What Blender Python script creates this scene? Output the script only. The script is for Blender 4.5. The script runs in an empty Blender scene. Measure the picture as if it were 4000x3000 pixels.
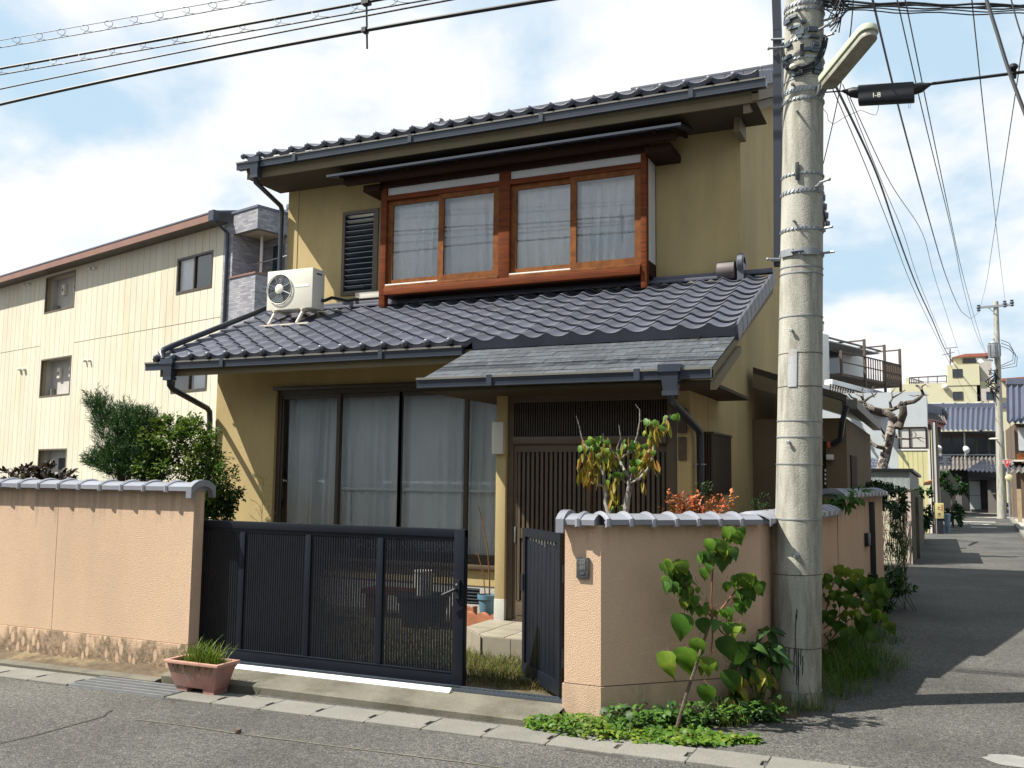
import bpy, bmesh, math, random
from mathutils import Vector, Matrix
R = math.radians
S = bpy.context.scene
COL = S.collection
V = Vector

# ------------------------------------------------------------------ camera
F_PX = 3650.0                      # focal length in pixels of the 4000 px wide photograph
EYE = V((0, 0, 1.55))
ROWS = (V((0.91080364, 0.41269505, 0.01093273)),
        V((-0.03137173, 0.09559297, -0.99492603)),
        V((-0.41164614, 0.90583927, 0.10001338)))
cam_data = bpy.data.cameras.new('camera')
cam_data.sensor_width = 36.0
cam_data.lens = F_PX / 4000 * 36
cam_data.clip_start = 0.05
cam_data.clip_end = 3000
cam = bpy.data.objects.new('camera', cam_data)
COL.objects.link(cam)
r_, d_, f_ = ROWS
cam.matrix_world = Matrix(((r_.x, -d_.x, -f_.x, EYE.x), (r_.y, -d_.y, -f_.y, EYE.y),
                           (r_.z, -d_.z, -f_.z, EYE.z), (0, 0, 0, 1)))
S.camera = cam
S.render.resolution_x, S.render.resolution_y = 1024, 768

# ------------------------------------------------------------------ light
SUN = V((1.6, 1.0, -2.45)).normalized()      # direction the sunlight travels
sun_d = bpy.data.lights.new('sun', 'SUN')
sun_d.energy = 5.0
sun_d.angle = R(0.5)
sun_d.color = (1.0, 0.945, 0.84)
sun = bpy.data.objects.new('sun', sun_d)
sun.rotation_euler = SUN.to_track_quat('-Z', 'Y').to_euler()
sun.location = (-20, -14, 30)
COL.objects.link(sun)

S.view_settings.view_transform = 'Standard'
S.view_settings.look = 'None'
S.view_settings.gamma = 1
S.view_settings.use_curve_mapping = False
S.view_settings.exposure = 1.10

def make_world():
    w = bpy.data.worlds.new('World')
    S.world = w
    w.use_nodes = True
    nt = w.node_tree
    nt.nodes.clear()
    N = nt.nodes.new
    L = nt.links.new
    out = N('ShaderNodeOutputWorld')
    bg = N('ShaderNodeBackground')
    bg.inputs['Strength'].default_value = 0.05
    sky = N('ShaderNodeTexSky')
    sky.sky_type = 'NISHITA'
    sky.sun_disc = False
    sky.sun_elevation = math.asin(-SUN.z)
    sky.sun_rotation = math.atan2(-SUN.x, -SUN.y)
    sky.air_density = 1.25
    sky.dust_density = 2.2
    sky.ozone_density = 1.6
    tc = N('ShaderNodeTexCoord')
    sep = N('ShaderNodeSeparateXYZ')
    L(tc.outputs['Generated'], sep.inputs[0])
    # cloud layer: direction projected on a plane overhead so clouds flatten to the horizon
    zc = N('ShaderNodeMath'); zc.operation = 'MAXIMUM'; zc.inputs[1].default_value = 0.0
    L(sep.outputs[2], zc.inputs[0])
    za = N('ShaderNodeMath'); za.operation = 'ADD'; za.inputs[1].default_value = 0.42
    L(zc.outputs[0], za.inputs[0])
    dv = N('ShaderNodeVectorMath'); dv.operation = 'DIVIDE'
    L(tc.outputs['Generated'], dv.inputs[0])
    cb = N('ShaderNodeCombineXYZ')
    for i in range(3):
        L(za.outputs[0], cb.inputs[i])
    L(cb.outputs[0], dv.inputs[1])
    mp = N('ShaderNodeMapping')
    mp.inputs['Location'].default_value = CLOUD_SHIFT
    L(dv.outputs[0], mp.inputs[0])
    n1 = N('ShaderNodeTexNoise')
    n1.inputs['Scale'].default_value = 2.3
    n1.inputs['Detail'].default_value = 9
    n1.inputs['Roughness'].default_value = 0.52
    n1.inputs['Distortion'].default_value = 0.15
    L(mp.outputs[0], n1.inputs['Vector'])
    cr = N('ShaderNodeValToRGB')
    cr.color_ramp.interpolation = 'EASE'
    cr.color_ramp.elements[0].position = 0.40
    cr.color_ramp.elements[1].position = 0.55
    L(n1.outputs['Fac'], cr.inputs[0])
    # soft grey-blue modelling inside the clouds
    n2 = N('ShaderNodeTexNoise')
    n2.inputs['Scale'].default_value = 5.0
    n2.inputs['Detail'].default_value = 5
    L(mp.outputs[0], n2.inputs['Vector'])
    cr2 = N('ShaderNodeValToRGB')
    cr2.color_ramp.elements[0].position = 0.36
    cr2.color_ramp.elements[0].color = (8.7, 9.1, 9.7, 1)
    cr2.color_ramp.elements[1].position = 0.54
    cr2.color_ramp.elements[1].color = (10.0, 10.0, 10.0, 1)
    L(n2.outputs['Fac'], cr2.inputs[0])
    # thin haze whitens the blue between the clouds
    mh = N('ShaderNodeMixRGB')
    mh.inputs[0].default_value = 0.84
    mh.inputs[2].default_value = (5.9, 7.9, 9.5, 1)
    L(sky.outputs[0], mh.inputs[1])
    mx = N('ShaderNodeMixRGB')
    L(cr.outputs[0], mx.inputs[0])
    L(mh.outputs[0], mx.inputs[1])
    L(cr2.outputs[0], mx.inputs[2])
    L(mx.outputs[0], bg.inputs['Color'])
    L(bg.outputs[0], out.inputs['Surface'])

CLOUD_SHIFT = (0.35, 0.2, 0.0)
make_world()

# ------------------------------------------------------------------ helpers
def ray(x, y):
    v = V(((x - 2000) / F_PX, (y - 1500) / F_PX, 1))
    return ROWS[0] * v.x + ROWS[1] * v.y + ROWS[2]
def at_y(x, y, Y):
    d = ray(x, y)
    return EYE + d * (Y / d.y)
def at_z(x, y, Z):
    d = ray(x, y)
    return EYE + d * ((Z - EYE.z) / d.z)
def at_plane(x, y, p, n):
    d = ray(x, y)
    return EYE + d * ((V(p) - EYE).dot(V(n)) / d.dot(V(n)))

ORG = {}                                  # world origin of every object by name
def rnd(a, b):
    return random.uniform(a, b)

class MB:
    def __init__(s):
        s.v = []; s.f = []
    def add(s, vs, fs):
        o = len(s.v)
        s.v += [V(p) for p in vs]
        s.f += [tuple(i + o for i in f) for f in fs]
        return s
    def box(s, a, b):
        x0, y0, z0 = a; x1, y1, z1 = b
        if x0 > x1: x0, x1 = x1, x0
        if y0 > y1: y0, y1 = y1, y0
        if z0 > z1: z0, z1 = z1, z0
        return s.add([(x0, y0, z0), (x1, y0, z0), (x1, y1, z0), (x0, y1, z0), (x0, y0, z1), (x1, y0, z1), (x1, y1, z1), (x0, y1, z1)],
              [(0, 3, 2, 1), (4, 5, 6, 7), (0, 1, 5, 4), (1, 2, 6, 5), (2, 3, 7, 6), (3, 0, 4, 7)])
    def obox(s, c, ax, ay, az):
        c, ax, ay, az = V(c), V(ax), V(ay), V(az)
        p = [c + ax * i + ay * j + az * k for k in (-1, 1) for (i, j) in ((-1, -1), (1, -1), (1, 1), (-1, 1))]
        fs = [(0, 3, 2, 1), (4, 5, 6, 7), (0, 1, 5, 4), (1, 2, 6, 5), (2, 3, 7, 6), (3, 0, 4, 7)]
        if ax.cross(ay).dot(az) < 0:
            fs = [f[::-1] for f in fs]
        return s.add(p, fs)
    def beam(s, a, b, w, h, up=(0, 0, 1)):
        a, b = V(a), V(b)
        d = (b - a); l = d.length; d.normalize()
        x = d.cross(V(up))
        if x.length < 1e-4: x = V((1, 0, 0))
        x.normalize(); u = x.cross(d)
        return s.obox((a + b) / 2, d * (l / 2), x * (w / 2), u * (h / 2))
    def quad(s, *p):
        return s.add(p, [tuple(range(len(p)))])
    def prism(s, pts, vec):
        pts = [V(p) for p in pts]; vec = V(vec); n = len(pts)
        nn = V((0, 0, 0))
        for i in range(n):
            nn += (pts[i] - pts[0]).cross(pts[(i + 1) % n] - pts[0])
        if nn.dot(vec) < 0: pts = pts[::-1]
        fs = [tuple(range(n))[::-1], tuple(range(n, 2 * n))]
        for i in range(n):
            j = (i + 1) % n
            fs.append((i, j, n + j, n + i))
        return s.add(pts + [p + vec for p in pts], fs)
    def tube(s, pts, r, n=8, cap=True):
        pts = [V(p) for p in pts]; m = len(pts)
        rs = r if isinstance(r, (list, tuple)) else [r] * m
        t0 = (pts[1] - pts[0]).normalized()
        x = t0.cross(V((0, 0, 1)))
        if x.length < 1e-3: x = V((1, 0, 0))
        x.normalize()
        vs = []
        for i in range(m):
            if i == 0: t = pts[1] - pts[0]
            elif i == m - 1: t = pts[-1] - pts[-2]
            else: t = (pts[i + 1] - pts[i]).normalized() + (pts[i] - pts[i - 1]).normalized()
            if t.length < 1e-9: t = t0.copy()
            t.normalize()
            x = x - t * x.dot(t)
            if x.length < 1e-6: x = t.orthogonal()
            x.normalize(); y = t.cross(x)
            for k in range(n):
                a = 2 * math.pi * k / n
                vs.append(pts[i] + (x * math.cos(a) + y * math.sin(a)) * rs[i])
        fs = []
        for i in range(m - 1):
            for k in range(n):
                k2 = (k + 1) % n
                fs.append((i * n + k, i * n + k2, (i + 1) * n + k2, (i + 1) * n + k))
        if cap:
            fs.append(tuple(range(n))[::-1]); fs.append(tuple((m - 1) * n + k for k in range(n)))
        return s.add(vs, fs)
    def lathe(s, c, prof, n=16, axis=(0, 0, 1), cap=True):
        c = V(c); ax = V(axis).normalized()
        x = ax.orthogonal().normalized(); y = ax.cross(x)
        vs = []
        for r, z in prof:
            for k in range(n):
                a = 2 * math.pi * k / n
                vs.append(c + ax * z + (x * math.cos(a) + y * math.sin(a)) * r)
        fs = []
        m = len(prof)
        for i in range(m - 1):
            for k in range(n):
                k2 = (k + 1) % n
                fs.append((i * n + k, i * n + k2, (i + 1) * n + k2, (i + 1) * n + k))
        if cap:
            fs.append(tuple(range(n))[::-1]); fs.append(tuple((m - 1) * n + k for k in range(n)))
        return s.add(vs, fs)
    def ball(s, c, r, n=8, m=5, sc=(1, 1, 1)):
        c = V(c); vs = [c + V((0, 0, r * sc[2]))]
        for i in range(1, m):
            t = math.pi * i / m
            for k in range(n):
                a = 2 * math.pi * k / n
                vs.append(c + V((r * sc[0] * math.sin(t) * math.cos(a), r * sc[1] * math.sin(t) * math.sin(a), r * sc[2] * math.cos(t))))
        vs.append(c - V((0, 0, r * sc[2])))
        fs = []
        for k in range(n): fs.append((0, 1 + k, 1 + (k + 1) % n))
        for i in range(m - 2):
            for k in range(n):
                a = 1 + i * n + k; b = 1 + i * n + (k + 1) % n
                fs.append((a, a + n, b + n, b))
        l = len(vs) - 1
        for k in range(n): fs.append((l, 1 + (m - 2) * n + (k + 1) % n, 1 + (m - 2) * n + k))
        return s.add(vs, fs)
    def holes(s, o, ux, uz, nrm, w, h, holes, t):
        """a wall sheet w x h with rectangular holes (x0,z0,x1,z1) and thickness t (behind)"""
        o, ux, uz, nrm = V(o), V(ux), V(uz), V(nrm)
        xs = sorted({0, w} | {q for hh in holes for q in (hh[0], hh[2]) if 0 <= q <= w})
        zs = sorted({0, h} | {q for hh in holes for q in (hh[1], hh[3]) if 0 <= q <= h})
        def solid(i, j):
            if not (0 <= i < len(xs) - 1 and 0 <= j < len(zs) - 1): return False
            cx = (xs[i] + xs[i + 1]) / 2; cz = (zs[j] + zs[j + 1]) / 2
            return not any(a < cx < c and b < cz < d for a, b, c, d in holes)
        P = lambda x, z, d: o + ux * x + uz * z - nrm * d
        for i in range(len(xs) - 1):
            for j in range(len(zs) - 1):
                if not solid(i, j): continue
                a, b, c, d = xs[i], xs[i + 1], zs[j], zs[j + 1]
                s.quad(P(a, c, 0), P(b, c, 0), P(b, d, 0), P(a, d, 0))
                s.quad(P(a, c, t), P(a, d, t), P(b, d, t), P(b, c, t))
                if not solid(i - 1, j): s.quad(P(a, c, 0), P(a, d, 0), P(a, d, t), P(a, c, t))
                if not solid(i + 1, j): s.quad(P(b, c, 0), P(b, c, t), P(b, d, t), P(b, d, 0))
                if not solid(i, j - 1): s.quad(P(a, c, 0), P(a, c, t), P(b, c, t), P(b, c, 0))
                if not solid(i, j + 1): s.quad(P(a, d, 0), P(b, d, 0), P(b, d, t), P(a, d, t))
        return s
    def mesh(s, name, mats, org=(0, 0, 0), smooth=True, bevel=0, fix=False):
        o = V(org)
        me = bpy.data.meshes.new(name)
        me.from_pydata([tuple(p - o) for p in s.v], [], s.f)
        if fix or bevel:
            bm = bmesh.new(); bm.from_mesh(me)
            bmesh.ops.remove_doubles(bm, verts=bm.verts, dist=1e-5)
            bmesh.ops.recalc_face_normals(bm, faces=bm.faces)
            if bevel:
                es = [e for e in bm.edges if len(e.link_faces) == 2 and e.calc_face_angle(0) > R(40)]
                bmesh.ops.bevel(bm, geom=es, offset=bevel, segments=2, affect='EDGES', profile=0.6, clamp_overlap=True)
            bm.to_mesh(me); bm.free()
        for m in (mats if isinstance(mats, (list, tuple)) else [mats]):
            me.materials.append(m)
        if smooth:
            me.polygons.foreach_set('use_smooth', [True] * len(me.polygons))
            me.set_sharp_from_angle(angle=R(38))
        me.update()
        return me

def _props(o, label=None, cat=None, group=None, kind=None):
    if label: o['label'] = label
    if cat: o['category'] = cat
    if group: o['group'] = group
    if kind: o['kind'] = kind
    return o
def thing(name, loc, label, cat, group=None, kind=None):
    o = bpy.data.objects.new(name, None)
    o.empty_display_size = 0.1
    COL.objects.link(o)
    o.location = loc
    ORG[o.name] = V(loc)
    return _props(o, label, cat, group, kind)
def part(name, mb, mat, parent=None, label=None, kind=None, smooth=True, bevel=0, fix=False, cat=None, group=None):
    """link a mesh given in world coordinates, as a part of parent or as a top-level object"""
    if parent is not None:
        org = ORG[parent.name]
        off = V((0, 0, 0))
    else:
        xs = [p.x for p in mb.v]; ys = [p.y for p in mb.v]; zs = [p.z for p in mb.v]
        org = V(((min(xs) + max(xs)) / 2, (min(ys) + max(ys)) / 2, min(zs)))
        off = org
    me = mb.mesh(name, mat, org, smooth, bevel, fix)
    o = bpy.data.objects.new(name, me)
    COL.objects.link(o)
    o.location = off
    if parent is not None: o.parent = parent
    ORG[o.name] = org.copy()
    return _props(o, label, cat, group, kind)
def inst(name, me, loc, parent=None, rot=None, scale=None, label=None, kind=None, cat=None, group=None):
    """an object sharing mesh data placed at a world position"""
    o = bpy.data.objects.new(name, me)
    COL.objects.link(o)
    base = ORG[parent.name] if parent is not None else V((0, 0, 0))
    o.location = V(loc) - base
    if rot is not None:
        if isinstance(rot, Matrix): o.rotation_euler = rot.to_euler()
        else: o.rotation_euler = rot
    if scale is not None: o.scale = scale if not isinstance(scale, (int, float)) else (scale,) * 3
    if parent is not None: o.parent = parent
    ORG[o.name] = V(loc)
    return _props(o, label, cat, group, kind)

# ------------------------------------------------------------------ materials
def add_drips(m, ztop, length, col, amount=0.8, sx=16.0):
    """dark rain streaks of irregular length running down from a coping"""
    nt = m.node_tree; N = nt.nodes.new; L = nt.links.new
    b = nt.nodes['Principled BSDF']; src = b.inputs['Base Color'].links[0].from_socket
    geo = N('ShaderNodeNewGeometry'); sp = N('ShaderNodeSeparateXYZ'); L(geo.outputs['Position'], sp.inputs[0])
    mp = N('ShaderNodeMapping'); mp.inputs['Scale'].default_value = (sx, sx, 0.7); L(geo.outputs['Position'], mp.inputs[0])
    n = N('ShaderNodeTexNoise'); n.inputs['Scale'].default_value = 1; n.inputs['Detail'].default_value = 5; L(mp.outputs[0], n.inputs['Vector'])
    h = N('ShaderNodeMapRange'); h.inputs[1].default_value = ztop - length; h.inputs[2].default_value = ztop
    h.inputs[3].default_value = -0.25; h.inputs[4].default_value = 0.28; L(sp.outputs[2], h.inputs[0])
    a = N('ShaderNodeMath'); a.operation = 'ADD'; L(n.outputs['Fac'], a.inputs[0]); L(h.outputs[0], a.inputs[1])
    r = N('ShaderNodeMapRange'); r.inputs[1].default_value = 0.50; r.inputs[2].default_value = 0.80; r.inputs[4].default_value = amount; L(a.outputs[0], r.inputs[0])
    mx = N('ShaderNodeMixRGB'); mx.inputs[2].default_value = (*col, 1)
    L(r.outputs[0], mx.inputs[0]); L(src, mx.inputs[1]); L(mx.outputs[0], b.inputs['Base Color'])
    return m
def mat(name, col, rough=0.6, var=0.12, scale=2.0, bump=0.0, bscale=60.0, metal=0.0, spec=0.4,
        rand=0.0, col2=None, c2scale=1.0, c2lo=0.5, c2hi=0.65, stretch=None, fine=0.0, trans=0.0, sub=None):
    m = bpy.data.materials.new(name)
    m.use_nodes = True
    nt = m.node_tree
    N = nt.nodes.new; L = nt.links.new
    b = nt.nodes['Principled BSDF']
    b.inputs['Roughness'].default_value = rough
    b.inputs['Metallic'].default_value = metal
    b.inputs['Specular IOR Level'].default_value = spec
    geo = N('ShaderNodeNewGeometry')
    vec = geo.outputs['Position']
    if stretch:
        mp = N('ShaderNodeMapping'); mp.inputs['Scale'].default_value = stretch
        L(vec, mp.inputs[0]); vec = mp.outputs[0]
    n = N('ShaderNodeTexNoise'); n.inputs['Scale'].default_value = scale; n.inputs['Detail'].default_value = 6
    n.inputs['Roughness'].default_value = 0.6
    L(vec, n.inputs['Vector'])
    mr = N('ShaderNodeMapRange')
    mr.inputs[1].default_value = 0.3; mr.inputs[2].default_value = 0.7
    mr.inputs[3].default_value = 1 - var; mr.inputs[4].default_value = 1 + var
    L(n.outputs['Fac'], mr.inputs[0])
    fac = mr.outputs[0]
    if rand:
        oi = N('ShaderNodeObjectInfo')
        m2 = N('ShaderNodeMapRange'); m2.inputs[3].default_value = 1 - rand; m2.inputs[4].default_value = 1 + rand
        L(oi.outputs['Random'], m2.inputs[0])
        mm = N('ShaderNodeMath'); mm.operation = 'MULTIPLY'
        L(fac, mm.inputs[0]); L(m2.outputs[0], mm.inputs[1]); fac = mm.outputs[0]
    if fine:
        n3 = N('ShaderNodeTexNoise'); n3.inputs['Scale'].default_value = bscale * 1.3; n3.inputs['Detail'].default_value = 2
        L(geo.outputs['Position'], n3.inputs['Vector'])
        m3 = N('ShaderNodeMapRange'); m3.inputs[1].default_value = 0.3; m3.inputs[2].default_value = 0.7
        m3.inputs[3].default_value = 1 - fine; m3.inputs[4].default_value = 1 + fine
        L(n3.outputs['Fac'], m3.inputs[0])
        mm = N('ShaderNodeMath'); mm.operation = 'MULTIPLY'
        L(fac, mm.inputs[0]); L(m3.outputs[0], mm.inputs[1]); fac = mm.outputs[0]
    col = tuple(c * ALB for c in col)
    if col2: col2 = tuple(c * ALB for c in col2)
    base = N('ShaderNodeRGB'); base.outputs[0].default_value = (*col, 1)
    cout = base.outputs[0]
    if col2:
        n2 = N('ShaderNodeTexNoise'); n2.inputs['Scale'].default_value = c2scale; n2.inputs['Detail'].default_value = 7
        n2.inputs['Roughness'].default_value = 0.65
        L(vec, n2.inputs['Vector'])
        rp = N('ShaderNodeMapRange'); rp.inputs[1].default_value = c2lo; rp.inputs[2].default_value = c2hi
        L(n2.outputs['Fac'], rp.inputs[0])
        mx = N('ShaderNodeMixRGB'); mx.inputs[2].default_value = (*col2, 1)
        L(rp.outputs[0], mx.inputs[0]); L(cout, mx.inputs[1]); cout = mx.outputs[0]
    vm = N('ShaderNodeVectorMath'); vm.operation = 'SCALE'
    L(cout, vm.inputs[0]); L(fac, vm.inputs['Scale'])
    L(vm.outputs[0], b.inputs['Base Color'])
    if bump:
        nb = N('ShaderNodeTexNoise'); nb.inputs['Scale'].default_value = bscale; nb.inputs['Detail'].default_value = 3
        L(geo.outputs['Position'], nb.inputs['Vector'])
        bp = N('ShaderNodeBump'); bp.inputs['Strength'].default_value = bump; bp.inputs['Distance'].default_value = 0.01
        L(nb.outputs['Fac'], bp.inputs['Height']); L(bp.outputs[0], b.inputs['Normal'])
    if trans:
        # thin leaf or cloth: part of the light passes through
        tr = N('ShaderNodeBsdfTranslucent')
        L(vm.outputs[0], tr.inputs['Color'])
        ms = N('ShaderNodeMixShader'); ms.inputs[0].default_value = trans
        o = nt.nodes['Material Output']
        L(b.outputs[0], ms.inputs[1]); L(tr.outputs[0], ms.inputs[2]); L(ms.outputs[0], o.inputs[0])
    m['vec'] = 0
    return m

def glass(name, tint=(0.8, 0.88, 0.9), refl=1.45, rough=0.0):
    m = bpy.data.materials.new(name); m.use_nodes = True
    nt = m.node_tree; N = nt.nodes.new; L = nt.links.new
    nt.nodes.remove(nt.nodes['Principled BSDF'])
    o = nt.nodes['Material Output']
    t = N('ShaderNodeBsdfTransparent'); t.inputs[0].default_value = (*tint, 1)
    g = N('ShaderNodeBsdfGlossy'); g.inputs['Roughness'].default_value = rough; g.inputs['Color'].default_value = (1, 1, 1, 1)
    f = N('ShaderNodeFresnel'); f.inputs[0].default_value = refl
    mx = N('ShaderNodeMixShader')
    L(f.outputs[0], mx.inputs[0]); L(t.outputs[0], mx.inputs[1]); L(g.outputs[0], mx.inputs[2]); L(mx.outputs[0], o.inputs[0])
    return m

M = {}
ALB = 0.84
M['stucco'] = mat('yellow_stucco', (0.51, 0.40, 0.20), 0.85, 0.14, 1.2, 0.25, 180, fine=0.10, spec=0.2,
                  col2=(0.46, 0.362, 0.184), c2scale=1.6, stretch=(1, 1, 0.3))
M['tan'] = mat('tan_trim', (0.20, 0.165, 0.10), 0.7, 0.1, 2, spec=0.25)
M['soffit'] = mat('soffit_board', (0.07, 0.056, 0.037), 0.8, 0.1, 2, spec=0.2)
M['pink'] = mat('pink_render', (0.62, 0.44, 0.31), 0.9, 0.07, 1.0, 0.5, 140, fine=0.10, spec=0.15,
                col2=(0.55, 0.395, 0.285), c2scale=1.3, c2lo=0.5, c2hi=0.75, stretch=(1, 1, 0.25))
M['kawara'] = mat('grey_roof_tile', (0.092, 0.098, 0.132), 0.46, 0.10, 5, 0.05, 90, rand=0.14, spec=0.55)
M['kawara_old'] = mat('weathered_roof_tile', (0.10, 0.085, 0.085), 0.6, 0.16, 6, 0.05, 90, rand=0.2)
M['coping'] = mat('silver_coping_tile', (0.24, 0.25, 0.29), 0.30, 0.08, 6, 0.03, 80, rand=0.10, spec=0.6)
M['gutter'] = mat('dark_gutter', (0.035, 0.045, 0.065), 0.34, 0.12, 4, spec=0.5)
M['gutter_lip'] = mat('gutter_lip', (0.15, 0.145, 0.13), 0.5, 0.1, 4)
M['pipe'] = mat('dark_pipe', (0.022, 0.028, 0.042), 0.34, 0.12, 5, spec=0.5)
M['bluepipe'] = mat('bluish_pipe', (0.07, 0.09, 0.14), 0.45, 0.15, 5)
M['wood'] = mat('red_brown_wood', (0.17, 0.044, 0.014), 0.6, 0.30, 5, 0.1, 60, stretch=(0.6, 6, 9), spec=0.12,
                col2=(0.085, 0.024, 0.010), c2scale=2.2, c2lo=0.45, c2hi=0.7)
M['wood_sash'] = mat('amber_wood_sash', (0.21, 0.075, 0.020), 0.55, 0.25, 5, 0.05, 60, stretch=(3, 6, 3), spec=0.15,
                     col2=(0.12, 0.040, 0.013), c2scale=2, c2lo=0.45, c2hi=0.7)
M['wood_dark'] = mat('dark_wood', (0.035, 0.017, 0.012), 0.7, 0.25, 5, 0.1, 60, spec=0.12, stretch=(0.6, 6, 9))
M['white_panel'] = mat('white_panel', (0.66, 0.66, 0.66), 0.6, 0.04, 3)
M['bronze'] = mat('bronze_aluminium', (0.055, 0.042, 0.030), 0.42, 0.12, 6, spec=0.5)
M['bronze_lt'] = mat('brown_aluminium', (0.105, 0.078, 0.050), 0.42, 0.12, 6, spec=0.5)
M['black'] = mat('black_paint', (0.012, 0.014, 0.02), 0.45, 0.15, 8)
M['gate'] = mat('black_gate_paint', (0.0075, 0.010, 0.017), 0.42, 0.18, 6, 0.02, 100, spec=0.28)
M['rail'] = mat('bright_rail', (0.86, 0.84, 0.80), 0.35, 0.05, 8)
M['galv'] = mat('galvanised_steel', (0.34, 0.36, 0.38), 0.45, 0.14, 9, 0.03, 90, metal=0.55)
M['steel_dk'] = mat('grey_steel', (0.09, 0.11, 0.14), 0.5, 0.15, 9, metal=0.4)
M['ac'] = mat('off_white_enamel', (0.72, 0.70, 0.61), 0.38, 0.04, 3)
M['ac_dark'] = mat('dark_grille', (0.05, 0.055, 0.06), 0.6, 0.1, 5)
M['offwhite'] = mat('off_white_plastic', (0.68, 0.66, 0.58), 0.5, 0.05, 3)
M['rust'] = mat('rusty_white_steel', (0.62, 0.58, 0.48), 0.6, 0.15, 8, col2=(0.30, 0.13, 0.05), c2scale=14, c2lo=0.56, c2hi=0.7)
M['curtain'] = mat('white_curtain', (1.10, 1.13, 1.15), 0.9, 0.02, 2, trans=0.0, spec=0.1)
M['curtain_dim'] = mat('pale_blue_curtain', (1.0, 1.04, 1.06), 0.9, 0.05, 2, trans=0.06, spec=0.1)
M['glass'] = glass('window_glass', (0.99, 1.0, 1.0), 1.9)
M['glass_dk'] = glass('dark_window_glass', (0.88, 0.90, 0.90), 1.5)
M['louvre'] = mat('dark_louvre_glass', (0.02, 0.032, 0.045), 0.12, 0.1, 4, spec=0.6)
M['asphalt'] = None
M['concrete'] = mat('old_concrete', (0.155, 0.146, 0.118), 0.9, 0.18, 3, 0.5, 120, fine=0.22, spec=0.15,
                    col2=(0.085, 0.078, 0.058), c2scale=2.0, c2lo=0.48, c2hi=0.68)
M['concrete_lt'] = mat('pale_concrete', (0.20, 0.195, 0.175), 0.9, 0.10, 4, 0.45, 120, fine=0.22, spec=0.15, rand=0.08)
M['foundation'] = mat('foundation_concrete', (0.47, 0.46, 0.43), 0.9, 0.1, 3, 0.2, 90)
M['tilefloor'] = mat('beige_floor_tile', (0.27, 0.245, 0.19), 0.6, 0.08, 6, rand=0.06)
M['terracotta'] = mat('terracotta', (0.40, 0.155, 0.085), 0.85, 0.15, 8, 0.2, 60)
M['planter'] = mat('faded_pink_planter', (0.36, 0.185, 0.155), 0.6, 0.14, 8, 0.06, 50, col2=(0.30, 0.19, 0.16), c2scale=6)
M['bluepot'] = mat('blue_plastic_pot', (0.09, 0.19, 0.26), 0.5, 0.1, 6)
M['soil'] = mat('soil', (0.10, 0.072, 0.045), 0.95, 0.3, 9, 0.6, 40, col2=(0.20, 0.15, 0.085), c2scale=3)
def leafm(name, col, col2, tr=0.35, rough=0.5, sc=9):
    return mat(name, col, rough, 0.28, sc, col2=col2, c2scale=sc * 0.6, c2lo=0.42, c2hi=0.62, trans=tr, spec=0.3, rand=0.2)
M['leaf'] = leafm('fresh_green_leaf', (0.062, 0.155, 0.014), (0.105, 0.20, 0.02))
M['leaf_dark'] = leafm('dark_green_leaf', (0.022, 0.062, 0.015), (0.04, 0.10, 0.018), 0.25)
M['leaf_mid'] = leafm('mid_green_leaf', (0.045, 0.115, 0.018), (0.075, 0.16, 0.02))
M['leaf_lime'] = leafm('lime_green_leaf', (0.13, 0.22, 0.022), (0.22, 0.27, 0.03))
M['leaf_yellow'] = leafm('yellowing_leaf', (0.30, 0.26, 0.03), (0.20, 0.22, 0.02))
M['pod'] = leafm('olive_brown_pod', (0.26, 0.21, 0.03), (0.34, 0.12, 0.03), 0.25)
M['leaf_red'] = leafm('red_leaf', (0.36, 0.07, 0.03), (0.46, 0.19, 0.05), 0.35)
M['grass'] = leafm('grass_blade', (0.10, 0.17, 0.02), (0.17, 0.19, 0.04), 0.35)
M['grass_dry'] = leafm('dry_grass', (0.15, 0.115, 0.03), (0.085, 0.105, 0.018), 0.3)
M['conifer'] = leafm('dark_conifer', (0.022, 0.075, 0.018), (0.06, 0.14, 0.025), 0.2)
M['bark'] = mat('grey_bark', (0.33, 0.31, 0.27), 0.9, 0.3, 14, 0.6, 50, col2=(0.10, 0.09, 0.075), c2scale=12, c2lo=0.5, c2hi=0.6)
M['bark_dk'] = mat('dark_bark', (0.10, 0.075, 0.055), 0.9, 0.3, 14, 0.6, 50)
M['stem_red'] = mat('reddish_stem', (0.16, 0.075, 0.035), 0.7, 0.2, 12)
M['stem_green'] = mat('green_stem', (0.10, 0.15, 0.03), 0.7, 0.2, 12)
M['wire'] = mat('black_cable', (0.014, 0.016, 0.022), 0.5, 0.1, 3)
M['wire_grey'] = mat('grey_cable', (0.13, 0.14, 0.18), 0.5, 0.1, 3)
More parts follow.
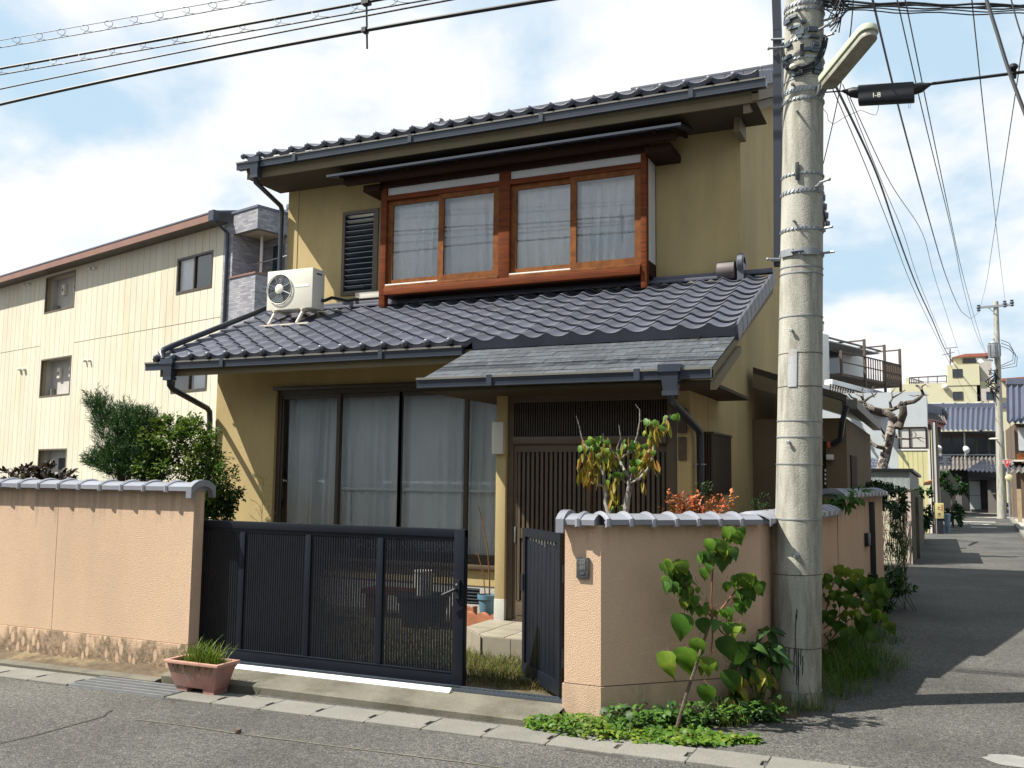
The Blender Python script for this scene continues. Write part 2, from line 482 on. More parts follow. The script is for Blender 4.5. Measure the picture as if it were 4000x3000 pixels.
# ------------------------------------------------------------------ special materials
def mat_asphalt():
    m = bpy.data.materials.new('worn_asphalt'); m.use_nodes = True
    nt = m.node_tree; N = nt.nodes.new; L = nt.links.new
    b = nt.nodes['Principled BSDF']; b.inputs['Roughness'].default_value = 0.85
    b.inputs['Specular IOR Level'].default_value = 0.3
    geo = N('ShaderNodeNewGeometry')
    n1 = N('ShaderNodeTexNoise'); n1.inputs['Scale'].default_value = 0.7; n1.inputs['Detail'].default_value = 8
    L(geo.outputs['Position'], n1.inputs['Vector'])
    vo = N('ShaderNodeTexVoronoi'); vo.inputs['Scale'].default_value = 150
    L(geo.outputs['Position'], vo.inputs['Vector'])
    sp = N('ShaderNodeSeparateColor'); L(vo.outputs['Color'], sp.inputs[0])
    c = N('ShaderNodeValToRGB')
    e = c.color_ramp.elements
    e[0].position = 0.0; e[0].color = (0.036, 0.036, 0.036, 1)
    e[1].position = 1.0; e[1].color = (0.27, 0.26, 0.23, 1)
    for p, v in ((0.35, (0.092, 0.092, 0.09)), (0.72, (0.15, 0.146, 0.135)), (0.9, (0.22, 0.21, 0.18))):
        k = e.new(p); k.color = (*v, 1)
    L(sp.outputs[0], c.inputs[0])
    n2 = N('ShaderNodeTexNoise'); n2.inputs['Scale'].default_value = 28; n2.inputs['Detail'].default_value = 3
    L(geo.outputs['Position'], n2.inputs['Vector'])
    mr = N('ShaderNodeMapRange'); mr.inputs[1].default_value = .3; mr.inputs[2].default_value = .7
    mr.inputs[3].default_value = .38; mr.inputs[4].default_value = .78
    L(n1.outputs['Fac'], mr.inputs[0])
    mr2 = N('ShaderNodeMapRange'); mr2.inputs[1].default_value = .3; mr2.inputs[2].default_value = .7
    mr2.inputs[3].default_value = .8; mr2.inputs[4].default_value = 1.2
    L(n2.outputs['Fac'], mr2.inputs[0])
    mm = N('ShaderNodeMath'); mm.operation = 'MULTIPLY'; L(mr.outputs[0], mm.inputs[0]); L(mr2.outputs[0], mm.inputs[1])
    vm = N('ShaderNodeVectorMath'); vm.operation = 'SCALE'
    L(c.outputs[0], vm.inputs[0]); L(mm.outputs[0], vm.inputs['Scale'])
    L(vm.outputs[0], b.inputs['Base Color'])
    bp = N('ShaderNodeBump'); bp.inputs['Strength'].default_value = 0.7; bp.inputs['Distance'].default_value = 0.006
    L(sp.outputs[0], bp.inputs['Height']); L(bp.outputs[0], b.inputs['Normal'])
    return m
M['asphalt'] = mat_asphalt()

def mat_plinth():
    """pink render with dark moss climbing from the ground, clean drop shapes left in it"""
    m = bpy.data.materials.new('mossy_pink_render'); m.use_nodes = True
    nt = m.node_tree; N = nt.nodes.new; L = nt.links.new
    b = nt.nodes['Principled BSDF']; b.inputs['Roughness'].default_value = 0.95
    b.inputs['Specular IOR Level'].default_value = 0.1
    geo = N('ShaderNodeNewGeometry'); sep = N('ShaderNodeSeparateXYZ'); L(geo.outputs['Position'], sep.inputs[0])
    mp = N('ShaderNodeMapping'); mp.inputs['Scale'].default_value = (9, 9, 4.5)
    L(geo.outputs['Position'], mp.inputs[0])
    n = N('ShaderNodeTexNoise'); n.inputs['Scale'].default_value = 1.0; n.inputs['Detail'].default_value = 4
    L(mp.outputs[0], n.inputs['Vector'])
    mp2 = N('ShaderNodeMapping'); mp2.inputs['Scale'].default_value = (15, 15, 6.5)
    L(geo.outputs['Position'], mp2.inputs[0])
    vo = N('ShaderNodeTexVoronoi'); vo.inputs['Scale'].default_value = 1.0; vo.inputs['Randomness'].default_value = 0.9
    L(mp2.outputs[0], vo.inputs['Vector'])
    # moss amount falls with height
    h = N('ShaderNodeMapRange'); h.inputs[1].default_value = -0.08; h.inputs[2].default_value = 0.24
    h.inputs[3].default_value = 0.9; h.inputs[4].default_value = 0.18
    L(sep.outputs[2], h.inputs[0])
    a = N('ShaderNodeMath'); a.operation = 'MULTIPLY_ADD'; a.inputs[1].default_value = 1.9; a.inputs[2].default_value = -0.95
    L(n.outputs['Fac'], a.inputs[0])
    s1 = N('ShaderNodeMath'); s1.operation = 'ADD'; L(a.outputs[0], s1.inputs[0]); L(h.outputs[0], s1.inputs[1])
    mr = N('ShaderNodeMapRange'); mr.inputs[1].default_value = 0.0; mr.inputs[2].default_value = 0.42
    L(s1.outputs[0], mr.inputs[0])
    # clean drops
    dr = N('ShaderNodeMapRange'); dr.inputs[1].default_value = 0.24; dr.inputs[2].default_value = 0.36
    L(vo.outputs['Distance'], dr.inputs[0])
    low = N('ShaderNodeMapRange'); low.inputs[1].default_value = -0.06; low.inputs[2].default_value = 0.02
    low.inputs[3].default_value = 1; low.inputs[4].default_value = 0
    L(sep.outputs[2], low.inputs[0])
    mxd = N('ShaderNodeMath'); mxd.operation = 'MAXIMUM'; L(dr.outputs[0], mxd.inputs[0]); L(low.outputs[0], mxd.inputs[1])
    fa = N('ShaderNodeMath'); fa.operation = 'MULTIPLY'; L(mr.outputs[0], fa.inputs[0]); L(mxd.outputs[0], fa.inputs[1])
    # colours
    n3 = N('ShaderNodeTexNoise'); n3.inputs['Scale'].default_value = 30; n3.inputs['Detail'].default_value = 4
    L(geo.outputs['Position'], n3.inputs['Vector'])
    cm = N('ShaderNodeValToRGB')
    cm.color_ramp.elements[0].position = .38; cm.color_ramp.elements[0].color = (0.12, 0.095, 0.065, 1)
    cm.color_ramp.elements[1].position = .7; cm.color_ramp.elements[1].color = (0.33, 0.24, 0.165, 1)
    L(n3.outputs['Fac'], cm.inputs[0])
    mx = N('ShaderNodeMixRGB'); mx.inputs[1].default_value = (0.49, 0.35, 0.245, 1)
    fs = N('ShaderNodeMath'); fs.operation = 'MULTIPLY'; fs.inputs[1].default_value = 0.88; L(fa.outputs[0], fs.inputs[0])
    L(fs.outputs[0], mx.inputs[0]); L(cm.outputs[0], mx.inputs[2])
    L(mx.outputs[0], b.inputs['Base Color'])
    nb = N('ShaderNodeTexNoise'); nb.inputs['Scale'].default_value = 120; L(geo.outputs['Position'], nb.inputs['Vector'])
    bp = N('ShaderNodeBump'); bp.inputs['Strength'].default_value = 0.5; bp.inputs['Distance'].default_value = 0.01
    L(nb.outputs['Fac'], bp.inputs['Height']); L(bp.outputs[0], b.inputs['Normal'])
    return m
M['plinth'] = mat_plinth()
add_drips(M['pink'], 1.42, .42, (.20, .165, .125), .55)

# ------------------------------------------------------------------ ground, road, kerb
def zr(x):                                   # the street drops gently to the left
    return 0.01 * (max(-14, min(3, x)) + 2)

g = MB().quad((-900, -900, -0.35), (900, -900, -0.35), (900, 900, -0.35), (-900, 900, -0.35))
part('ground', g, M['soil'], kind='structure')

rd = MB()
xs = [-60, -14, -10, -6, -2, 0, 3, 60]
for a, b in zip(xs, xs[1:]):
    rd.quad((a, -40, zr(a)), (b, -40, zr(b)), (b, 62, zr(b)), (a, 62, zr(a)))
part('road', rd, M['asphalt'], kind='structure', smooth=False)

# thin pale seams where the asphalt was cut and patched
sm = MB()
def seam(pts, w):
    for a, b in zip(pts, pts[1:]):
        a, b = V(a), V(b); d = (b - a).normalized(); n = V((-d.y, d.x, 0)) * w / 2
        for p in (a, b): p.z = zr(p.x) + 0.004
        sm.quad(a - n, b - n, b + n, a + n)
def gp(x, y):
    p = at_z(x, y, 0)
    for _ in range(4): p = at_z(x, y, zr(p.x))
    return p
pts = [gp(530, 2812), gp(720, 2836), gp(930, 2868), gp(1130, 2894), gp(1300, 2916), gp(1550, 2945), gp(1800, 2978), gp(2000, 3005)]
seam([p + V((0, rnd(-.008, .008), 0)) for p in pts], 0.012)
part('road_seam', sm, mat('pale_joint_filler', (0.15, 0.14, 0.11), 0.9, 0.3, 30), kind='structure')
sm = MB()
seam([gp(0, 2905), gp(120, 2878), gp(260, 2840), gp(340, 2818), gp(405, 2800), gp(418, 2785), gp(440, 2775)], 0.012)
part('road_crack', sm, mat('dark_crack', (0.05, 0.045, 0.035), 0.9, 0.3, 30), kind='structure')
# pale worn patch low on the right
sm = MB(); c = gp(3960, 2975)
ring = [c + V((math.cos(a) * .16 * rnd(.8, 1.1), math.sin(a) * .13 * rnd(.8, 1.1), 0)) for a in [i * math.pi / 10 for i in range(20)]]
for p in ring: p.z = zr(p.x) + 0.004
sm.quad(*ring)
part('road_patch', sm, mat('grey_repair_mortar', (0.23, 0.23, 0.22), 0.9, 0.15, 20), kind='structure')
# faded painted marks at the far end of the lane
sm = MB()
for (x0, x1, y) in ((0.75, 2.0, 41.0), (1.05, 1.75, 38.6), (1.0, 1.8, 36.2)):
    sm.quad((x0, y, zr(x0) + .004), (x1, y, zr(x1) + .004), (x1, y + .45, zr(x1) + .004), (x0, y + .45, zr(x0) + .004))
sm.quad((-0.2, 46.5, zr(0) + .004), (3.4, 46.5, zr(3) + .004), (3.4, 47.2, zr(3) + .004), (-.2, 47.2, zr(0) + .004))
part('road_marking', sm, mat('faded_road_paint', (0.55, 0.53, 0.47), 0.8, 0.25, 6), kind='structure')

# drain of concrete lids along the street
drain = thing('drain', (-4, 5.35, -0.02), 'roadside drain of pale concrete lids', 'drain', kind='structure')
del drain['label'], drain['category']
def lid_mesh(w, slot):
    mb = MB(); d = 0.145; s = 0.028
    # lid with a dark notch cut in the middle of its right edge
    x0, x1 = 0.003, w - 0.003
    top = [(x0, -d, 0), (x1, -d, 0), (x1, -0.055, 0), (x1 - slot, -0.045, 0), (x1 - slot, 0.045, 0), (x1, 0.055, 0), (x1, d, 0), (x0, d, 0)]
    mb.prism([V(p) + V((0, 0, -0.05)) for p in top], (0, 0, 0.05))
    return mb.mesh('drain_lid', M['concrete_lt'], smooth=False, bevel=0.004)
LW = 0.415
lid = lid_mesh(LW, 0.03)
def lane_y(x): return 5.345 + 0.006 * (x + 4)
x = -4.62 - LW
edge = []
while x < -2.05:
    edge.append(x); x += LW
left = [-6.0 - LW * (i + 1) for i in range(9)]
right = [-1.72 + LW * i for i in range(9)]
for x in edge[:-1] + left + right:
    o = inst('drain_lid', lid, (x, lane_y(x), zr(x) + 0.012 + rnd(-.002, .002)), drain, rot=(0, -0.01, rnd(-.004, .004)))
lid_xe = edge[-1]
inst('drain_lid', lid, (lid_xe, lane_y(lid_xe), zr(lid_xe) + .012), drain)
# bed below the lids
bed = MB()
for a, b in ((-14, -6.0), (-6.0, -4.62 - LW), (-4.62 - LW, -2), (-2, 3)):
    bed.box((a, 5.17, zr(a) - .2), (b, 5.52, zr(a) - (0.14 if a == -6.0 else -0.0035)))
part('drain_bed', bed, mat('dark_drain_gap', (0.06, 0.055, 0.05), 0.95, 0.2, 8), drain)
# steel grating
gx0, gx1 = -5.99, -4.63 - LW
gm = MB(); n = 44
for i in range(n + 1):
    x = gx0 + (gx1 - gx0) * i / n
    gm.obox((x, 5.345, zr(x) + .004), (0.0035, 0, 0), (0, 0.145, 0), (0, 0, 0.012))
for j in range(5):
    y = 5.20 + 0.0725 * j
    gm.beam((gx0, y, zr(gx0) + .008), (gx1, y, zr(gx1) + .008), 0.010, 0.022)
part('drain_grate', gm, M['galv'], drain, label='rusty steel grating set between the concrete lids', smooth=False)

# kerb strip and dirt bank at the foot of the left wall
kb = MB()
for a, b in ((-14, -10), (-10, -7), (-7, -5.45)):
    kb.prism([(a, 5.51, zr(a) - .05), (a, 5.51, zr(a) + .022), (a, 5.535, zr(a) + .03), (a, 5.62, zr(a) + .03), (a, 5.62, zr(a) - .05)], (b - a, 0, zr(b) - zr(a)))
part('kerb', kb, M['concrete'], kind='structure')
dm = MB()
random.seed(5)
def bank(x0, x1, y0, y1, f, nx, ny):
    vs = []; fs = []
    for j in range(ny + 1):
        for i in range(nx + 1):
            x = x0 + (x1 - x0) * i / nx; y = y0 + (y1 - y0) * j / ny
            vs.append((x, y, f(x, y)))
    for j in range(ny):
        for i in range(nx):
            a = j * (nx + 1) + i
            fs.append((a, a + 1, a + nx + 2, a + nx + 1))
    return vs, fs
dm.add(*bank(-14, -5.43, 5.6, 5.84, lambda x, y: zr(x) + .02 + (y - 5.6) * .16 + rnd(-.012, .012), 200, 5))
part('dirt_bank', dm, M['soil'], kind='stuff')

# sloping concrete apron in front of the gate
ap = MB()
ys = [(5.565, -.25), (5.565, .032), (5.585, .042), (5.86, .082), (5.96, .085), (5.96, -.25)]
nx = 24
for i in range(nx):
    a = -5.44 + (3.19) * i / nx; b = -5.44 + 3.19 * (i + 1) / nx
    za, zb = (0.3 * (zr(a))), (0.3 * (zr(b)))
    for (y0, h0), (y1, h1) in zip(ys, ys[1:]):
        ap.quad((a, y0, za + h0), (b, y0, zb + h0), (b, y1, zb + h1), (a, y1, za + h1))
part('apron', ap, M['concrete'], kind='structure')
# rough pale strip of asphalt beside the lids, and bare ground under the planting
gr = MB()
for i in range(24):
    for (t0, t1) in ((0, .5), (.5, 1)):
        q = []
        for (uu, tt) in ((i, t0), (i + 1, t0), (i + 1, t1), (i, t1)):
            p = V((-2.02, 5.80, 0)).lerp(V((-1.0, 6.70, 0)), uu / 24)
            q.append(p + V((.69, -.72, 0)) * (.30 * tt * (1 + .25 * math.sin(uu * 1.7))) + V((0, 0, .028 - .026 * tt)))
        gr.quad(*q)
part('verge_ground', gr, M['soil'], kind='stuff')

# garden ground inside the walls
def poly_in(pts, z): return MB().quad(*[(x, y, z) for x, y in pts])
gd = MB()
gd.quad((-14, 5.93, .06), (-2.2, 5.93, .07), (-2.05, 5.93, .07), (-1.22, 6.72, .08), (-.98, 9.3, .1), (-.72, 12.1, .1), (-.72, 18, .1), (-14, 18, .1))
part('garden_ground', gd, mat('dry_garden_soil', (0.11, 0.09, 0.05), 0.95, 0.35, 5, 0.6, 40, col2=(0.055, 0.065, 0.018), c2scale=4), kind='structure')

# ------------------------------------------------------------------ coping tiles
CW = 0.125
PROF = [(-CW, 0), (-CW, .034), (-.088, .052), (-.05, .064), (0, .069), (.05, .064), (.088, .052), (CW, .034), (CW, 0)]
def coping_mesh(p, name='coping_tile'):
    mb = MB()
    a = [(0.012, y, z) for y, z in PROF]; b = [(p, y, z) for y, z in PROF]
    n = len(PROF)
    fs = [(i, n + i, n + i + 1, i + 1) for i in range(n - 1)] + [tuple(range(n)), tuple(range(2 * n - 1, n - 1, -1)), (0, n - 1, 2 * n - 1, n)]
    mb.add(a + b, fs)
    # rounded rib over the joint
    ring = []
    pr = [(-CW - .009, -.010), (-CW - .009, .040), (-.092, .063), (-.05, .077), (0, .083), (.05, .077), (.092, .063), (CW + .009, .040), (CW + .009, -.010)]
    m = len(pr)
    steps = [(-.022, -.016), (-.017, -.004), (0.0, .004), (.017, -.004), (.022, -.016)]
    for dx, dh in steps:
        for y, z in pr:
            l = math.hypot(y, z + .1)
            ring.append((dx, y + y / l * dh, z + (z + .1) / l * dh))
    fs = []
    for k in range(len(steps) - 1):
        for i in range(m - 1):
            fs.append((k * m + i, (k + 1) * m + i, (k + 1) * m + i + 1, k * m + i + 1))
    mb.add(ring, fs)
    return mb.mesh(name, M['coping'], fix=True)
def end_cap_mesh():
    """hooded end tile: half-round collar with lips that hang over the wall end"""
    mb = MB()
    outer = [(-CW - .014, -.055), (-CW - .014, .034), (-.10, .064), (-.055, .084), (0, .091), (.055, .084), (.10, .064), (CW + .014, .034), (CW + .014, -.055)]
    inner = [(-CW + .012, -.05), (-CW + .02, -.01), (-.085, .016), (-.05, .032), (0, .04), (.05, .032), (.085, .016), (CW - .02, -.01), (CW - .012, -.05)]
    n = len(outer)
    v = [(-.035, y, z) for y, z in outer] + [(.02, y, z) for y, z in outer] + [(-.035, y, z) for y, z in inner] + [(.02, y, z) for y, z in inner]
    fs = []
    for i in range(n - 1):
        fs += [(i, n + i, n + i + 1, i + 1), (2 * n + i, i, i + 1, 2 * n + i + 1), (n + i, 3 * n + i, 3 * n + i + 1, n + i + 1), (3 * n + i, 2 * n + i, 2 * n + i + 1, 3 * n + i + 1)]
    fs += [(0, 2 * n, 3 * n, n), (n - 1, 2 * n - 1, 4 * n - 1, 3 * n - 1)]
    mb.add(v, fs)
    return mb.mesh('end_cap', M['coping'], fix=True)
CM = {}
def coping_run(parent, a, b, z0, z1, pitch, cap_a=False, cap_b=False):
    a, b = V((*a, z0)), V((*b, z1)); d = b - a; L_ = d.length; n = max(1, round(L_ / pitch)); p = L_ / n
    key = round(p, 4)
    if key not in CM: CM[key] = coping_mesh(p)
    d.normalize(); yv = V((0, 0, 1)).cross(d).normalized(); zv = d.cross(yv)
    rot = Matrix((d, yv, zv)).transposed()
    for i in range(n):
        e = rot.to_euler(); e.x += rnd(-.008, .008); e.z += rnd(-.004, .004)
        inst('coping_tile', CM[key], a + d * (p * i) + V((0, 0, rnd(-.002, .002))), parent, rot=e)
    if cap_a: inst('end_cap', ECAP, a, parent, rot=rot)
    if cap_b:
        rot2 = Matrix((-d, -yv, zv)).transposed()
        inst('end_cap', ECAP, b, parent, rot=rot2)
ECAP = end_cap_mesh()
CAPTOP = M['coping']

# ------------------------------------------------------------------ left street wall
random.seed(11)
WY0, WY1 = 5.822, 5.937
lw = thing('garden_wall', (-9, 5.88, -0.1), 'long pink rendered wall left of the gate with silver tile coping and mossy foot', 'wall')
w = MB()
for a, b in ((-14, -10.0), (-10, -6.957), (-6.951, -5.43)):
    w.box((a, WY0, .214), (b, WY1, 1.415))
w.box((-13.9, WY0 + .004, .206), (-5.434, WY1 - .004, 1.41))
part('wall_panel', w, M['pink'], lw, smooth=False)
w = MB().box((-14, WY0 - .008, -.3), (-5.424, WY1 + .004, .2085))
part('plinth', w, M['plinth'], lw, bevel=0.003)
coping_run(lw, (-14.0, 5.8795), (-5.425, 5.8795), 1.418, 1.418, 0.247, cap_b=True)

# ------------------------------------------------------------------ right wall: pier, splayed corner, lane side
def offset_path(pts, t):
    out = []
    for i, p in enumerate(pts):
        p = V((*p, 0))
        ds = []
        if i > 0: ds.append((V((*pts[i], 0)) - V((*pts[i - 1], 0))).normalized())
        if i < len(pts) - 1: ds.append((V((*pts[i + 1], 0)) - V((*pts[i], 0))).normalized())
        ns = [V((-d.y, d.x, 0)) for d in ds]
        n = sum(ns, V((0, 0, 0))).normalized()
        out.append(p + n * (t / max(.3, n.dot(ns[0]))))
    return [(p.x, p.y) for p in out]
def wall_strip(mb, pts, t, z0, z1):
    inn = offset_path(pts, t); n = len(pts)
    for i in range(n - 1):
        (ax, ay), (bx, by), (cx, cy), (dx, dy) = pts[i], pts[i + 1], inn[i + 1], inn[i]
        mb.quad((ax, ay, z0), (bx, by, z0), (bx, by, z1), (ax, ay, z1))
        mb.quad((cx, cy, z0), (dx, dy, z0), (dx, dy, z1), (cx, cy, z1))
        mb.quad((ax, ay, z1), (bx, by, z1), (cx, cy, z1), (dx, dy, z1))
        if i == 0: mb.quad((dx, dy, z0), (ax, ay, z0), (ax, ay, z1), (dx, dy, z1))
        if i == n - 2: mb.quad((bx, by, z0), (cx, cy, z0), (cx, cy, z1), (bx, by, z1))
    return mb
rw = thing('garden_wall', (-1.7, 6.2, 0), 'pink rendered corner wall with nameplate pier right of the gate, behind the concrete pole', 'wall')
PATH = [(-2.25, 5.822), (-2.0, 5.822), (-1.127, 6.656), (-.875, 9.34)]
part('wall_panel', wall_strip(MB(), PATH, .115, .233, 1.25), M['pink'], rw, smooth=False)
pl = [(-2.262, 5.815), (-1.997, 5.815), (-1.12, 6.652), (-.868, 9.345)]
part('plinth', wall_strip(MB(), pl, .125, -.3, .227), mat('stained_pink_render', (0.57, 0.41, 0.29), 0.9, 0.12, 3, 0.4, 120, fine=.1,
     col2=(0.27, 0.22, 0.16), c2scale=2.2, c2lo=0.52, c2hi=0.75, stretch=(2.2, 2.2, 0.7), spec=.15), rw, smooth=False)
part('joint', wall_strip(MB(), PATH, .115, .226, .234), M['bark_dk'], rw, smooth=False)
mid = offset_path(PATH, .0575)
coping_run(rw, mid[0], mid[1], 1.253, 1.253, .15, cap_a=True)
coping_run(rw, mid[1], mid[2], 1.253, 1.253, .17)
coping_run(rw, mid[2], mid[3], 1.253, 1.253, .225)
uw = thing('garden_wall', (-.75, 10.8, 0), 'taller pink wall along the lane with grey tile coping and a black post', 'wall')
UP = [(-.872, 9.40), (-.612, 12.1)]
part('wall_panel', wall_strip(MB(), UP, .12, -.3, 1.395), M['pink'], uw, smooth=False)
um = offset_path(UP, .06)
coping_run(uw, um[0], um[1], 1.397, 1.397, .225, cap_a=True)
def along(t, off=0.0, z=0.0):
    a, b = V((*UP[0], 0)), V((*UP[1], 0)); d = (b - a).normalized()
    p = a + (b - a) * t - V((-d.y, d.x, 0)) * off
    return (p.x, p.y, z)
p0, p1 = V(along(.66, .025, 0)), V(along(.66, .025, 1.33))
part('post', MB().obox((p0 + p1) / 2, (.03, .003, 0), (-.003, .03, 0), (0, 0, .665)), M['black'], uw, bevel=.004)
p0 = V(along(.55, .02, .93))
part('letter_slot', MB().obox(p0, (.008, .085, 0), (.02, 0, 0), (0, 0, .07)), M['black'], uw, bevel=.004)

# nameplate on the pier
npl = thing('nameplate', (-2.121, 5.81, .925), 'small dark carved nameplate fixed to the sunlit pink pier', 'nameplate')
bm_ = MB().box((-2.164, 5.805, .905), (-2.078, 5.8215, 1.04))
part('plate', bm_, mat('slate_plate', (0.06, 0.063, 0.066), 0.55, 0.2, 30, 0.3, 80), npl, bevel=.004)
tx = MB(); random.seed(3)
# carved relief: a column of strokes like the worn characters, over a small label
for (cx, cz) in ((-2.121, 1.013), (-2.121, .978)):
    for k in range(4):
        tx.box((cx - .020 + rnd(0, .004), 5.8025, cz - .014 + k * .0085), (cx + .020 - rnd(0, .006), 5.806, cz - .0105 + k * .0085))
    for k in (-.012, .002, .013):
        tx.box((cx + k, 5.8022, cz - .016), (cx + k + .004, 5.806, cz + .014))
part('carving', tx, mat('pale_slate', (0.19, 0.20, 0.205), 0.6, 0.2, 40), npl, smooth=False)
part('label_plate', MB().box((-2.136, 5.802, .930), (-2.108, 5.806, .946)), M['steel_dk'], npl, smooth=False)

# ------------------------------------------------------------------ sliding gate
random.seed(21)
GY = 5.985
gate = thing('sliding_gate', (-4.2, GY, .08), 'black slatted sliding gate leaf drawn half across the driveway', 'gate')
GX0, GX1, GZ0, GZ1 = -5.95, -3.062, .095, 1.182
fr = MB()
fr.box((GX0, GY - .022, GZ1 - .058), (GX1, GY + .022, GZ1))
part('top_rail', fr, M['gate'], gate, bevel=.004)
part('bottom_rail', MB().box((GX0, GY - .022, GZ0), (GX1 - .08, GY + .022, GZ0 + .085)).box((GX0, GY - .026, GZ0 + .085), (GX1 - .08, GY + .026, GZ0 + .093)), M['gate'], gate, bevel=.003)
part('end_stile', MB().box((GX1 - .082, GY - .03, GZ0 - .02), (GX1, GY + .03, GZ1 - .001)), M['gate'], gate, bevel=.005)
part('inner_rail', MB().box((GX0, GY - .012, GZ1 - .085), (GX1 - .082, GY + .012, GZ1 - .0585)), M['gate'], gate, bevel=.003)
mull = [-5.70, -5.052, -4.415, -3.766]
for x in mull:
    part('mullion', MB().box((x - .024, GY - .0175, GZ0 + .093), (x + .024, GY + .0175, GZ1 - .085)), M['gate'], gate, bevel=.003)
sl = MB().box((-.0064, -.0065, 0), (.0064, .0065, GZ1 - GZ0 - .178)).mesh('slat', M['gate'], smooth=False)
edges = mull + [GX1 - .058]
for a, b in zip(edges, edges[1:]):
    a += .024; b -= .024
    n = 27
    for i in range(n):
        inst('slat', sl, (a + (b - a) * (i + .5) / n, GY, GZ0 + .093), gate)
hd = MB().box((-3.128, GY - .052, .70), (-3.088, GY - .03, .83))
hd.tube([(-3.108, GY - .05, .765), (-3.108, GY - .085, .765), (-3.20, GY - .09, .725)], [.013, .013, .010], 8)
part('handle', hd, M['black'], gate, bevel=0)
part('keyhole', MB().lathe((-3.108, GY - .052, .80), [(.008, 0), (.008, .004)], 10, axis=(0, -1, 0)), M['galv'], gate)
whl = MB().box((-3.20, GY - .035, .07), (-3.075, GY + .0, .10))
part('roller_box', whl, M['gate'], gate, bevel=.003)

# bright guide rail on the apron, black ladder track behind it
part('guide_rail', MB().prism([(-4.955, 5.822, .0755), (-4.955, 5.858, .100), (-4.955, 5.863, .085), (-4.955, 5.827, .06)], (1.86, 0, .006)), M['rail'], kind=None,
     cat='rail', label='bright white guide rail on the concrete under the gate')
tk = MB()
for y in (5.885, 5.955):
    tk.beam((-5.43, y, .0875), (-2.26, y, .0945), .010, .02)
for i in range(86):
    x = -5.42 + 3.15 * i / 85
    tk.obox((x, 5.92, .089), (.004, .003, 0), (.018, .035, 0), (0, 0, .007))
part('gate_track', tk, M['steel_dk'], cat='track', label='black ladder-like steel gate track set in the concrete threshold', smooth=False)

# ------------------------------------------------------------------ small open gate
sg = thing('side_gate', (-2.31, 5.95, .1), 'black panelled wicket gate standing open against the pier', 'gate')
ha, hb = V((-2.318, 5.955, 0)), V((-2.83, 6.5, 0))
d = (hb - ha).normalized(); L_ = (hb - ha).length; nrm = V((-d.y, d.x, 0))
if nrm.y > 0: nrm = -nrm
def gbox(mb, u0, u1, z0, z1, t, off=0):
    c = ha + d * ((u0 + u1) / 2) + nrm * off + V((0, 0, (z0 + z1) / 2))
    return mb.obox(c, d * ((u1 - u0) / 2), nrm * t, V((0, 0, (z1 - z0) / 2)))
part('frame', gbox(gbox(gbox(gbox(MB(), 0, .05, .11, 1.178, .02), L_ - .05, L_, .11, 1.178, .02), .05, L_ - .05, 1.118, 1.178, .02), .05, L_ - .05, .11, .20, .02), M['gate'], sg, smooth=False)
for i in range(8):
    u = .05 + (L_ - .1) * i / 8; v_ = .05 + (L_ - .1) * (i + 1) / 8
    part('panel_board', gbox(MB(), u + .002, v_ - .002, .20, 1.118, .006, 0.0), M['gate'], sg, bevel=.002)
part('latch', gbox(gbox(MB(), L_ - .03, L_ + .012, .72, .84, .03), L_ - .0, L_ + .05, .70, .72, .008), M['black'], sg, smooth=False)
part('hinge', MB().tube([ha + V((.008, -.0, .3)), ha + V((.008, 0, .42))], .012, 8).tube([ha + V((.008, 0, .85)), ha + V((.008, 0, .97))], .012, 8), M['black'], sg)
st = MB(); random.seed(8)
for k in range(9):
    u = .10 + k * .058; h = rnd(.015, .045)
    c = ha + d * u + nrm * .0235 + V((0, 0, 1.115 - h / 2))
    st.obox(c, d * rnd(.004, .009), nrm * .0006, V((0, 0, h / 2)))
part('bird_droppings', st, M['concrete'], sg, kind='stuff', smooth=False)
# ------------------------------------------------------------------ the house
random.seed(31)
XL, XR = -8.20, -1.92            # outer walls
YF, YU = 9.10, 10.40             # ground-floor and upper-floor fronts
VL, VR = -8.42, -1.57            # verges
TH = math.atan(0.424)
ct, st_ = math.cos(TH), math.sin(TH)
house = thing('house', (-5.0, 9.1, .06), 'two-storey mustard stucco house with grey tiled roofs behind the pink wall', 'house')

# walls -------------------------------------------------------------
part('ground_floor_wall', MB().holes((XL, YF, .40), (1, 0, 0), (0, 0, 1), (0, -1, 0), -3.66 - XL, 2.75, [(.92, .22, 4.32, 2.17)], .14), M['stucco'], house, smooth=False)
part('foundation', MB().holes((XL + .01, YF + .008, -.2), (1, 0, 0), (0, 0, 1), (0, -1, 0), -3.66 - XL - .01, .598, [(3.52, .40, 3.70, .57)], .12), M['foundation'], house, smooth=False)
vt = MB().box((-4.68, YF + .03, .19), (-4.48, YF + .06, .38))
part('vent_back', vt, M['black'], house, smooth=False)
for k in range(5):
    part('vent_slat', MB().box((-4.668, YF + .005, .215 + k * .034), (-4.492, YF + .028, .226 + k * .034)), M['steel_dk'], house, smooth=False)
side = MB()
side.quad((XR, 7.93, .06), (XR, 10.4, .06), (XR, 10.4, 3.74), (XR, 8.33, 2.86), (XR, 7.93, 2.62))
side.quad((XR, 10.4, .06), (XR, 15.5, .06), (XR, 15.5, 3.0), (XR, 10.4, 3.0))
side.quad((XR - .115, 7.93, .44), (XR, 7.93, .44), (XR, 7.93, 2.62), (XR - .115, 7.93, 2.62))
side.quad((XR - .115, 7.93, 2.62), (XR - .115, 8.6, 2.62), (XR - .115, 8.6, .06), (XR - .115, 7.93, .44))
part('side_wall', side, M['stucco'], house, smooth=False)
part('wall_joint', MB().box((XR - .003, 8.62, .2), (XR + .0015, 8.63, 2.9)), M['bark_dk'], house, smooth=False)
part('porch_post', MB().box((-3.76, 7.93, .44), (-3.66, 9.10, 2.56)), M['stucco'], house, bevel=.004)
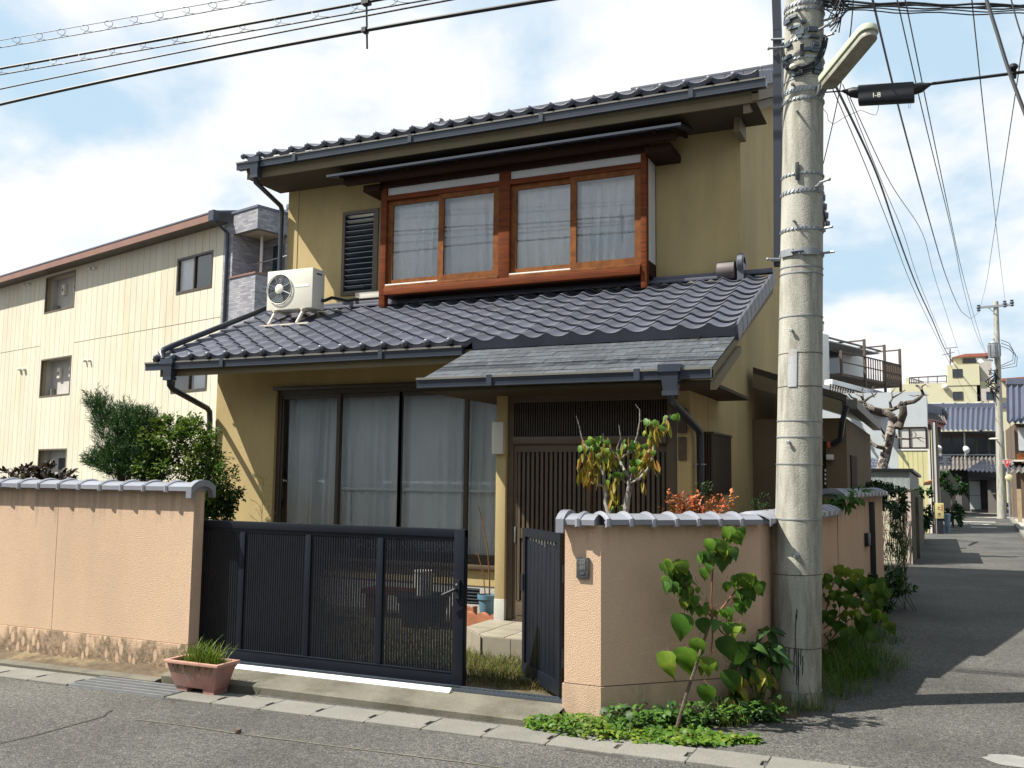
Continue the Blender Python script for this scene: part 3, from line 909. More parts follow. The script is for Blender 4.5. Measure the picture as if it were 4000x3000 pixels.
part('porch_post_foot', MB().box((-3.763, 7.926, .1), (-3.657, 9.09, .44)), M['foundation'], house, bevel=.006)
part('porch_post_foot', MB().box((XR - .118, 7.926, .1), (XR + .002, 8.6, .44)), M['foundation'], house, bevel=.006)
up = MB().holes((XL, YU, 3.5), (1, 0, 0), (0, 0, 1), (0, -1, 0), XR - XL, 2.42, [(.93, .49, 1.48, 1.62), (1.80, .34, 5.26, 1.74)], .14)
part('upper_wall', up, M['stucco'], house, smooth=False)
def gz(y): return min(5.74 + (y - 9.65) * .424, 7.245 - (y - 13.2) * .424) - .13
sd = MB()
for x in (XL, XR):
    sd.quad((x, YU, 3.0), (x, 15.5, 3.0), (x, 15.5, gz(15.5)), (x, 13.2, gz(13.2)), (x, YU, gz(YU)))
sd.quad((XL, YF + .002, .06), (XL, YU, .06), (XL, YU, 3.70), (XL, YF + .002, 3.16))
sd.quad((XL, YU, .06), (XL, 15.5, .06), (XL, 15.5, 3.0), (XL, YU, 3.0))
sd.quad((XL, 15.5, .06), (XR, 15.5, .06), (XR, 15.5, gz(15.5)), (XL, 15.5, gz(15.5)))
part('gable_wall', sd, M['stucco'], house, smooth=False)
part('corner_trim', MB().box((XL - .012, YU - .008, 3.9), (XL + .16, YU + .001, 5.70)), M['stucco'], house, smooth=False)
fl = MB().box((XL + .15, YF + .9, .45), (-3.7, YF + 2.2, .5)).box((XL + .15, YF + 1.9, .5), (-3.7, YF + 1.95, 2.8))
fl.box((XL + .15, YU + 1.6, 3.6), (XR - .1, YU + 1.65, 5.6)).box((XL + .15, YU + .15, 3.55), (XR - .1, YU + 1.6, 3.6))
part('inner_room', fl, mat('dim_room', (0.30, 0.28, 0.25), 0.9, 0.1, 2), house, smooth=False)

# lower roof -----------------------------------------------------------
def slope_pt(u, v, n, y0, z0): return V((u, y0 + v * ct - n * st_, z0 + v * st_ + n * ct))
low = part('lower_roof', MB().prism([(VL + .03, 8.34, 2.835), (VL + .03, 8.34, 2.745), (VL + .03, YU + .1, 3.62), (VL + .03, YU + .1, 3.735)], (VR - VL - .06, 0, 0)), M['tan'], house, smooth=False)
PITCH = (VR - VL - .04) / 26
ROW = .2355
def tile_section(n=10):
    return [(0, .012), (.0, .034), (.045, .047), (.10, .047), (.18, .036), (.30, .016), (.44, .003), (.58, 0), (.74, .005), (.88, .018), (1.0, .034)]
def tile_mesh(kind):
    mb = MB()
    sec = tile_section(); n = len(sec); Lt = .285; lift = .030; th = .017
    top = lambda v: [(u * PITCH, v, z + lift * (1 - v / Lt)) for u, z in sec]
    a = top(-.0); a2 = [(x, y + .002, z + .0) for x, y, z in a]
    a = [(x, y, z - .0025) for x, y, z in a]
    b = top(Lt)
    und = [(x, y + .002, z - th) for x, y, z in a]
    vs = a + a2 + b + und
    fs = []
    for i in range(n - 1):
        fs.append((n + i, n + i + 1, 2 * n + i + 1, 2 * n + i))
        fs.append((i, i + 1, n + i + 1, n + i))
        fs.append((3 * n + i, 3 * n + i + 1, i + 1, i))
    fs.append((3 * n, 0, n, 2 * n))
    mb.add(vs, fs)
    if kind == 'eave':
        # drooping curved front lip and a round boss over the joint
        lip = []
        for i, (u, z) in enumerate(sec[2:]):
            dz = -.052 - .012 * math.sin(math.pi * min(1, max(0, (u - .1) / .9)))
            lip.append((u * PITCH, -.006, z + lift + dz))
        m = len(lip); st0 = [(x, -.006, z - th + .006) for (x, y, z) in [(u * PITCH, 0, z + lift) for u, z in sec[2:]]]
        mb.add(st0 + lip + [(x, y + .012, z) for x, y, z in lip], [(i, m + i, m + i + 1, i + 1) for i in range(m - 1)] + [(m + i, 2 * m + i, 2 * m + i + 1, m + i + 1) for i in range(m - 1)])
        mb.box((.36 * PITCH, -.009, -.012), (.80 * PITCH, -.005, -.006))
        mb.ball((.022, -.022, .046), .037, 12, 8, (1, .8, 1.08))
    elif kind == 'fill':
        # straight flashing closing the wave down to the porch roof
        st0 = [(u * PITCH, -.002, z + lift - th + .004) for u, z in sec[1:]]
        bot = [(u * PITCH, -.002, -.058) for u, z in sec[1:]]
        m = len(st0)
        mb.add(st0 + bot, [(i, m + i, m + i + 1, i + 1) for i in range(m - 1)])
    return mb.mesh('tile', M['kawara'], smooth=True)
T_N, T_E, T_F = tile_mesh('n'), tile_mesh('eave'), tile_mesh('fill')
rotm = (TH, 0, 0)
Y0T, Z0T = 8.285, 2.885
for r in range(10):
    for c in range(26):
        u = VL + .02 + c * PITCH
        me = T_N
        if r == 0: me = T_E if u < -4.36 else T_F
        p = slope_pt(u, r * ROW, 0, Y0T, Z0T)
        inst('tile', me, p, low, rot=(TH + rnd(-.012, .012), rnd(-.006, .006), rnd(-.008, .008)))
vt_m = MB().box((-.012, 0, -.10), (.012, .275, .045)).box((-.014, -.003, -.10), (-.05, .012, .03)).mesh('verge_tile', M['kawara'], smooth=False)
for r in range(10):
    p = slope_pt(VR - .012, r * ROW, 0, Y0T, Z0T)
    inst('verge_tile', vt_m, p, low, rot=(TH + .06, 0, 0))
    p = slope_pt(VL + .012, r * ROW, 0, Y0T, Z0T)
    inst('verge_tile', vt_m, p, low, rot=(TH + .06, 0, 0))
# flashing under the upper wall and its end ornament
part('ridge_flashing', MB().box((VL, 10.30, 3.815), (VR, YU, 3.868)), M['kawara'], low, bevel=.008)
part('ridge_flashing', MB().box((VL + .2, 10.235, 3.775), (-1.98, 10.33, 3.812)), M['kawara'], low, bevel=.008)
mo = MB(); random.seed(4)
for c in range(3, 24):
    if random.random() < .6:
        x = VL + .02 + c * PITCH + rnd(.06, .14)
        mo.prism([(x, 10.22, 3.748), (x + rnd(.06, .12), 10.22, 3.748), (x + .05, 10.22, 3.772)], (0, .08, .02))
part('mortar', mo, M['concrete_lt'], low, kind='stuff', smooth=False)
orn = MB().lathe((-1.935, 10.27, 3.93), [(.0, 0), (.105, 0), (.115, .01), (.115, .06), (.105, .072), (.075, .072), (.07, .04), (0, .04)], 20, axis=(1, 0, 0), cap=False)
orn.box((-1.935, 10.20, 3.74), (-1.865, 10.34, 3.93))
part('ridge_ornament', orn, M['kawara'], low, fix=True, smooth=True)
part('saddle_tile', MB().lathe((-2.16, 10.29, 3.87), [(.10, 0), (.105, .01), (.105, .19), (.08, .2)], 14, axis=(1, 0, 0)), M['kawara_old'], low)

# gutters --------------------------------------------------------------
def gutter(x0, x1, y, z, h=.078):
    d = (x1 - x0, 0, 0)
    g = part('gutter', MB().prism([(x0, y, z), (x0, y + .006, z - .025), (x0, y + .012, z - h), (x0, y + .095, z - h - .004), (x0, y + .105, z - .005)], d), M['gutter'], house, smooth=False)
    part('gutter_lip', MB().prism([(x0, y - .006, z + .006), (x0, y - .006, z - .012), (x0, y + .0, z - .014), (x0, y + .02, z + .010)], d), M['gutter_lip'], g, smooth=False)
    part('gutter_bead', MB().prism([(x0, y + .0085, z - h + .002), (x0, y + .0085, z - h - .010), (x0, y + .03, z - h - .012), (x0, y + .03, z - h - .003)], d), M['gutter'], g, smooth=False)
    for k in range(max(2, int((x1 - x0) / 1.6))):
        x = x0 + (k + .55) * (x1 - x0) / max(2, int((x1 - x0) / 1.6))
        part('gutter_joint', MB().box((x - .025, y - .009, z - h - .012), (x + .025, y + .02, z + .012)), M['gutter'], g, smooth=False)
    return g
gutter(-8.555, -4.31, 8.25, 2.862)
gutter(-8.50, -1.505, 9.615, 5.742, .085)
gutter(-4.262, -1.60, 7.285, 2.432, .072)
part('fascia', MB().box((VL + .03, 8.335, 2.70), (-4.30, 8.352, 2.785)), M['tan'], house, smooth=False)
part('fascia', MB().box((VL + .03, 9.715, 5.53), (VR - .03, 9.735, 5.70)), M['tan'], house, smooth=False)

# porch roof --------------------------------------------------------------
PS = math.atan(.40)
pr0 = V((0, 7.33, 2.452))
can = part('porch_roof', MB().prism([(-4.235, 7.335, 2.42), (-4.235, 7.335, 2.345), (-4.235, 8.36, 2.745), (-4.235, 8.36, 2.82)], (2.635, 0, 0)), M['tan'], house, smooth=False)
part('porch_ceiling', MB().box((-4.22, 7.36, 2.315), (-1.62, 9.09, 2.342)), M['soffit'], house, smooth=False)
part('verge_trim', MB().prism([(-1.612, 7.335, 2.32), (-1.612, 7.335, 2.26), (-1.612, 8.40, 2.69), (-1.612, 8.40, 2.75)], (.05, 0, 0)), M['tan'], house, smooth=False)
part('corbel', MB().box((XR, 8.02, 2.46), (-1.63, 8.09, 2.54)), M['tan'], house, smooth=False)
def mat_shingle():
    m = mat('slate_shingle', (0.058, 0.066, 0.08), 0.62, 0.28, 7, 0.15, 60, rand=0.28, col2=(0.115, 0.125, 0.135), c2scale=5, c2lo=0.52, c2hi=0.75, stretch=(3, 1, 1), spec=.45)
    return m
M['shingle'] = mat_shingle()
M['shingle_edge'] = mat('rust_stained_edge', (0.16, 0.13, 0.08), 0.7, 0.35, 12)
cs, ss = math.cos(PS), math.sin(PS)
sw = 2.635 / 9; sh = 1.075 / 8
shm = MB().prism([(.002, 0, 0), (.002, 0, .007), (.002, sh * 1.15, .003), (.002, sh * 1.15, -.002)], (sw - .004, 0, 0))
me_s = shm.mesh('shingle', [M['shingle'], M['shingle_edge']], smooth=False)
for p in me_s.polygons:
    if p.normal.y < -.9: p.material_index = 1
half = MB().prism([(.002, 0, 0), (.002, 0, .007), (.002, sh * 1.15, .003), (.002, sh * 1.15, -.002)], (sw / 2 - .004, 0, 0))
me_h = half.mesh('shingle', [M['shingle'], M['shingle_edge']], smooth=False)
for p in me_h.polygons:
    if p.normal.y < -.9: p.material_index = 1
for r in range(8):
    y = 7.33 + r * sh * cs; z = 2.425 + r * sh * ss
    xs_ = [-4.235 + sw * k for k in range(9)] if r % 2 == 0 else [-4.235 + sw / 2 + sw * k for k in range(8)]
    for x in xs_:
        inst('shingle', me_s, (x, y, z + rnd(0, .003)), can, rot=(PS, rnd(-.004, .004), rnd(-.004, .004)))
    if r % 2:
        inst('shingle', me_h, (-4.235, y, z), can, rot=(PS, 0, 0)); inst('shingle', me_h, (-1.60 - sw / 2, y, z), can, rot=(PS, 0, 0))

# upper roof -----------------------------------------------------------
uppr = MB()
uppr.prism([(VL + .03, 9.70, 5.735), (VL + .03, 9.70, 5.62), (VL + .03, 13.2, 7.105), (VL + .03, 16.35, 5.77), (VL + .03, 16.35, 5.885), (VL + .03, 13.2, 7.22)], (VR - VL - .06, 0, 0))
upr = part('upper_roof', uppr, M['tan'], house, smooth=False)
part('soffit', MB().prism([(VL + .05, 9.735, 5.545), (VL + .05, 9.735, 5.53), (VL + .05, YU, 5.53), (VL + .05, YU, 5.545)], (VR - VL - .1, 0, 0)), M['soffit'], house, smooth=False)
for c in range(26):
    u = VL + .02 + c * PITCH
    inst('tile', T_E, (u, 9.645, 5.782), upr, rot=(TH + rnd(-.01, .01), 0, rnd(-.008, .008)))
cover = MB()
for c in range(26):
    u = VL + .02 + c * PITCH
    sec = tile_section()
    for (u0, z0), (u1, z1) in zip(sec[1:], sec[2:]):
        for y0, y1, zz0, zz1 in ((9.85, 13.2, 5.874, 7.294), (13.2, 16.4, 7.294, 5.937)):
            cover.quad((u + u0 * PITCH, y0, zz0 + z0), (u + u1 * PITCH, y0, zz0 + z1), (u + u1 * PITCH, y1, zz1 + z1), (u + u0 * PITCH, y1, zz1 + z0))
part('tile_field', cover, M['kawara'], upr, kind='stuff')
for r in range(16):
    p = V((VR - .012, 9.645 + r * ROW * ct, 5.782 + r * ROW * st_)); inst('verge_tile', vt_m, p, upr, rot=(TH + .05, 0, 0))
T2 = TH
for r in range(15):
    p = V((VR - .012, 16.4 - r * ROW * math.cos(T2), 5.94 + r * ROW * math.sin(T2))); inst('verge_tile', vt_m, p, upr, rot=(TH * 0 + T2 + .05, 0, math.pi))
rg = MB()
for k, (hw, z) in enumerate(((.16, 7.285), (.13, 7.325), (.10, 7.365))):
    n = 22
    for i in range(n):
        a = -7.33 + (VR + 7.33) * i / n; b = -7.33 + (VR + 7.33) * (i + 1) / n
        rg.box((a + .004, 13.2 - hw, z), (b - .004, 13.2 + hw, z + .034))
for i in range(9):
    a = -4.04 + (VR + 4.04) * i / 9; b = -4.04 + (VR + 4.04) * (i + 1) / 9
    rg.box((a + .004, 13.1, 7.405), (b - .004, 13.3, 7.435))
part('ridge_tiles', rg, M['kawara'], upr, kind='stuff', smooth=False)
part('ridge_ornament', MB().lathe((-7.43, 13.2, 7.40), [(.09, 0), (.10, .02), (.10, .1), (.08, .12)], 16, axis=(1, 0, 0)).box((-7.43, 13.08, 7.2), (-7.33, 13.32, 7.40)), M['kawara'], upr)
for dz, x0, y0 in ((-.0, -1.66, 9.70), (-.11, -1.76, 9.74)):
    part('verge_board', MB().prism([(x0, y0, 5.64 + dz), (x0, y0, 5.54 + dz), (x0, 13.2, 7.03 + dz), (x0, 13.2, 7.13 + dz)], (.07, 0, 0)), M['tan'], house, smooth=False)
part('bracket', MB().box((XR + .0, 10.05, 5.36), (XR + .07, 10.40, 5.53)), M['tan'], house, smooth=False)

# big sliding window, ground floor ------------------------------------------
win = part('window', MB().holes((-7.28, YF + .045, .62), (1, 0, 0), (0, 0, 1), (0, -1, 0), 3.40, 1.95, [(.055, .05, 3.345, 1.90)], .08), M['bronze'], house, smooth=False)
part('sill', MB().box((-7.30, YF - .045, .575), (-3.86, YF + .10, .62)), M['bronze_lt'], house, bevel=.004)
part('head_trim', MB().box((-7.31, YF - .03, 2.57), (-3.86, YF + .12, 2.615)), M['bronze'], house, bevel=.004)
ex = [-7.225, -6.403, -5.57, -4.715, -3.935]
for i in range(4):
    a, b = ex[i], ex[i + 1]; yy = YF + (.062 if i in (0, 3) else .088)
    f = part('sash', MB().holes((a - .02, yy, .67), (1, 0, 0), (0, 0, 1), (0, -1, 0), b - a + .04, 1.85, [(.045, .05, b - a - .005, 1.80)], .025), M['bronze'], win, smooth=False)
    part('pane', MB().quad((a + .02, yy + .012, .72), (b - .02, yy + .012, .72), (b - .02, yy + .012, 2.47), (a + .02, yy + .012, 2.47)), M['glass_dk'], win, smooth=False)
    if i > 0:
        part('mid_rail', MB().box((a + .025, yy + .05, 1.392), (b - .025, yy + .065, 1.418)), M['curtain_dim'], win, smooth=False)
def curtain(x0, x1, z0, z1, y, amp, per, flare=0.0, seed=0):
    mb = MB(); rr = random.Random(seed); nx = int((x1 - x0) / .016); nz = 8
    ph = rr.random() * 6; vs = []; fs = []
    ks = [rr.uniform(-.5, .5) for _ in range(400)]
    for j in range(nz + 1):
        t = j / nz; z = z0 + (z1 - z0) * t
        for i in range(nx + 1):
            s = i / nx; x = x0 + (x1 - x0) * s
            wv = math.sin(2 * math.pi * s * (x1 - x0) / per + ph + 1.4 * math.sin(s * 9 + ph) + flare * (t - .5) * 3 * math.sin(s * 5))
            w2 = math.sin(2 * math.pi * s * (x1 - x0) / (per * .41) + 2 * ph)
            a = amp * (0.75 + .5 * math.sin(s * 13 + ph)) * (1 - .5 * t * t)
            vs.append((x + flare * .06 * (1 - t) * math.sin(s * 7 + ph), y + a * wv + .35 * a * w2, z))
    for j in range(nz):
        for i in range(nx):
            q = j * (nx + 1) + i
            fs.append((q, q + 1, q + nx + 2, q + nx + 1))
    return mb.add(vs, fs)
part('curtain', curtain(-7.24, -6.30, .66, 2.50, YF + .20, .042, .11, .6, 1), M['curtain_dim'], win, label='gathered pale curtain at the left end of the window')
part('curtain', curtain(-6.34, -3.9, .66, 2.52, YF + .20, .030, .15, 0, 2), M['curtain_dim'], win)

# entrance ------------------------------------------------------------------
door = part('entrance_door', MB().holes((-3.66, 7.97, .20), (1, 0, 0), (0, 0, 1), (0, -1, 0), 1.625, 2.14, [(.06, .06, 1.525, 1.66), (.06, 1.735, 1.525, 2.05)], .10), M['bronze_lt'], house, smooth=False)
part('transom_rail', MB().box((-3.60, 7.945, 1.865), (-2.135, 7.97, 1.93)), M['bronze_lt'], door, bevel=.004)
part('porch_beam', MB().box((-3.66, 7.955, 2.345), (-2.035, 8.10, 2.66)), M['bronze'], house, smooth=False)
sl2 = MB().box((-.006, -.012, 0), (.006, .012, .305)).mesh('transom_slat', M['bronze'], smooth=False)
for i in range(62):
    inst('transom_slat', sl2, (-3.585 + i * .0234, 7.995, 1.94), door)
part('transom_back', MB().box((-3.60, 8.03, 1.93), (-2.13, 8.04, 2.26)), M['black'], door, smooth=False)
def leaf(x0, x1, y):
    f = MB().holes((x0, y, .262), (1, 0, 0), (0, 0, 1), (0, -1, 0), x1 - x0, 1.60, [(.038, .17, x1 - x0 - .038, 1.53)], .035)
    part('door_leaf', f, M['bronze_lt'], door, smooth=False)
    part('door_glass', MB().box((x0 + .03, y + .026, .43), (x1 - .03, y + .032, 1.80)), M['louvre'], door, smooth=False)
    part('kick_panel', MB().box((x0 + .05, y - .004, .30), (x1 - .05, y - .0005, .415)), M['bronze_lt'], door, bevel=.001)
    n = 15; w_ = x1 - x0 - .076
    for i in range(n):
        inst('door_slat', SLM, (x0 + .038 + w_ * (i + .5) / n, y + .010, .432), door)
SLM = MB().box((-.0125, -.014, 0), (.0125, .010, 1.36)).mesh('door_slat', M['bronze_lt'], smooth=False)
leaf(-3.605, -2.845, 7.985)
leaf(-2.88, -2.125, 8.03)
part('door_pull', MB().box((-3.592, 7.979, .955), (-3.575, 7.984, 1.10)), M['galv'], door, bevel=.003)
part('lock_plate', MB().box((-3.54, 7.968, 1.0), (-3.522, 7.976, 1.09)).box((-3.516, 7.968, 1.0), (-3.498, 7.976, 1.09)), M['bronze_lt'], door, smooth=False)
part('porch_lamp', MB().prism([(-3.79, 7.93, 1.77), (-3.665, 7.93, 1.77), (-3.665, 7.875, 1.77), (-3.70, 7.855, 1.77), (-3.765, 7.865, 1.77), (-3.79, 7.895, 1.77)], (0, 0, .30)), M['offwhite'], house, bevel=.006)
part('door_plaque', MB().box((-2.020, 7.905, 1.715), (-1.950, 7.93, 1.915)), M['bark_dk'], house, bevel=.006)
part('meter_box', MB().box((-2.022, 7.89, 1.95), (-1.945, 7.93, 2.16)), M['bronze'], house, bevel=.005)

# tiled step
stp = thing('porch_step', (-3.0, 7.5, .09), 'low beige tiled step in front of the slatted entrance door', 'step')
foot = [(-3.80, 7.93), (-3.80, 7.44), (-3.46, 7.09), (-1.95, 7.09), (-1.95, 7.93)]
part('base', MB().prism([(x, y, .05) for x, y in foot], (0, 0, .178)), mat('step_mortar', (0.22, 0.2, 0.16), .9, .1, 5), stp, smooth=False)
def clip_cell(x0, x1, y0, y1):
    pts = [(x0, y0), (x1, y0), (x1, y1), (x0, y1)]
    # keep the side x + y > c of the chamfer
    c = -3.46 + 7.09 + .012
    out = []
    for i in range(4):
        a, b = pts[i], pts[(i + 1) % 4]; fa, fb = a[0] + a[1] - c, b[0] + b[1] - c
        if fa >= 0: out.append(a)
        if fa * fb < 0:
            t = fa / (fa - fb); out.append((a[0] + (b[0] - a[0]) * t, a[1] + (b[1] - a[1]) * t))
    return out
for i in range(7):
    for j in range(4):
        x0 = -3.80 + i * .266; y0 = 7.09 + j * .21
        cell = clip_cell(x0 + .004, x0 + .262, y0 + .004, y0 + .206)
        if len(cell) > 2:
            part('floor_tile', MB().prism([(x, y, .226) for x, y in cell], (0, 0, .024 + rnd(0, .002))), M['tilefloor'], stp, bevel=.003)
for i in range(6):
    x0 = -3.46 + i * .255
    part('edge_tile', MB().box((x0 + .003, 7.078, .075), (x0 + .252, 7.0885, .245)), M['tilefloor'], stp, smooth=False)
for k in range(2):
    a = V((-3.80, 7.43, 0)).lerp(V((-3.47, 7.085, 0)), k / 2); b = V((-3.80, 7.43, 0)).lerp(V((-3.47, 7.085, 0)), (k + .98) / 2)
    part('edge_tile', MB().prism([a + V((0, 0, .075)), b + V((0, 0, .075)), b + V((0, 0, .245)), a + V((0, 0, .245))], (-.008, -.008, 0)), M['tilefloor'], stp, smooth=False)

# jalousie window --------------------------------------------------------------
jal = part('jalousie_window', MB().holes((-7.285, YU - .02, 3.975), (1, 0, 0), (0, 0, 1), (0, -1, 0), .575, 1.155, [(.045, .045, .50, 1.11)], .10), M['bronze_lt'], house, smooth=False)
jm = MB().obox((0, 0, 0), (.228, 0, 0), (0, .0045, .006), (0, -.030, .040)).mesh('louvre_slat', M['louvre'], smooth=False)
jr = MB().box((-.228, -.036, -.038), (.228, -.030, -.031)).mesh('louvre_edge', M['galv'], smooth=False)
for i in range(14):
    z = 4.06 + i * .0755
    inst('louvre_slat', jm, (-7.0125, YU + .03, z), jal)
    inst('louvre_edge', jr, (-7.0125, YU + .03, z), jal)
part('dark_back', MB().box((-7.25, YU + .09, 4.0), (-6.77, YU + .10, 5.10)), M['black'], jal, smooth=False)

# projecting wooden window ---------------------------------------------------------
BY = 10.0
BX0, BX1 = -6.43, -2.90
bay = part('bay_window', MB().box((BX0 + .01, BY + .03, 3.845), (BX1 - .01, YU + .02, 3.90)).box((BX0 + .01, BY + .03, 5.25), (BX1 - .01, YU + .02, 5.29)), M['wood_dark'], house, smooth=False)
for x0, x1, z0 in ((BX0, BX0 + .088, 3.70), (-4.748, -4.602, 3.93), (BX1 - .068, BX1, 3.69)):
    part('bay_post', MB().box((x0, BY, z0), (x1, BY + .09, 5.34)), M['wood'], bay, bevel=.005)
part('bottom_beam', MB().box((BX0 + .09, BY - .035, 3.842), (BX1 - .069, BY + .06, 3.930)), M['wood'], bay, bevel=.006)
part('top_beam', MB().box((BX0 - .02, BY - .01, 5.25), (BX1 + .01, BY + .10, 5.36)), M['wood_dark'], bay, bevel=.004)
part('back_left', MB().box((BX0, BY + .09, 3.86), (BX0 + .05, YU, 5.34)), M['wood_dark'], bay, smooth=False)
for a, b in ((BX0 + .088, -4.748), (-4.602, BX1 - .068)):
    part('transom_panel', MB().box((a, BY + .03, 5.145), (b, BY + .05, 5.25)), M['white_panel'], bay, smooth=False)
    part('lintel', MB().box((a, BY - .004, 5.082), (b, BY + .08, 5.145)), M['wood'], bay, bevel=.004)
    part('sill_rail', MB().box((a, BY - .012, 3.93), (b, BY + .08, 3.968)), M['wood_sash'], bay, bevel=.004)
    m_ = (a + b) / 2
    for k, (p, q, yy) in enumerate(((a, m_ + .04, BY + .045), (m_ - .04, b, BY + .012))):
        part('sash', MB().holes((p, yy, 3.972), (1, 0, 0), (0, 0, 1), (0, -1, 0), q - p, 1.108, [(.075, .075, q - p - .075, 1.045)], .03), M['wood_sash'], bay, smooth=False)
        part('pane', MB().quad((p + .06, yy + .015, 4.03), (q - .06, yy + .015, 4.03), (q - .06, yy + .015, 5.03), (p + .06, yy + .015, 5.03)), M['glass'], bay, smooth=False)
    part('track', MB().box((a + .01, BY - .01, 3.9685), (m_ - .03, BY + .02, 3.984)), M['rail'], bay, smooth=False)
    part('curtain', curtain(a - .03, b + .03, 3.96, 5.10, BY + .13, .030, .13, 1.0, int(a * 10)), M['curtain'], bay)
part('side_panel', MB().box((BX1 - .02, BY + .095, 4.02), (BX1 - .002, YU - .02, 5.24)), M['white_panel'], bay, smooth=False)
part('side_frame', MB().box((BX1 - .03, BY + .09, 3.86), (BX1, YU, 4.02)).box((BX1 - .03, BY + .09, 5.24), (BX1, YU, 5.34)).box((BX1 - .03, YU - .02, 4.02), (BX1 + .0, YU + .0, 5.24)), M['wood_dark'], bay, smooth=False)
hoodt = MB().prism([(-7.03, 9.66, 5.365), (-7.03, 9.66, 5.395), (-7.03, YU, 5.60), (-7.03, YU, 5.57)], (4.61, 0, 0))
hood = part('window_hood', hoodt, M['gutter'], house, smooth=False)
part('hood_edge', MB().prism([(-7.04, 9.645, 5.372), (-7.04, 9.645, 5.40), (-7.04, 9.672, 5.408), (-7.04, 9.672, 5.375)], (4.63, 0, 0)), M['gutter'], hood, smooth=False)
part('hood_purlin', MB().box((-6.88, 9.80, 5.30), (-2.52, 9.90, 5.40)), M['wood_dark'], hood, bevel=.004)
for x in (-6.88, -6.6, -5.9, -5.2, -4.6, -4.0, -3.4, -2.75, -2.55):
    part('rafter', MB().prism([(x, 9.70, 5.355), (x, 9.70, 5.375), (x, YU, 5.568), (x, YU, 5.50)], (.035, 0, 0)), M['wood_dark'], hood, smooth=False)
part('hood_bracket', MB().prism([(-6.66, 9.93, 5.21), (-6.66, 9.93, 5.30), (-6.66, YU, 5.30), (-6.66, YU, 5.21)], (.24, 0, 0)), M['wood_dark'], hood, bevel=.004)
part('hood_bracket', MB().prism([(-2.90, 9.93, 5.21), (-2.90, 9.93, 5.30), (-2.90, YU, 5.30), (-2.90, YU, 5.21)], (.3, 0, 0)), M['wood_dark'], hood, bevel=.004)

# lattice over the side window -----------------------------------------------------
gl = part('window_grille', MB().box((XR, 8.40, 1.965), (XR + .095, 9.26, 1.985)).box((XR, 8.40, 1.41), (XR + .095, 9.26, 1.43)), M['bronze'], house, smooth=False)
part('grille_back', MB().box((XR, 8.43, 1.43), (XR + .02, 9.23, 1.965)), M['black'], gl, smooth=False)
gs = MB().box((-.006, -.008, 0), (.006, .008, .535)).mesh('grille_bar', M['bronze'], smooth=False)
for i in range(26):
    inst('grille_bar', gs, (XR + .08, 8.42 + i * .0328, 1.43), gl)
for i in range(4):
    inst('grille_bar', gs, (XR + .01 + i * .022, 8.408, 1.43), gl)

# downpipes -----------------------------------------------------------------
def hopper(x, y, z, w, h, parent=house):
    mb = MB()
    mb.box((x - w * .62, y - .01, z - h * .22), (x + w * .62, y + .13, z))
    t = [(x - w * .5, y, z - h * .22), (x + w * .5, y, z - h * .22), (x + w * .5, y + .11, z - h * .22), (x - w * .5, y + .11, z - h * .22)]
    b = [(x - w * .36, y + .015, z - h * .78), (x + w * .36, y + .015, z - h * .78), (x + w * .36, y + .095, z - h * .78), (x - w * .36, y + .095, z - h * .78)]
    mb.add(t + b, [(0, 4, 5, 1), (1, 5, 6, 2), (2, 6, 7, 3), (3, 7, 4, 0), (4, 7, 6, 5), (0, 1, 2, 3)])
    mb.box((x - w * .42, y + .01, z - h * .92), (x + w * .42, y + .10, z - h * .78))
    return part('rain_hopper', mb, M['gutter'], parent, smooth=False)
hopper(-8.185, 9.59, 5.775, .15, .30)
hopper(-8.185, 8.225, 2.895, .15, .27)
hopper(-1.925, 7.262, 2.468, .15, .27)
part('downpipe', MB().tube([(-8.185, 9.64, 5.50), (-8.19, 9.66, 5.45), (-8.25, 10.27, 5.30), (-8.265, 10.32, 5.25), (-8.27, 10.325, 5.1), (-8.27, 10.325, 4.0), (-8.275, 10.31, 3.93), (-8.29, 10.22, 3.88)], .034, 10), M['pipe'], house)
part('downpipe', MB().tube([(-8.285, 10.25, 3.90), (-8.33, 10.05, 3.80), (-8.345, 9.9, 3.72), (-8.365, 8.48, 3.09), (-8.37, 8.36, 3.03), (-8.355, 8.30, 2.98), (-8.30, 8.285, 2.90)], .036, 10), M['pipe'], house)
part('downpipe', MB().tube([(-8.185, 8.285, 2.65), (-8.185, 8.29, 2.59), (-8.19, 8.34, 2.55), (-8.235, 8.98, 2.37), (-8.24, 9.03, 2.33), (-8.24, 9.04, 2.22), (-8.24, 9.04, .1)], .035, 10), M['pipe'], house)
part('downpipe', MB().tube([(-1.925, 7.31, 2.24), (-1.925, 7.325, 2.19), (-1.915, 7.38, 2.16), (-1.865, 7.98, 1.985), (-1.86, 8.03, 1.95), (-1.86, 8.04, 1.88), (-1.86, 8.04, .1)], .033, 10), M['pipe'], house, label='porch downpipe bent back to the corner of the house')
part('pipe_clip', MB().box((-1.93, 8.01, 1.68), (-1.82, 8.075, 1.69)), M['galv'], house, smooth=False)

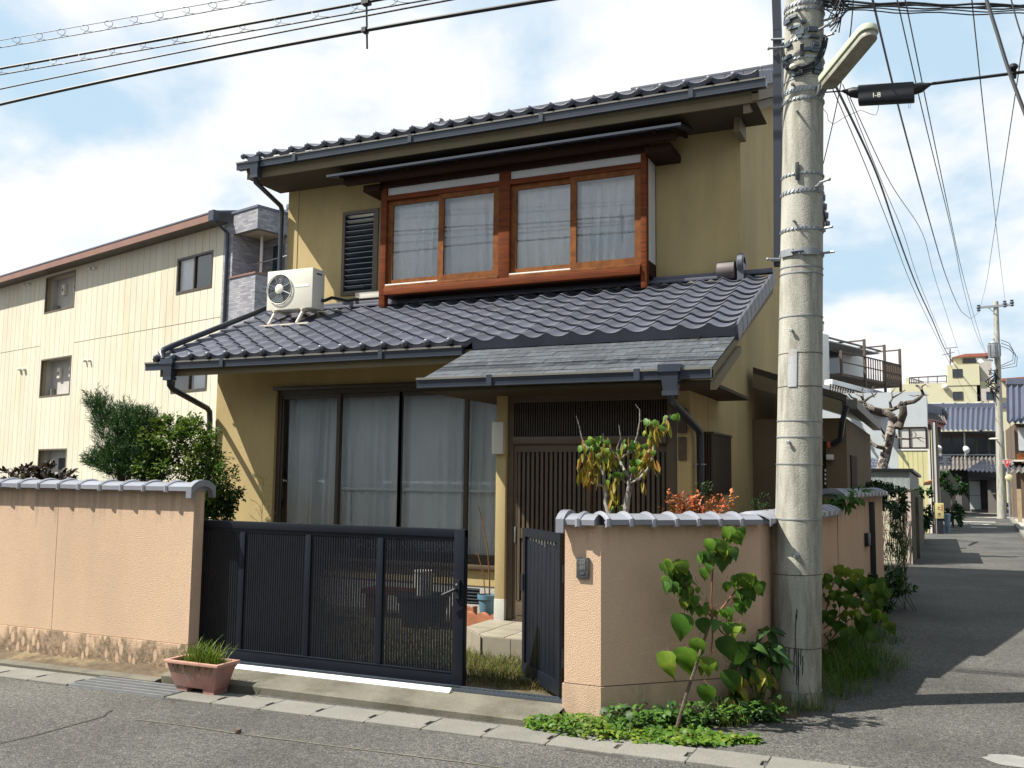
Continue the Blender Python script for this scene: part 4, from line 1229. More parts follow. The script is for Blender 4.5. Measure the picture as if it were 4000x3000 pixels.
# air conditioner ------------------------------------------------------------
ac = thing('air_conditioner', (-7.53, 9.75, 3.5), 'white outdoor air conditioner unit standing on the lower tiled roof', 'air conditioner')
ax0, ax1, ay0, ay1, az0, az1 = -7.885, -7.165, 9.60, 9.86, 3.675, 4.195
part('casing', MB().box((ax0, ay0, az0), (ax1, ay1, az1)), M['ac'], ac, bevel=.012)
fc = V((-7.675, ay0 - .004, 3.945))
part('fan_recess', MB().lathe(fc + V((0, .002, 0)), [(0, 0), (.192, 0), (.196, -.004), (.196, -.006)], 40, axis=(0, -1, 0), cap=False), M['ac_dark'], ac)
ring = [fc + V((.195 * math.cos(a), -.012, .195 * math.sin(a))) for a in [2 * math.pi * i / 40 for i in range(41)]]
part('fan_ring', MB().tube(ring, .0065, 6), M['offwhite'], ac)
gr_ = MB()
for i in range(8):
    a = math.pi / 8 + i * math.pi / 4
    gr_.tube([fc + V((.06 * math.cos(a), -.014, .06 * math.sin(a))), fc + V((.20 * math.cos(a), -.014, .20 * math.sin(a)))], .0035, 5)
for rr_ in (.085, .105, .125, .145, .165):
    gr_.tube([fc + V((rr_ * math.cos(a), -.012, rr_ * math.sin(a))) for a in [2 * math.pi * i / 32 for i in range(33)]], .0016, 4)
part('fan_guard', gr_, M['galv'], ac, kind='stuff')
part('fan_hub', MB().lathe(fc + V((0, -.006, 0)), [(.066, 0), (.066, .010), (.055, .016), (0, .018)], 24, axis=(0, -1, 0)), M['offwhite'], ac)
for i in range(3):
    a0 = .4 + i * 2 * math.pi / 3
    pts = [fc + V((r_a * math.cos(a0 + q), .003 - .006 * q, r_a * math.sin(a0 + q))) for r_a, q in ((.06, 0), (.12, -.15), (.178, .05), (.18, .55), (.12, .7), (.06, .6))]
    part('fan_blade', MB().quad(*[p + V((0, -.006, 0)) for p in pts]), M['steel_dk'], ac, smooth=False)
part('badge', MB().box((-7.44, ay0 - .003, 3.955), (-7.22, ay0, 3.985)), M['rail'], ac, smooth=False)
part('handle_slot', MB().box((ax1, 9.68, 4.12), (ax1 + .002, 9.79, 4.14)), M['ac_dark'], ac, smooth=False)
for x in (-7.74, -7.30):
    part('stand_leg', MB().beam((x, 9.60, 3.64), (x - .03, 9.52, 3.475), .035, .03).beam((x, 9.56, 3.66), (x, 9.92, 3.66), .035, .02), M['rust'], ac, smooth=False)
    part('stand_strut', MB().beam((x, 9.90, 3.65), (x - .02, 9.56, 3.50), .02, .02), M['steel_dk'], ac, smooth=False)
part('stand_rail', MB().beam((-7.90, 9.52, 3.462), (-7.14, 9.52, 3.462), .04, .02), M['rust'], ac, smooth=False)
part('refrigerant_hose', MB().tube([(ax1, 9.80, 3.80), (-7.13, 9.82, 3.80), (-7.11, 9.95, 3.86), (-7.05, 10.2, 3.86), (-6.95, 10.32, 3.90)], .022, 8), M['black'], ac)
part('pipe_cover', MB().box((-7.0, 10.31, 3.90), (-6.36, 10.385, 3.985)), M['offwhite'], ac, bevel=.008)
# ------------------------------------------------------------------ the concrete pole
random.seed(77)
def mat_pole():
    m = mat('pole_concrete', (0.40, 0.395, 0.35), 0.9, 0.15, 3.0, 0.35, 110, fine=0.16, spec=0.15,
            col2=(0.21, 0.20, 0.165), c2scale=2.4, c2lo=0.46, c2hi=0.70, stretch=(5, 5, 0.8))
    return m
M['pole'] = mat_pole()
PB = V((-.945, 6.93, 0)); PD = V((.030, 0, 1))
def pr(z): return .166 - .0055 * z
def pc(z): return PB + PD * z
def zp(y):
    z = 2.0
    for _ in range(6): z = at_y(3112, y, 6.93 - pr(z)).z
    return z
pole = thing('utility_pole', (-.945, 6.93, 0), 'thick leaning concrete utility pole with metal bands in front of the pink corner wall', 'pole')
zs = [-.3, .0, 1.0, 2.0, 3.0, 4.0, 5.0, 6.0, 7.0, 9.2]
b = MB(); n = 40; vs = []; fs = []
for z in zs:
    for k in range(n):
        a = 2 * math.pi * k / n
        vs.append(pc(z) + V((math.cos(a), math.sin(a), 0)) * pr(z))
for i in range(len(zs) - 1):
    for k in range(n): fs.append((i * n + k, i * n + (k + 1) % n, (i + 1) * n + (k + 1) % n, (i + 1) * n + k))
part('shaft', b.add(vs, fs), M['pole'], pole)
def bandm(mb, z, h, t=.004, tilt=0.0):
    c = pc(z); r = pr(z)
    vs = []; fs = []
    for (rr, dz) in ((r - .002, -h), (r + t, -h), (r + t, h), (r - .002, h)):
        for k in range(n):
            a = 2 * math.pi * k / n
            vs.append(c + V((math.cos(a) * rr, math.sin(a) * rr, dz + tilt * math.cos(a))))
    for i in range(3):
        for k in range(n): fs.append((i * n + k, i * n + (k + 1) % n, (i + 1) * n + (k + 1) % n, (i + 1) * n + k))
    return mb.add(vs, fs)
def teeth(mb, z, h, cnt=30):
    r = pr(z) + .005
    for k in range(cnt):
        a = 2 * math.pi * k / cnt
        rad = V((math.cos(a), math.sin(a), 0)); tan = V((-math.sin(a), math.cos(a), 0))
        mb.obox(pc(z) + rad * r + V((0, 0, 0)), tan * .006, rad * .004, V((.3 * tan.x * h, 0, h * .55)))
    return mb
# plain thin straps
for y in (302, 1037, 1062, 1231, 1642, 1706, 1812, 2030, 2707):
    part('strap', bandm(MB(), zp(y), .004, .004, rnd(-.004, .004)), M['galv'], pole)
for y in (1376, 1507, 2248, 2534):
    part('seam', bandm(MB(), zp(y), .0028, .0015, rnd(-.006, .006)), M['bark_dk'], pole)
# punched clamping bands
for y, h in ((345, .020), (382, .012), (675, .010), (742, .016), (890, .012), (983, .018), (10, .016), (35, .010), (150, .012), (225, .010)):
    z = zp(y)
    part('clamp_band', teeth(bandm(MB(), z, h, .004), z, h), M['galv'], pole)
def knob(y, ang, l=.05, r=.009, head=.014, name='step_bolt', m='galv'):
    z = zp(y); d = V((math.sin(ang), -math.cos(ang), 0)); p = pc(z) + d * (pr(z) - .01)
    mb = MB().tube([p, p + d * (l + .01)], r, 8).lathe(p + d * l, [(head, 0), (head, .008), (head * .7, .012)], 10, axis=d)
    part(name, mb, M[m], pole)
for y, a, l, hd in ((1290, -.25, .03, .014), (1727, -.3, .03, .014), (440, -.12, .05, .008), (865, -.2, .045, .009), (2170, .05, .012, .02), (715, .95, .11, .012), (730, .8, .05, .018), (890, 1.2, .09, .01),
                    (120, .9, .11, .014), (140, 1.25, .09, .01), (75, 1.3, .08, .01), (40, -.2, .04, .012), (983, 1.35, .09, .008), (330, -.35, .03, .012), (995, -1.2, .10, .012), (150, -1.35, .12, .014)):
    knob(y, a, l, head=hd)
# dark plates hanging on the bands
for y0, y1, a in ((635, 705, -.10), (178, 225, .05)):
    z0, z1 = zp(y1), zp(y0); d = V((math.sin(a), -math.cos(a), 0)); t = V((math.cos(a), math.sin(a), 0))
    c = pc((z0 + z1) / 2) + d * (pr(z0) + .012)
    part('hook_plate', MB().obox(c, t * .014, d * .005, V((0, 0, (z1 - z0) / 2))), M['black'], pole, bevel=.003)
# clamp lugs at the band by the lower cable-guard end
z = zp(983)
for a0, a1 in ((-.95, -.25), (.12, .9)):
    mb = MB(); pts = [pc(z) + V((math.sin(a), -math.cos(a), 0)) * (pr(z) + .010) for a in [a0 + (a1 - a0) * i / 8 for i in range(9)]]
    for p, q in zip(pts, pts[1:]): mb.beam(p, q, .012, .05)
    part('clamp_lug', mb, M['galv'], pole, smooth=False)
part('clamp_screw', MB().tube([pc(z) + V((math.sin(a), -math.cos(a), 0)) * (pr(z) + .02) for a in (-.3, .0, .2)], .008, 8), M['steel_dk'], pole)
# curved sheet of metal strapped on
z0, z1 = zp(1510), zp(1365); mb = MB(); vs = []; fs = []
aa = [-.42 + .40 * i / 6 for i in range(7)]
for z in (z0, z1):
    for a in aa: vs.append(pc(z) + V((math.sin(a), -math.cos(a), 0)) * (pr(z) + .006))
for i in range(6): fs.append((i, i + 1, 8 + i, 7 + i))
part('metal_sheet', mb.add(vs, fs), mat('dull_zinc_sheet', (0.46, 0.48, 0.50), .5, .12, 20, metal=.3, col2=(.35, .33, .30), c2scale=20), pole, label='dull zinc sheet strapped round the shaft')
# tar drips near the foot
mb = MB(); random.seed(6)
for a, y0, y1 in ((-.35, 2534, 2610), (-.2, 2534, 2590), (.02, 2534, 2640), (.06, 2400, 2560), (.12, 2540, 2680), (.18, 2534, 2650), (.28, 2534, 2600), (.10, 2380, 2420), (.2, 2550, 2700), (.36, 2560, 2640)):
    pts = []
    for i in range(7):
        y = y0 + (y1 - y0) * i / 6; z = zp(y); a2 = a + rnd(-.012, .012)
        pts.append(pc(z) + V((math.sin(a2), -math.cos(a2), 0)) * (pr(z) + .0008))
    mb.tube(pts, [.0035] * 6 + [.001], 5)
part('tar_drip', mb, M['black'], pole, kind='stuff')
# black cable guard standing off the left side
g0, g1 = at_y(3041, 1040, 6.93), at_y(3037, 120, 6.93); g2 = V((g1.x - .06, 6.93, 9.0))
mb = MB().beam(g0, g1, .062, .045, up=(0, 1, 0)).beam(g1 - (g1 - g0).normalized() * .003, g2, .062, .045, up=(0, 1, 0))
part('cable_guard', mb, M['pipe'], pole, smooth=False)
part('guard_bolt', MB().tube([at_y(3012, 1018, 6.9), at_y(3070, 1016, 6.9)], .009, 8), M['galv'], pole)
part('guard_bolt', MB().tube([at_y(3012, 154, 6.9), at_y(3070, 152, 6.9)], .009, 8), M['galv'], pole)
# cables wrapped at the top
mb = MB(); random.seed(12)
for k in range(16):
    pts = []; w = rnd(.92, 1.06); dip = rnd(265, 300); tw = rnd(-.15, .15)
    for i in range(15):
        t = i / 14; a = -1.5 + 3.0 * t
        y = 40 + rnd(-4, 4) + (dip - 40) * math.sin(math.pi * min(1, max(0, (t * .8 + .1)))) ** .8
        z = zp(y) + tw * (t - .5) * .3
        pts.append(pc(z) + V((math.sin(a) * w, -math.cos(a), 0)) * (pr(z) + .012 + .006 * (k % 3)))
    mb.tube(pts, .0045, 5)
for k in range(14):
    z = zp(rnd(0, 40)); a = rnd(.7, 1.5)
    p = pc(z) + V((math.sin(a), -math.cos(a), 0)) * (pr(z) + .02)
    mb.tube([p, p + V((rnd(.0, .14), rnd(-.06, .06), rnd(-.05, .06))), p + V((rnd(.10, .2), rnd(-.06, .06), rnd(-.12, .05))), p + V((rnd(.0, .1), rnd(-.03, .03), rnd(-.28, -.1)))], .005, 5)
part('cable_bundle', mb, M['wire'], pole, kind='stuff')
mb = MB(); random.seed(13)
for k in range(22):
    z = zp(rnd(60, 300)); a = rnd(-1.1, 1.3); h = rnd(.008, .02)
    d = V((math.sin(a), -math.cos(a), 0)); t = V((math.cos(a), math.sin(a), 0))
    mb.obox(pc(z) + d * (pr(z) + .012), t * rnd(.012, .04), d * .010, V((0, 0, h)))
part('band_fittings', mb, M['steel_dk'], pole, kind='stuff', smooth=False)
part('ceramic_knob', MB().ball(pc(zp(262)) + V((-.055, -pr(zp(262)) - .02, 0)), .026, 10, 6, (1, .8, .8)), M['offwhite'], pole)

# ------------------------------------------------------------------ street lamp on the pole
lamp = thing('street_lamp', tuple(at_y(3215, 360, 6.80)), 'long pale green street lamp arm tilted up from the concrete pole', 'street lamp')
a, b_ = at_y(3216, 345, 6.80), at_y(3412, 108, 6.28)
ax = (b_ - a); Ln = ax.length; ax.normalize()
sd_ = ax.cross(V((0, 0, 1))).normalized(); upv = sd_.cross(ax)
def lampsec(w, h0, h1, t0, t1, nm, m, name):
    pts = []
    for s in (-1, 1):
        pass
    mb = MB(); prof = []
    nseg = 8
    outline = []
    for i in range(nseg + 1):
        q = -math.pi / 2 + math.pi * i / nseg
        outline.append(a + ax * (t1 * Ln - w + w * math.cos(q)) + sd_ * (w * math.sin(q)))
    for i in range(nseg + 1):
        q = math.pi / 2 + math.pi * i / nseg
        outline.append(a + ax * (t0 * Ln + w + w * .6 * math.cos(q)) + sd_ * (w * math.sin(q)))
    mb.prism([p + upv * h0 for p in outline], upv * (h1 - h0))
    return part(name, mb, m, lamp, bevel=.006)
lampsec(.070, .0, .045, 0, 1, 0, mat('pale_green_enamel', (0.50, 0.55, 0.42), .5, .12, 10), 'housing')
lampsec(.058, -.042, -.001, .03, .975, 0, mat('dirty_diffuser', (0.34, 0.34, 0.28), .45, .2, 14, col2=(.22, .19, .13), c2scale=10, c2lo=.55, c2hi=.7), 'diffuser')
part('bracket', MB().beam(a - ax * .05 + upv * .01, a + ax * .06 + upv * .01, .05, .05).beam(a - ax * .04, pc(a.z - .05) + V((.02, -.05, 0)), .03, .03), M['galv'], lamp, smooth=False)

# ------------------------------------------------------------------ text helper
def text_mesh(name, s, size, origin, ux, uz, mat_, parent, depth=.002, label=None):
    cu = bpy.data.curves.new(name, 'FONT'); cu.body = s; cu.size = size; cu.extrude = depth
    cu.align_x = 'CENTER'; cu.align_y = 'CENTER'
    tmp = bpy.data.objects.new(name + '_src', cu)
    me = bpy.data.meshes.new_from_object(tmp)
    bpy.data.objects.remove(tmp); bpy.data.curves.remove(cu)
    ux = V(ux).normalized(); uz = V(uz).normalized(); uy = ux.cross(uz)
    me.transform(Matrix((ux, uz, -uy)).transposed().to_4x4())
    me.materials.clear(); me.materials.append(mat_)
    base = ORG[parent.name]
    o = bpy.data.objects.new(name, me); COL.objects.link(o); o.location = V(origin) - base; o.parent = parent
    ORG[o.name] = V(origin)
    return o

# ------------------------------------------------------------------ splice closure hanging on the cable
cb_y = 6.95
c0, c1 = at_y(3352, 374, cb_y), at_y(3572, 361, cb_y)
clo = thing('cable_closure', tuple((c0 + c1) / 2), 'black cable splice box marked I-8 hung on a cable right of the pole', 'cable box')
dx = (c1 - c0).normalized(); dz = V((0, 0, 1)); mid_ = (c0 + c1) / 2; hl = (c1 - c0).length / 2
part('box', MB().obox(mid_, dx * hl, V((0, .045, 0)), dz * .066), M['wire'], clo, bevel=.012)
for s_, e in ((-1, at_y(3290, 355, cb_y)), (1, at_y(3640, 327, cb_y))):
    c = mid_ + dx * (hl * s_) + dz * .02
    part('end_cone', MB().tube([c - dx * .02 * s_, c + (e - c) * .4, c + (e - c) * .7, e], [.042, .036, .02, .008], 10), M['wire'], clo)
text_mesh('lettering', 'I-8', .052, mid_ + dx * (-.06) + V((0, -.0455, -.022)), dx, dz, M['rail'], clo, .0015)
part('tail_loop', MB().tube([at_y(3432, 402, cb_y), at_y(3430, 430, cb_y), at_y(3422, 450, cb_y), at_y(3400, 445, cb_y), at_y(3362, 430, cb_y), at_y(3310, 452, cb_y), at_y(3255, 485, cb_y), at_y(3235, 470, cb_y), at_y(3232, 445, cb_y), at_y(3212, 420, cb_y)], .0022, 5), M['wire_grey'], clo)
part('drain_hook', MB().tube([at_y(3552, 398, cb_y), at_y(3548, 420, cb_y), at_y(3556, 421, cb_y), at_y(3560, 398, cb_y)], .0018, 5), M['galv'], clo)

# ------------------------------------------------------------------ cables
def cable(pts, r, label, m='wire', group='overhead cables', name='cable', sag=0.0, n=5, thing_mb=None):
    """a cable through points given as (x, y, Y) on photograph rays; sag between the ends in metres"""
    P_ = [at_y(*p) for p in pts]
    if len(P_) == 2:
        q = []
        for i in range(17):
            t = i / 16; p = P_[0].lerp(P_[1], t); p.z -= sag * 4 * t * (1 - t); q.append(p)
        P_ = q
    return part(name, MB().tube(P_, r, n), M[m], cat='cable', label=label, group=group)
def span(p, q, sag, n=24):
    out = []
    for i in range(n + 1):
        t = i / n; v = p.lerp(q, t); v.z -= sag * 4 * t * (1 - t); out.append(v)
    return out
def ext(x0, y0, x1, y1, Y, l0=1.0, l1=1.0):
    """extend a level cable across the frame in the plane of constant depth"""
    p, q = at_y(x0, y0, Y), at_y(x1, y1, Y); d = (q - p)
    return p - d * l0, q + d * l1
WY = 6.45
def street_cable(x0, y0, xm, ym, x1, y1, r, label, m='wire'):
    p, c, q = at_y(x0, y0, WY), at_y(xm, ym, WY), at_y(x1, y1, WY)
    # parabola through three measured points, carried on beyond the frame
    A = [(p.x, p.z), (c.x, c.z), (q.x, q.z)]
    def f(x):
        s = 0
        for i in range(3):
            t = A[i][1]
            for j in range(3):
                if i != j: t *= (x - A[j][0]) / (A[i][0] - A[j][0])
            s += t
        return s
    xs_ = [p.x - 5 + (q.x - p.x + 10) * i / 40 for i in range(41)]
    P_ = [V((x, WY, f(x))) for x in xs_]
    part('cable', MB().tube(P_, r, 6), M[m], cat='cable', label=label, group='cables along the street')
    return f
f_a = street_cable(0, 158, 450, 78, 900, -2, .004, 'uppermost thin wire at the top left corner', 'wire_grey')
f_b = street_cable(0, 186, 550, 92, 1080, -4, .005, 'second thin wire looped to the one above it', 'wire_grey')
f_c = street_cable(0, 268, 720, 138, 1420, 10, .013, 'thick black cable with spiral lashing, third from the top')
f_d = street_cable(0, 292, 700, 170, 1400, 47, .007, 'thin cable slung under the thick lashed cable')
f_e = street_cable(0, 348, 720, 200, 1450, 58, .008, 'plain cable, fourth from the top over the apartment block')
f_f = street_cable(0, 408, 720, 252, 1430, 118, .016, 'lowest thick black cable crossing above the house')
def spiral(fa, fb, x0, x1, pitch, label, r=.0028):
    pts = []; n = int((x1 - x0) / pitch * 10)
    for i in range(n + 1):
        x = x0 + (x1 - x0) * i / n; ph = 2 * math.pi * (x - x0) / pitch
        t = .5 + .55 * math.sin(ph)
        pts.append(V((x + .10 * math.cos(ph) , WY + .03 * math.cos(ph), fb(x) + (fa(x) - fb(x)) * t)))
    part('lashing_wire', MB().tube(pts, r, 4), M['wire_grey'], cat='wire', label=label)
pa = at_y(0, 170, WY).x; pb = at_y(1040, 0, WY).x
spiral(f_a, f_b, pa - .5, pb + .3, .335, 'loose spiral wire wound round the two top thin wires')
spiral(f_c, f_d, pa - .5, at_y(1760, 0, WY).x, .41, 'loose spiral wire wound round the thick lashed cable')
rod_t, rod_b = at_y(1431, -60, WY), at_y(1434, 190, WY)
part('cable_spacer', MB().tube([rod_t, rod_b], .009, 8).box((rod_t.x - .03, WY - .03, at_y(1431, 10, WY).z - .02), (rod_t.x + .04, WY + .03, at_y(1431, 10, WY).z + .02)).box((rod_t.x - .02, WY - .03, at_y(1431, 118, WY).z - .02), (rod_t.x + .02, WY + .03, at_y(1431, 118, WY).z + .02)), M['wire'], cat='spacer', label='vertical rod spacing the street cables above the house')

# cables to the right and down the lane
cable([(3205, 362, cb_y), (3290, 356, cb_y)], .006, 'short cable from the pole to the splice box')
p, q = ext(3640, 327, 4000, 281, cb_y, 0, 1.2)
part('cable', MB().tube(span(p, q, .0), .011, 6), M['wire'], cat='cable', label='thick cable running right from the splice box', group='overhead cables')
part('cable_clamp', MB().box(tuple(at_y(3945, 300, cb_y)), tuple(at_y(3968, 272, cb_y + .05))).ball(at_y(3957, 262, cb_y), .035, 8, 5, (1, 1, .7)), M['wire'], cat='clamp', label='black clamp where the cables cross at the right edge')
for k, (y0, y1, r) in enumerate(((5, 8, .008), (14, 4, .006), (20, 14, .006), (26, 22, .005), (34, 30, .005), (2, 1, .008))):
    p, q = at_y(3215, y0, 6.9 + .02 * k), at_y(4000, y1, 6.9 + .02 * k)
    q = q + (q - p) * .8
    pts = span(p, q, .02 + .006 * k)
    for i, v in enumerate(pts): v.z += .008 * math.sin(i * 1.3 + k)
    part('cable', MB().tube(pts, r, 5), M['wire'], cat='cable', label=('topmost' if k == 5 else 'second' if k == 0 else 'third' if k == 1 else 'fourth' if k == 2 else 'fifth' if k == 3 else 'lowest') + ' black strand of the loose bundle at the upper right', group='bundle of strands at the upper right')
far = lambda x, y: at_y(x, y, 45.5)
near = lambda x, y, Y=7.0: at_y(x, y, Y)
lane_cables = [
    ((3268, 330), (3640, 1180), .55, .011, 'wire_grey', 'twisted cable drooping from the pole down the lane'),
    ((3275, 330), (3652, 1190), .50, .009, 'wire_grey', 'thin line beside the twisted cable above the lane'),
    ((3290, 330), (3700, 1310), .60, .006, 'wire_grey', 'inner thin line of the group running down the lane'),
    ((3330, 420), (3745, 1330), .40, .007, 'wire_grey', 'outer thin line of the group running down the lane'),
]
def bez(pts2d, Y0, Y1, r, label, m, group='lane lines'):
    """cable fixed at increasing depth along measured picture points"""
    # inverse depth runs evenly along the picture line of a straight span
    P_ = []
    L_ = [0]
    for a_, b2 in zip(pts2d, pts2d[1:]): L_.append(L_[-1] + math.hypot(b2[0] - a_[0], b2[1] - a_[1]))
    # catmull-rom in the picture
    n = 30
    for i in range(n + 1):
        s = L_[-1] * i / n
        k = max(j for j in range(len(L_)) if L_[j] <= s + 1e-6); k = min(k, len(pts2d) - 2)
        t = (s - L_[k]) / (L_[k + 1] - L_[k])
        p0 = pts2d[max(0, k - 1)]; p1 = pts2d[k]; p2 = pts2d[k + 1]; p3 = pts2d[min(len(pts2d) - 1, k + 2)]
        q = [0.5 * (2 * p1[j] + (p2[j] - p0[j]) * t + (2 * p0[j] - 5 * p1[j] + 4 * p2[j] - p3[j]) * t * t + (-p0[j] + 3 * p1[j] - 3 * p2[j] + p3[j]) * t ** 3) for j in (0, 1)]
        inv = (1 / Y0) + (1 / Y1 - 1 / Y0) * (i / n)
        P_.append(at_y(q[0], q[1], 1 / inv))
    rr = [r] * len(P_)
    part('cable', MB().tube(P_, rr, 5), M[m], cat='cable', label=label, group=group)
bez([(3262, 330), (3413, 651), (3500, 900), (3574, 1100), (3640, 1245), (3705, 1389), (3827, 1552)], 7.0, 46, 0.0097, 'twisted cable drooping from the pole down the lane', 'wire_grey')
bez([(3252, 345), (3370, 620), (3480, 900), (3560, 1110), (3700, 1400), (3800, 1590)], 7.0, 46, 0.0039, 'thin line left of the twisted cable', 'wire_grey')
bez([(3292, 330), (3440, 700), (3525, 900), (3590, 1100), (3720, 1400), (3835, 1580)], 7.0, 46, 0.0033, 'thin line right of the twisted cable', 'wire_grey')
bez([(3320, 380), (3470, 700), (3598, 900), (3650, 1080), (3760, 1420)], 7.0, 46, 0.0039, 'slack thin line above the balcony house', 'wire_grey')
bez([(3404, -20), (3505, 400), (3641, 900), (3703, 1100), (3760, 1225), (3800, 1245), (3823, 1220)], 6.6, 45.4, 0.0090, 'slack line ending at the far pole cross arm', 'wire_grey')
bez([(3500, -20), (3603, 434), (3717, 900), (3757, 1100), (3812, 1300), (3862, 1400)], 6.6, 45, 0.0050, 'steep line between the slack line and the far pole', 'wire_grey')
bez([(3532, -20), (3625, 434), (3722, 900), (3768, 1100), (3840, 1350), (3880, 1420)], 6.6, 45, 0.0050, 'steep line nearest the far transformer', 'wire_grey')
bez([(3794, -20), (3842, 434), (3893, 900), (3917, 1100), (3927, 1186)], 6.6, 45.4, 0.0050, 'nearly vertical line to the right end of the far cross arm', 'wire_grey')
bez([(4030, -60), (3956, 434), (3885, 900), (3854, 1100), (3824, 1218)], 6.6, 45.4, 0.0050, 'line slanting left to the far cross arm', 'wire_grey')
bez([(3334, -10), (3325, 100), (3313, 180), (3262, 440), (3216, 640)], 6.3, 9.0, 0.0044, 'dark drop wire from the bundle down behind the pole', 'wire')
bez([(3852, -5), (3895, 130), (3939, 271), (4000, 434), (4080, 640)], 6.6, 6.0, 0.0120, 'thick twisted cable in the top right corner', 'wire')
bez([(3945, -20), (3975, 90), (4010, 190), (4060, 300)], 6.6, 6.2, 0.0050, 'thin cable at the extreme top right corner', 'wire')
# ------------------------------------------------------------------ plants
def leaf_rows(kind):
    if kind == 'heart': return [(0, .02), (.03, .22), (.14, .37), (.32, .385), (.52, .30), (.72, .165), (.87, .06), (1, .003)]
    if kind == 'round': return [(0, .05), (.03, .34), (.18, .50), (.42, .54), (.66, .44), (.86, .24), (.97, .07), (1, .01)]
    if kind == 'lance': return [(0, .01), (.15, .12), (.4, .19), (.62, .17), (.82, .09), (1, .003)]
    if kind == 'oval': return [(0, .02), (.2, .22), (.5, .30), (.8, .17), (1, .01)]
    if kind == 'pod': return [(0, .02), (.3, .10), (.7, .11), (1, .01)]
def leaf_mesh(name, kind, m, droop=.35, fold=.25, wav=.03, seed=0):
    rr = random.Random(seed); vs = []; fs = []
    rows = leaf_rows(kind)
    for t, w in rows:
        y = t * math.cos(droop * t); z = -math.sin(droop * t) * t
        wv = rr.uniform(-wav, wav)
        vs += [(-w, y, z + w * fold + wv), (0, y, z), (w, y, z + w * fold - wv)]
    for i in range(len(rows) - 1):
        a = i * 3
        fs += [(a, a + 1, a + 4, a + 3), (a + 1, a + 2, a + 5, a + 4)]
    me = bpy.data.meshes.new(name); me.from_pydata(vs, [], fs); me.materials.append(m)
    me.polygons.foreach_set('use_smooth', [True] * len(me.polygons))
    return me
def orient(tip, up):
    y = V(tip).normalized(); u = V(up); x = y.cross(u)
    if x.length < 1e-4: x = y.orthogonal()
    x.normalize(); z = x.cross(y)
    return Matrix((x, y, z)).transposed()
def add_leaf(mb, p, tip, up, L_, rows, fold=.3, droop=.3):
    m = orient(tip, up); o = len(mb.v)
    for t, w in rows:
        for s in (-1, 1):
            mb.v.append(p + m @ V((s * w * L_, t * L_, (w * fold - droop * t * t) * L_)))
    for i in range(len(rows) - 1):
        a = o + i * 2; mb.f.append((a, a + 1, a + 3, a + 2))
OV = [(0, .03), (.35, .26), (.7, .22), (1, .01)]
LN = [(0, .03), (.5, .09), (1, .005)]
ND = [(0, .025), (1, .008)]
def rv(rr):
    while True:
        v = V((rr.uniform(-1, 1), rr.uniform(-1, 1), rr.uniform(-1, 1)))
        if .05 < v.length < 1: return v.normalized()
H_L = [leaf_mesh('leaf', 'heart', M['leaf'], .5, .25, .03, i) for i in range(3)]
H_D = [leaf_mesh('leaf', 'heart', M['leaf_mid'], .4, .2, .03, i + 5) for i in range(3)]
H_Y = [leaf_mesh('leaf', 'heart', M['leaf_lime'], .6, .3, .05, i + 9) for i in range(2)]
R_L = [leaf_mesh('leaf', 'round', M['leaf'], .5, .2, .03, i + 12) for i in range(2)] + [leaf_mesh('leaf', 'round', M['leaf_lime'], .5, .25, .03, 14)]
L_D = [leaf_mesh('leaf', 'lance', M['leaf_dark'], .5, .3, .02, 20), leaf_mesh('leaf', 'lance', M['leaf_mid'], .6, .3, .02, 21)]
L_Y = [leaf_mesh('leaf', 'lance', M['leaf_yellow'], .7, .3, .02, 22)]
POD = [leaf_mesh('seed_pod', 'pod', M['pod'], .15, .6, .02, 30), leaf_mesh('seed_pod', 'pod', M['leaf_yellow'], .15, .6, .02, 31)]

CAMD = V((0, 0, 0))
def face(p): return (EYE - p).normalized()
def put_leaf(root, p, tip, size, meshes, rr, stalk=None):
    me = rr.choice(meshes)
    up = face(p) * .7 + V((0, 0, .9)) + rv(rr) * .35 - SUN * .4
    o = inst(me.name, me, p, root, rot=orient(tip, up), scale=size)
    return o

# --- sapling by the splayed wall
rr = random.Random(41)
sp_base = gp(2640, 2858); NRM = V((.69, -.72, 0))
def spp(x, y, off=0.0): return at_plane(x, y, sp_base + NRM * off, NRM)
def z6(x, y): return 2550 + x / 1.843, 2000 + y / 1.843
sap = thing('sapling', tuple(sp_base), 'young tree with big heart-shaped green leaves on a thin leaning stem before the corner wall', 'sapling')
def stem(root, pts, r, m, name='stem'):
    return part(name, MB().tube(pts, r, 7), M[m], root)
s = lambda *q: spp(*z6(*q))
stem(sap, [sp_base - V((0, 0, .1)), s(175, 1545), s(245, 1300), s(300, 1140), s(360, 950), s(405, 820), s(430, 755)], [.0125, .012, .011, .010, .009, .008, .007], 'bark_dk')
stem(sap, [s(430, 755), s(420, 640), s(428, 480), s(432, 360), s(450, 240)], [.007, .006, .006, .005, .004], 'stem_red')
stem(sap, [s(430, 360), s(480, 260), s(560, 150), s(575, 110)], [.005, .005, .004, .003], 'stem_red')
stem(sap, [s(425, 755), s(350, 690), s(270, 580), s(220, 480), s(170, 390)], [.007, .006, .006, .005, .004], 'stem_red')
stem(sap, [s(430, 755), s(500, 690), s(580, 590), s(640, 490), s(690, 440)], [.008, .007, .006, .005, .004], 'stem_red')
stem(sap, [s(430, 760), s(405, 690), s(385, 650)], [.006, .005, .004], 'stem_red')
stem(sap, [s(430, 770), s(490, 860), s(540, 900)], [.005, .005, .004], 'stem_red')
stem(sap, [s(425, 780), s(430, 900), s(420, 1020)], [.005, .005, .004], 'stem_red')
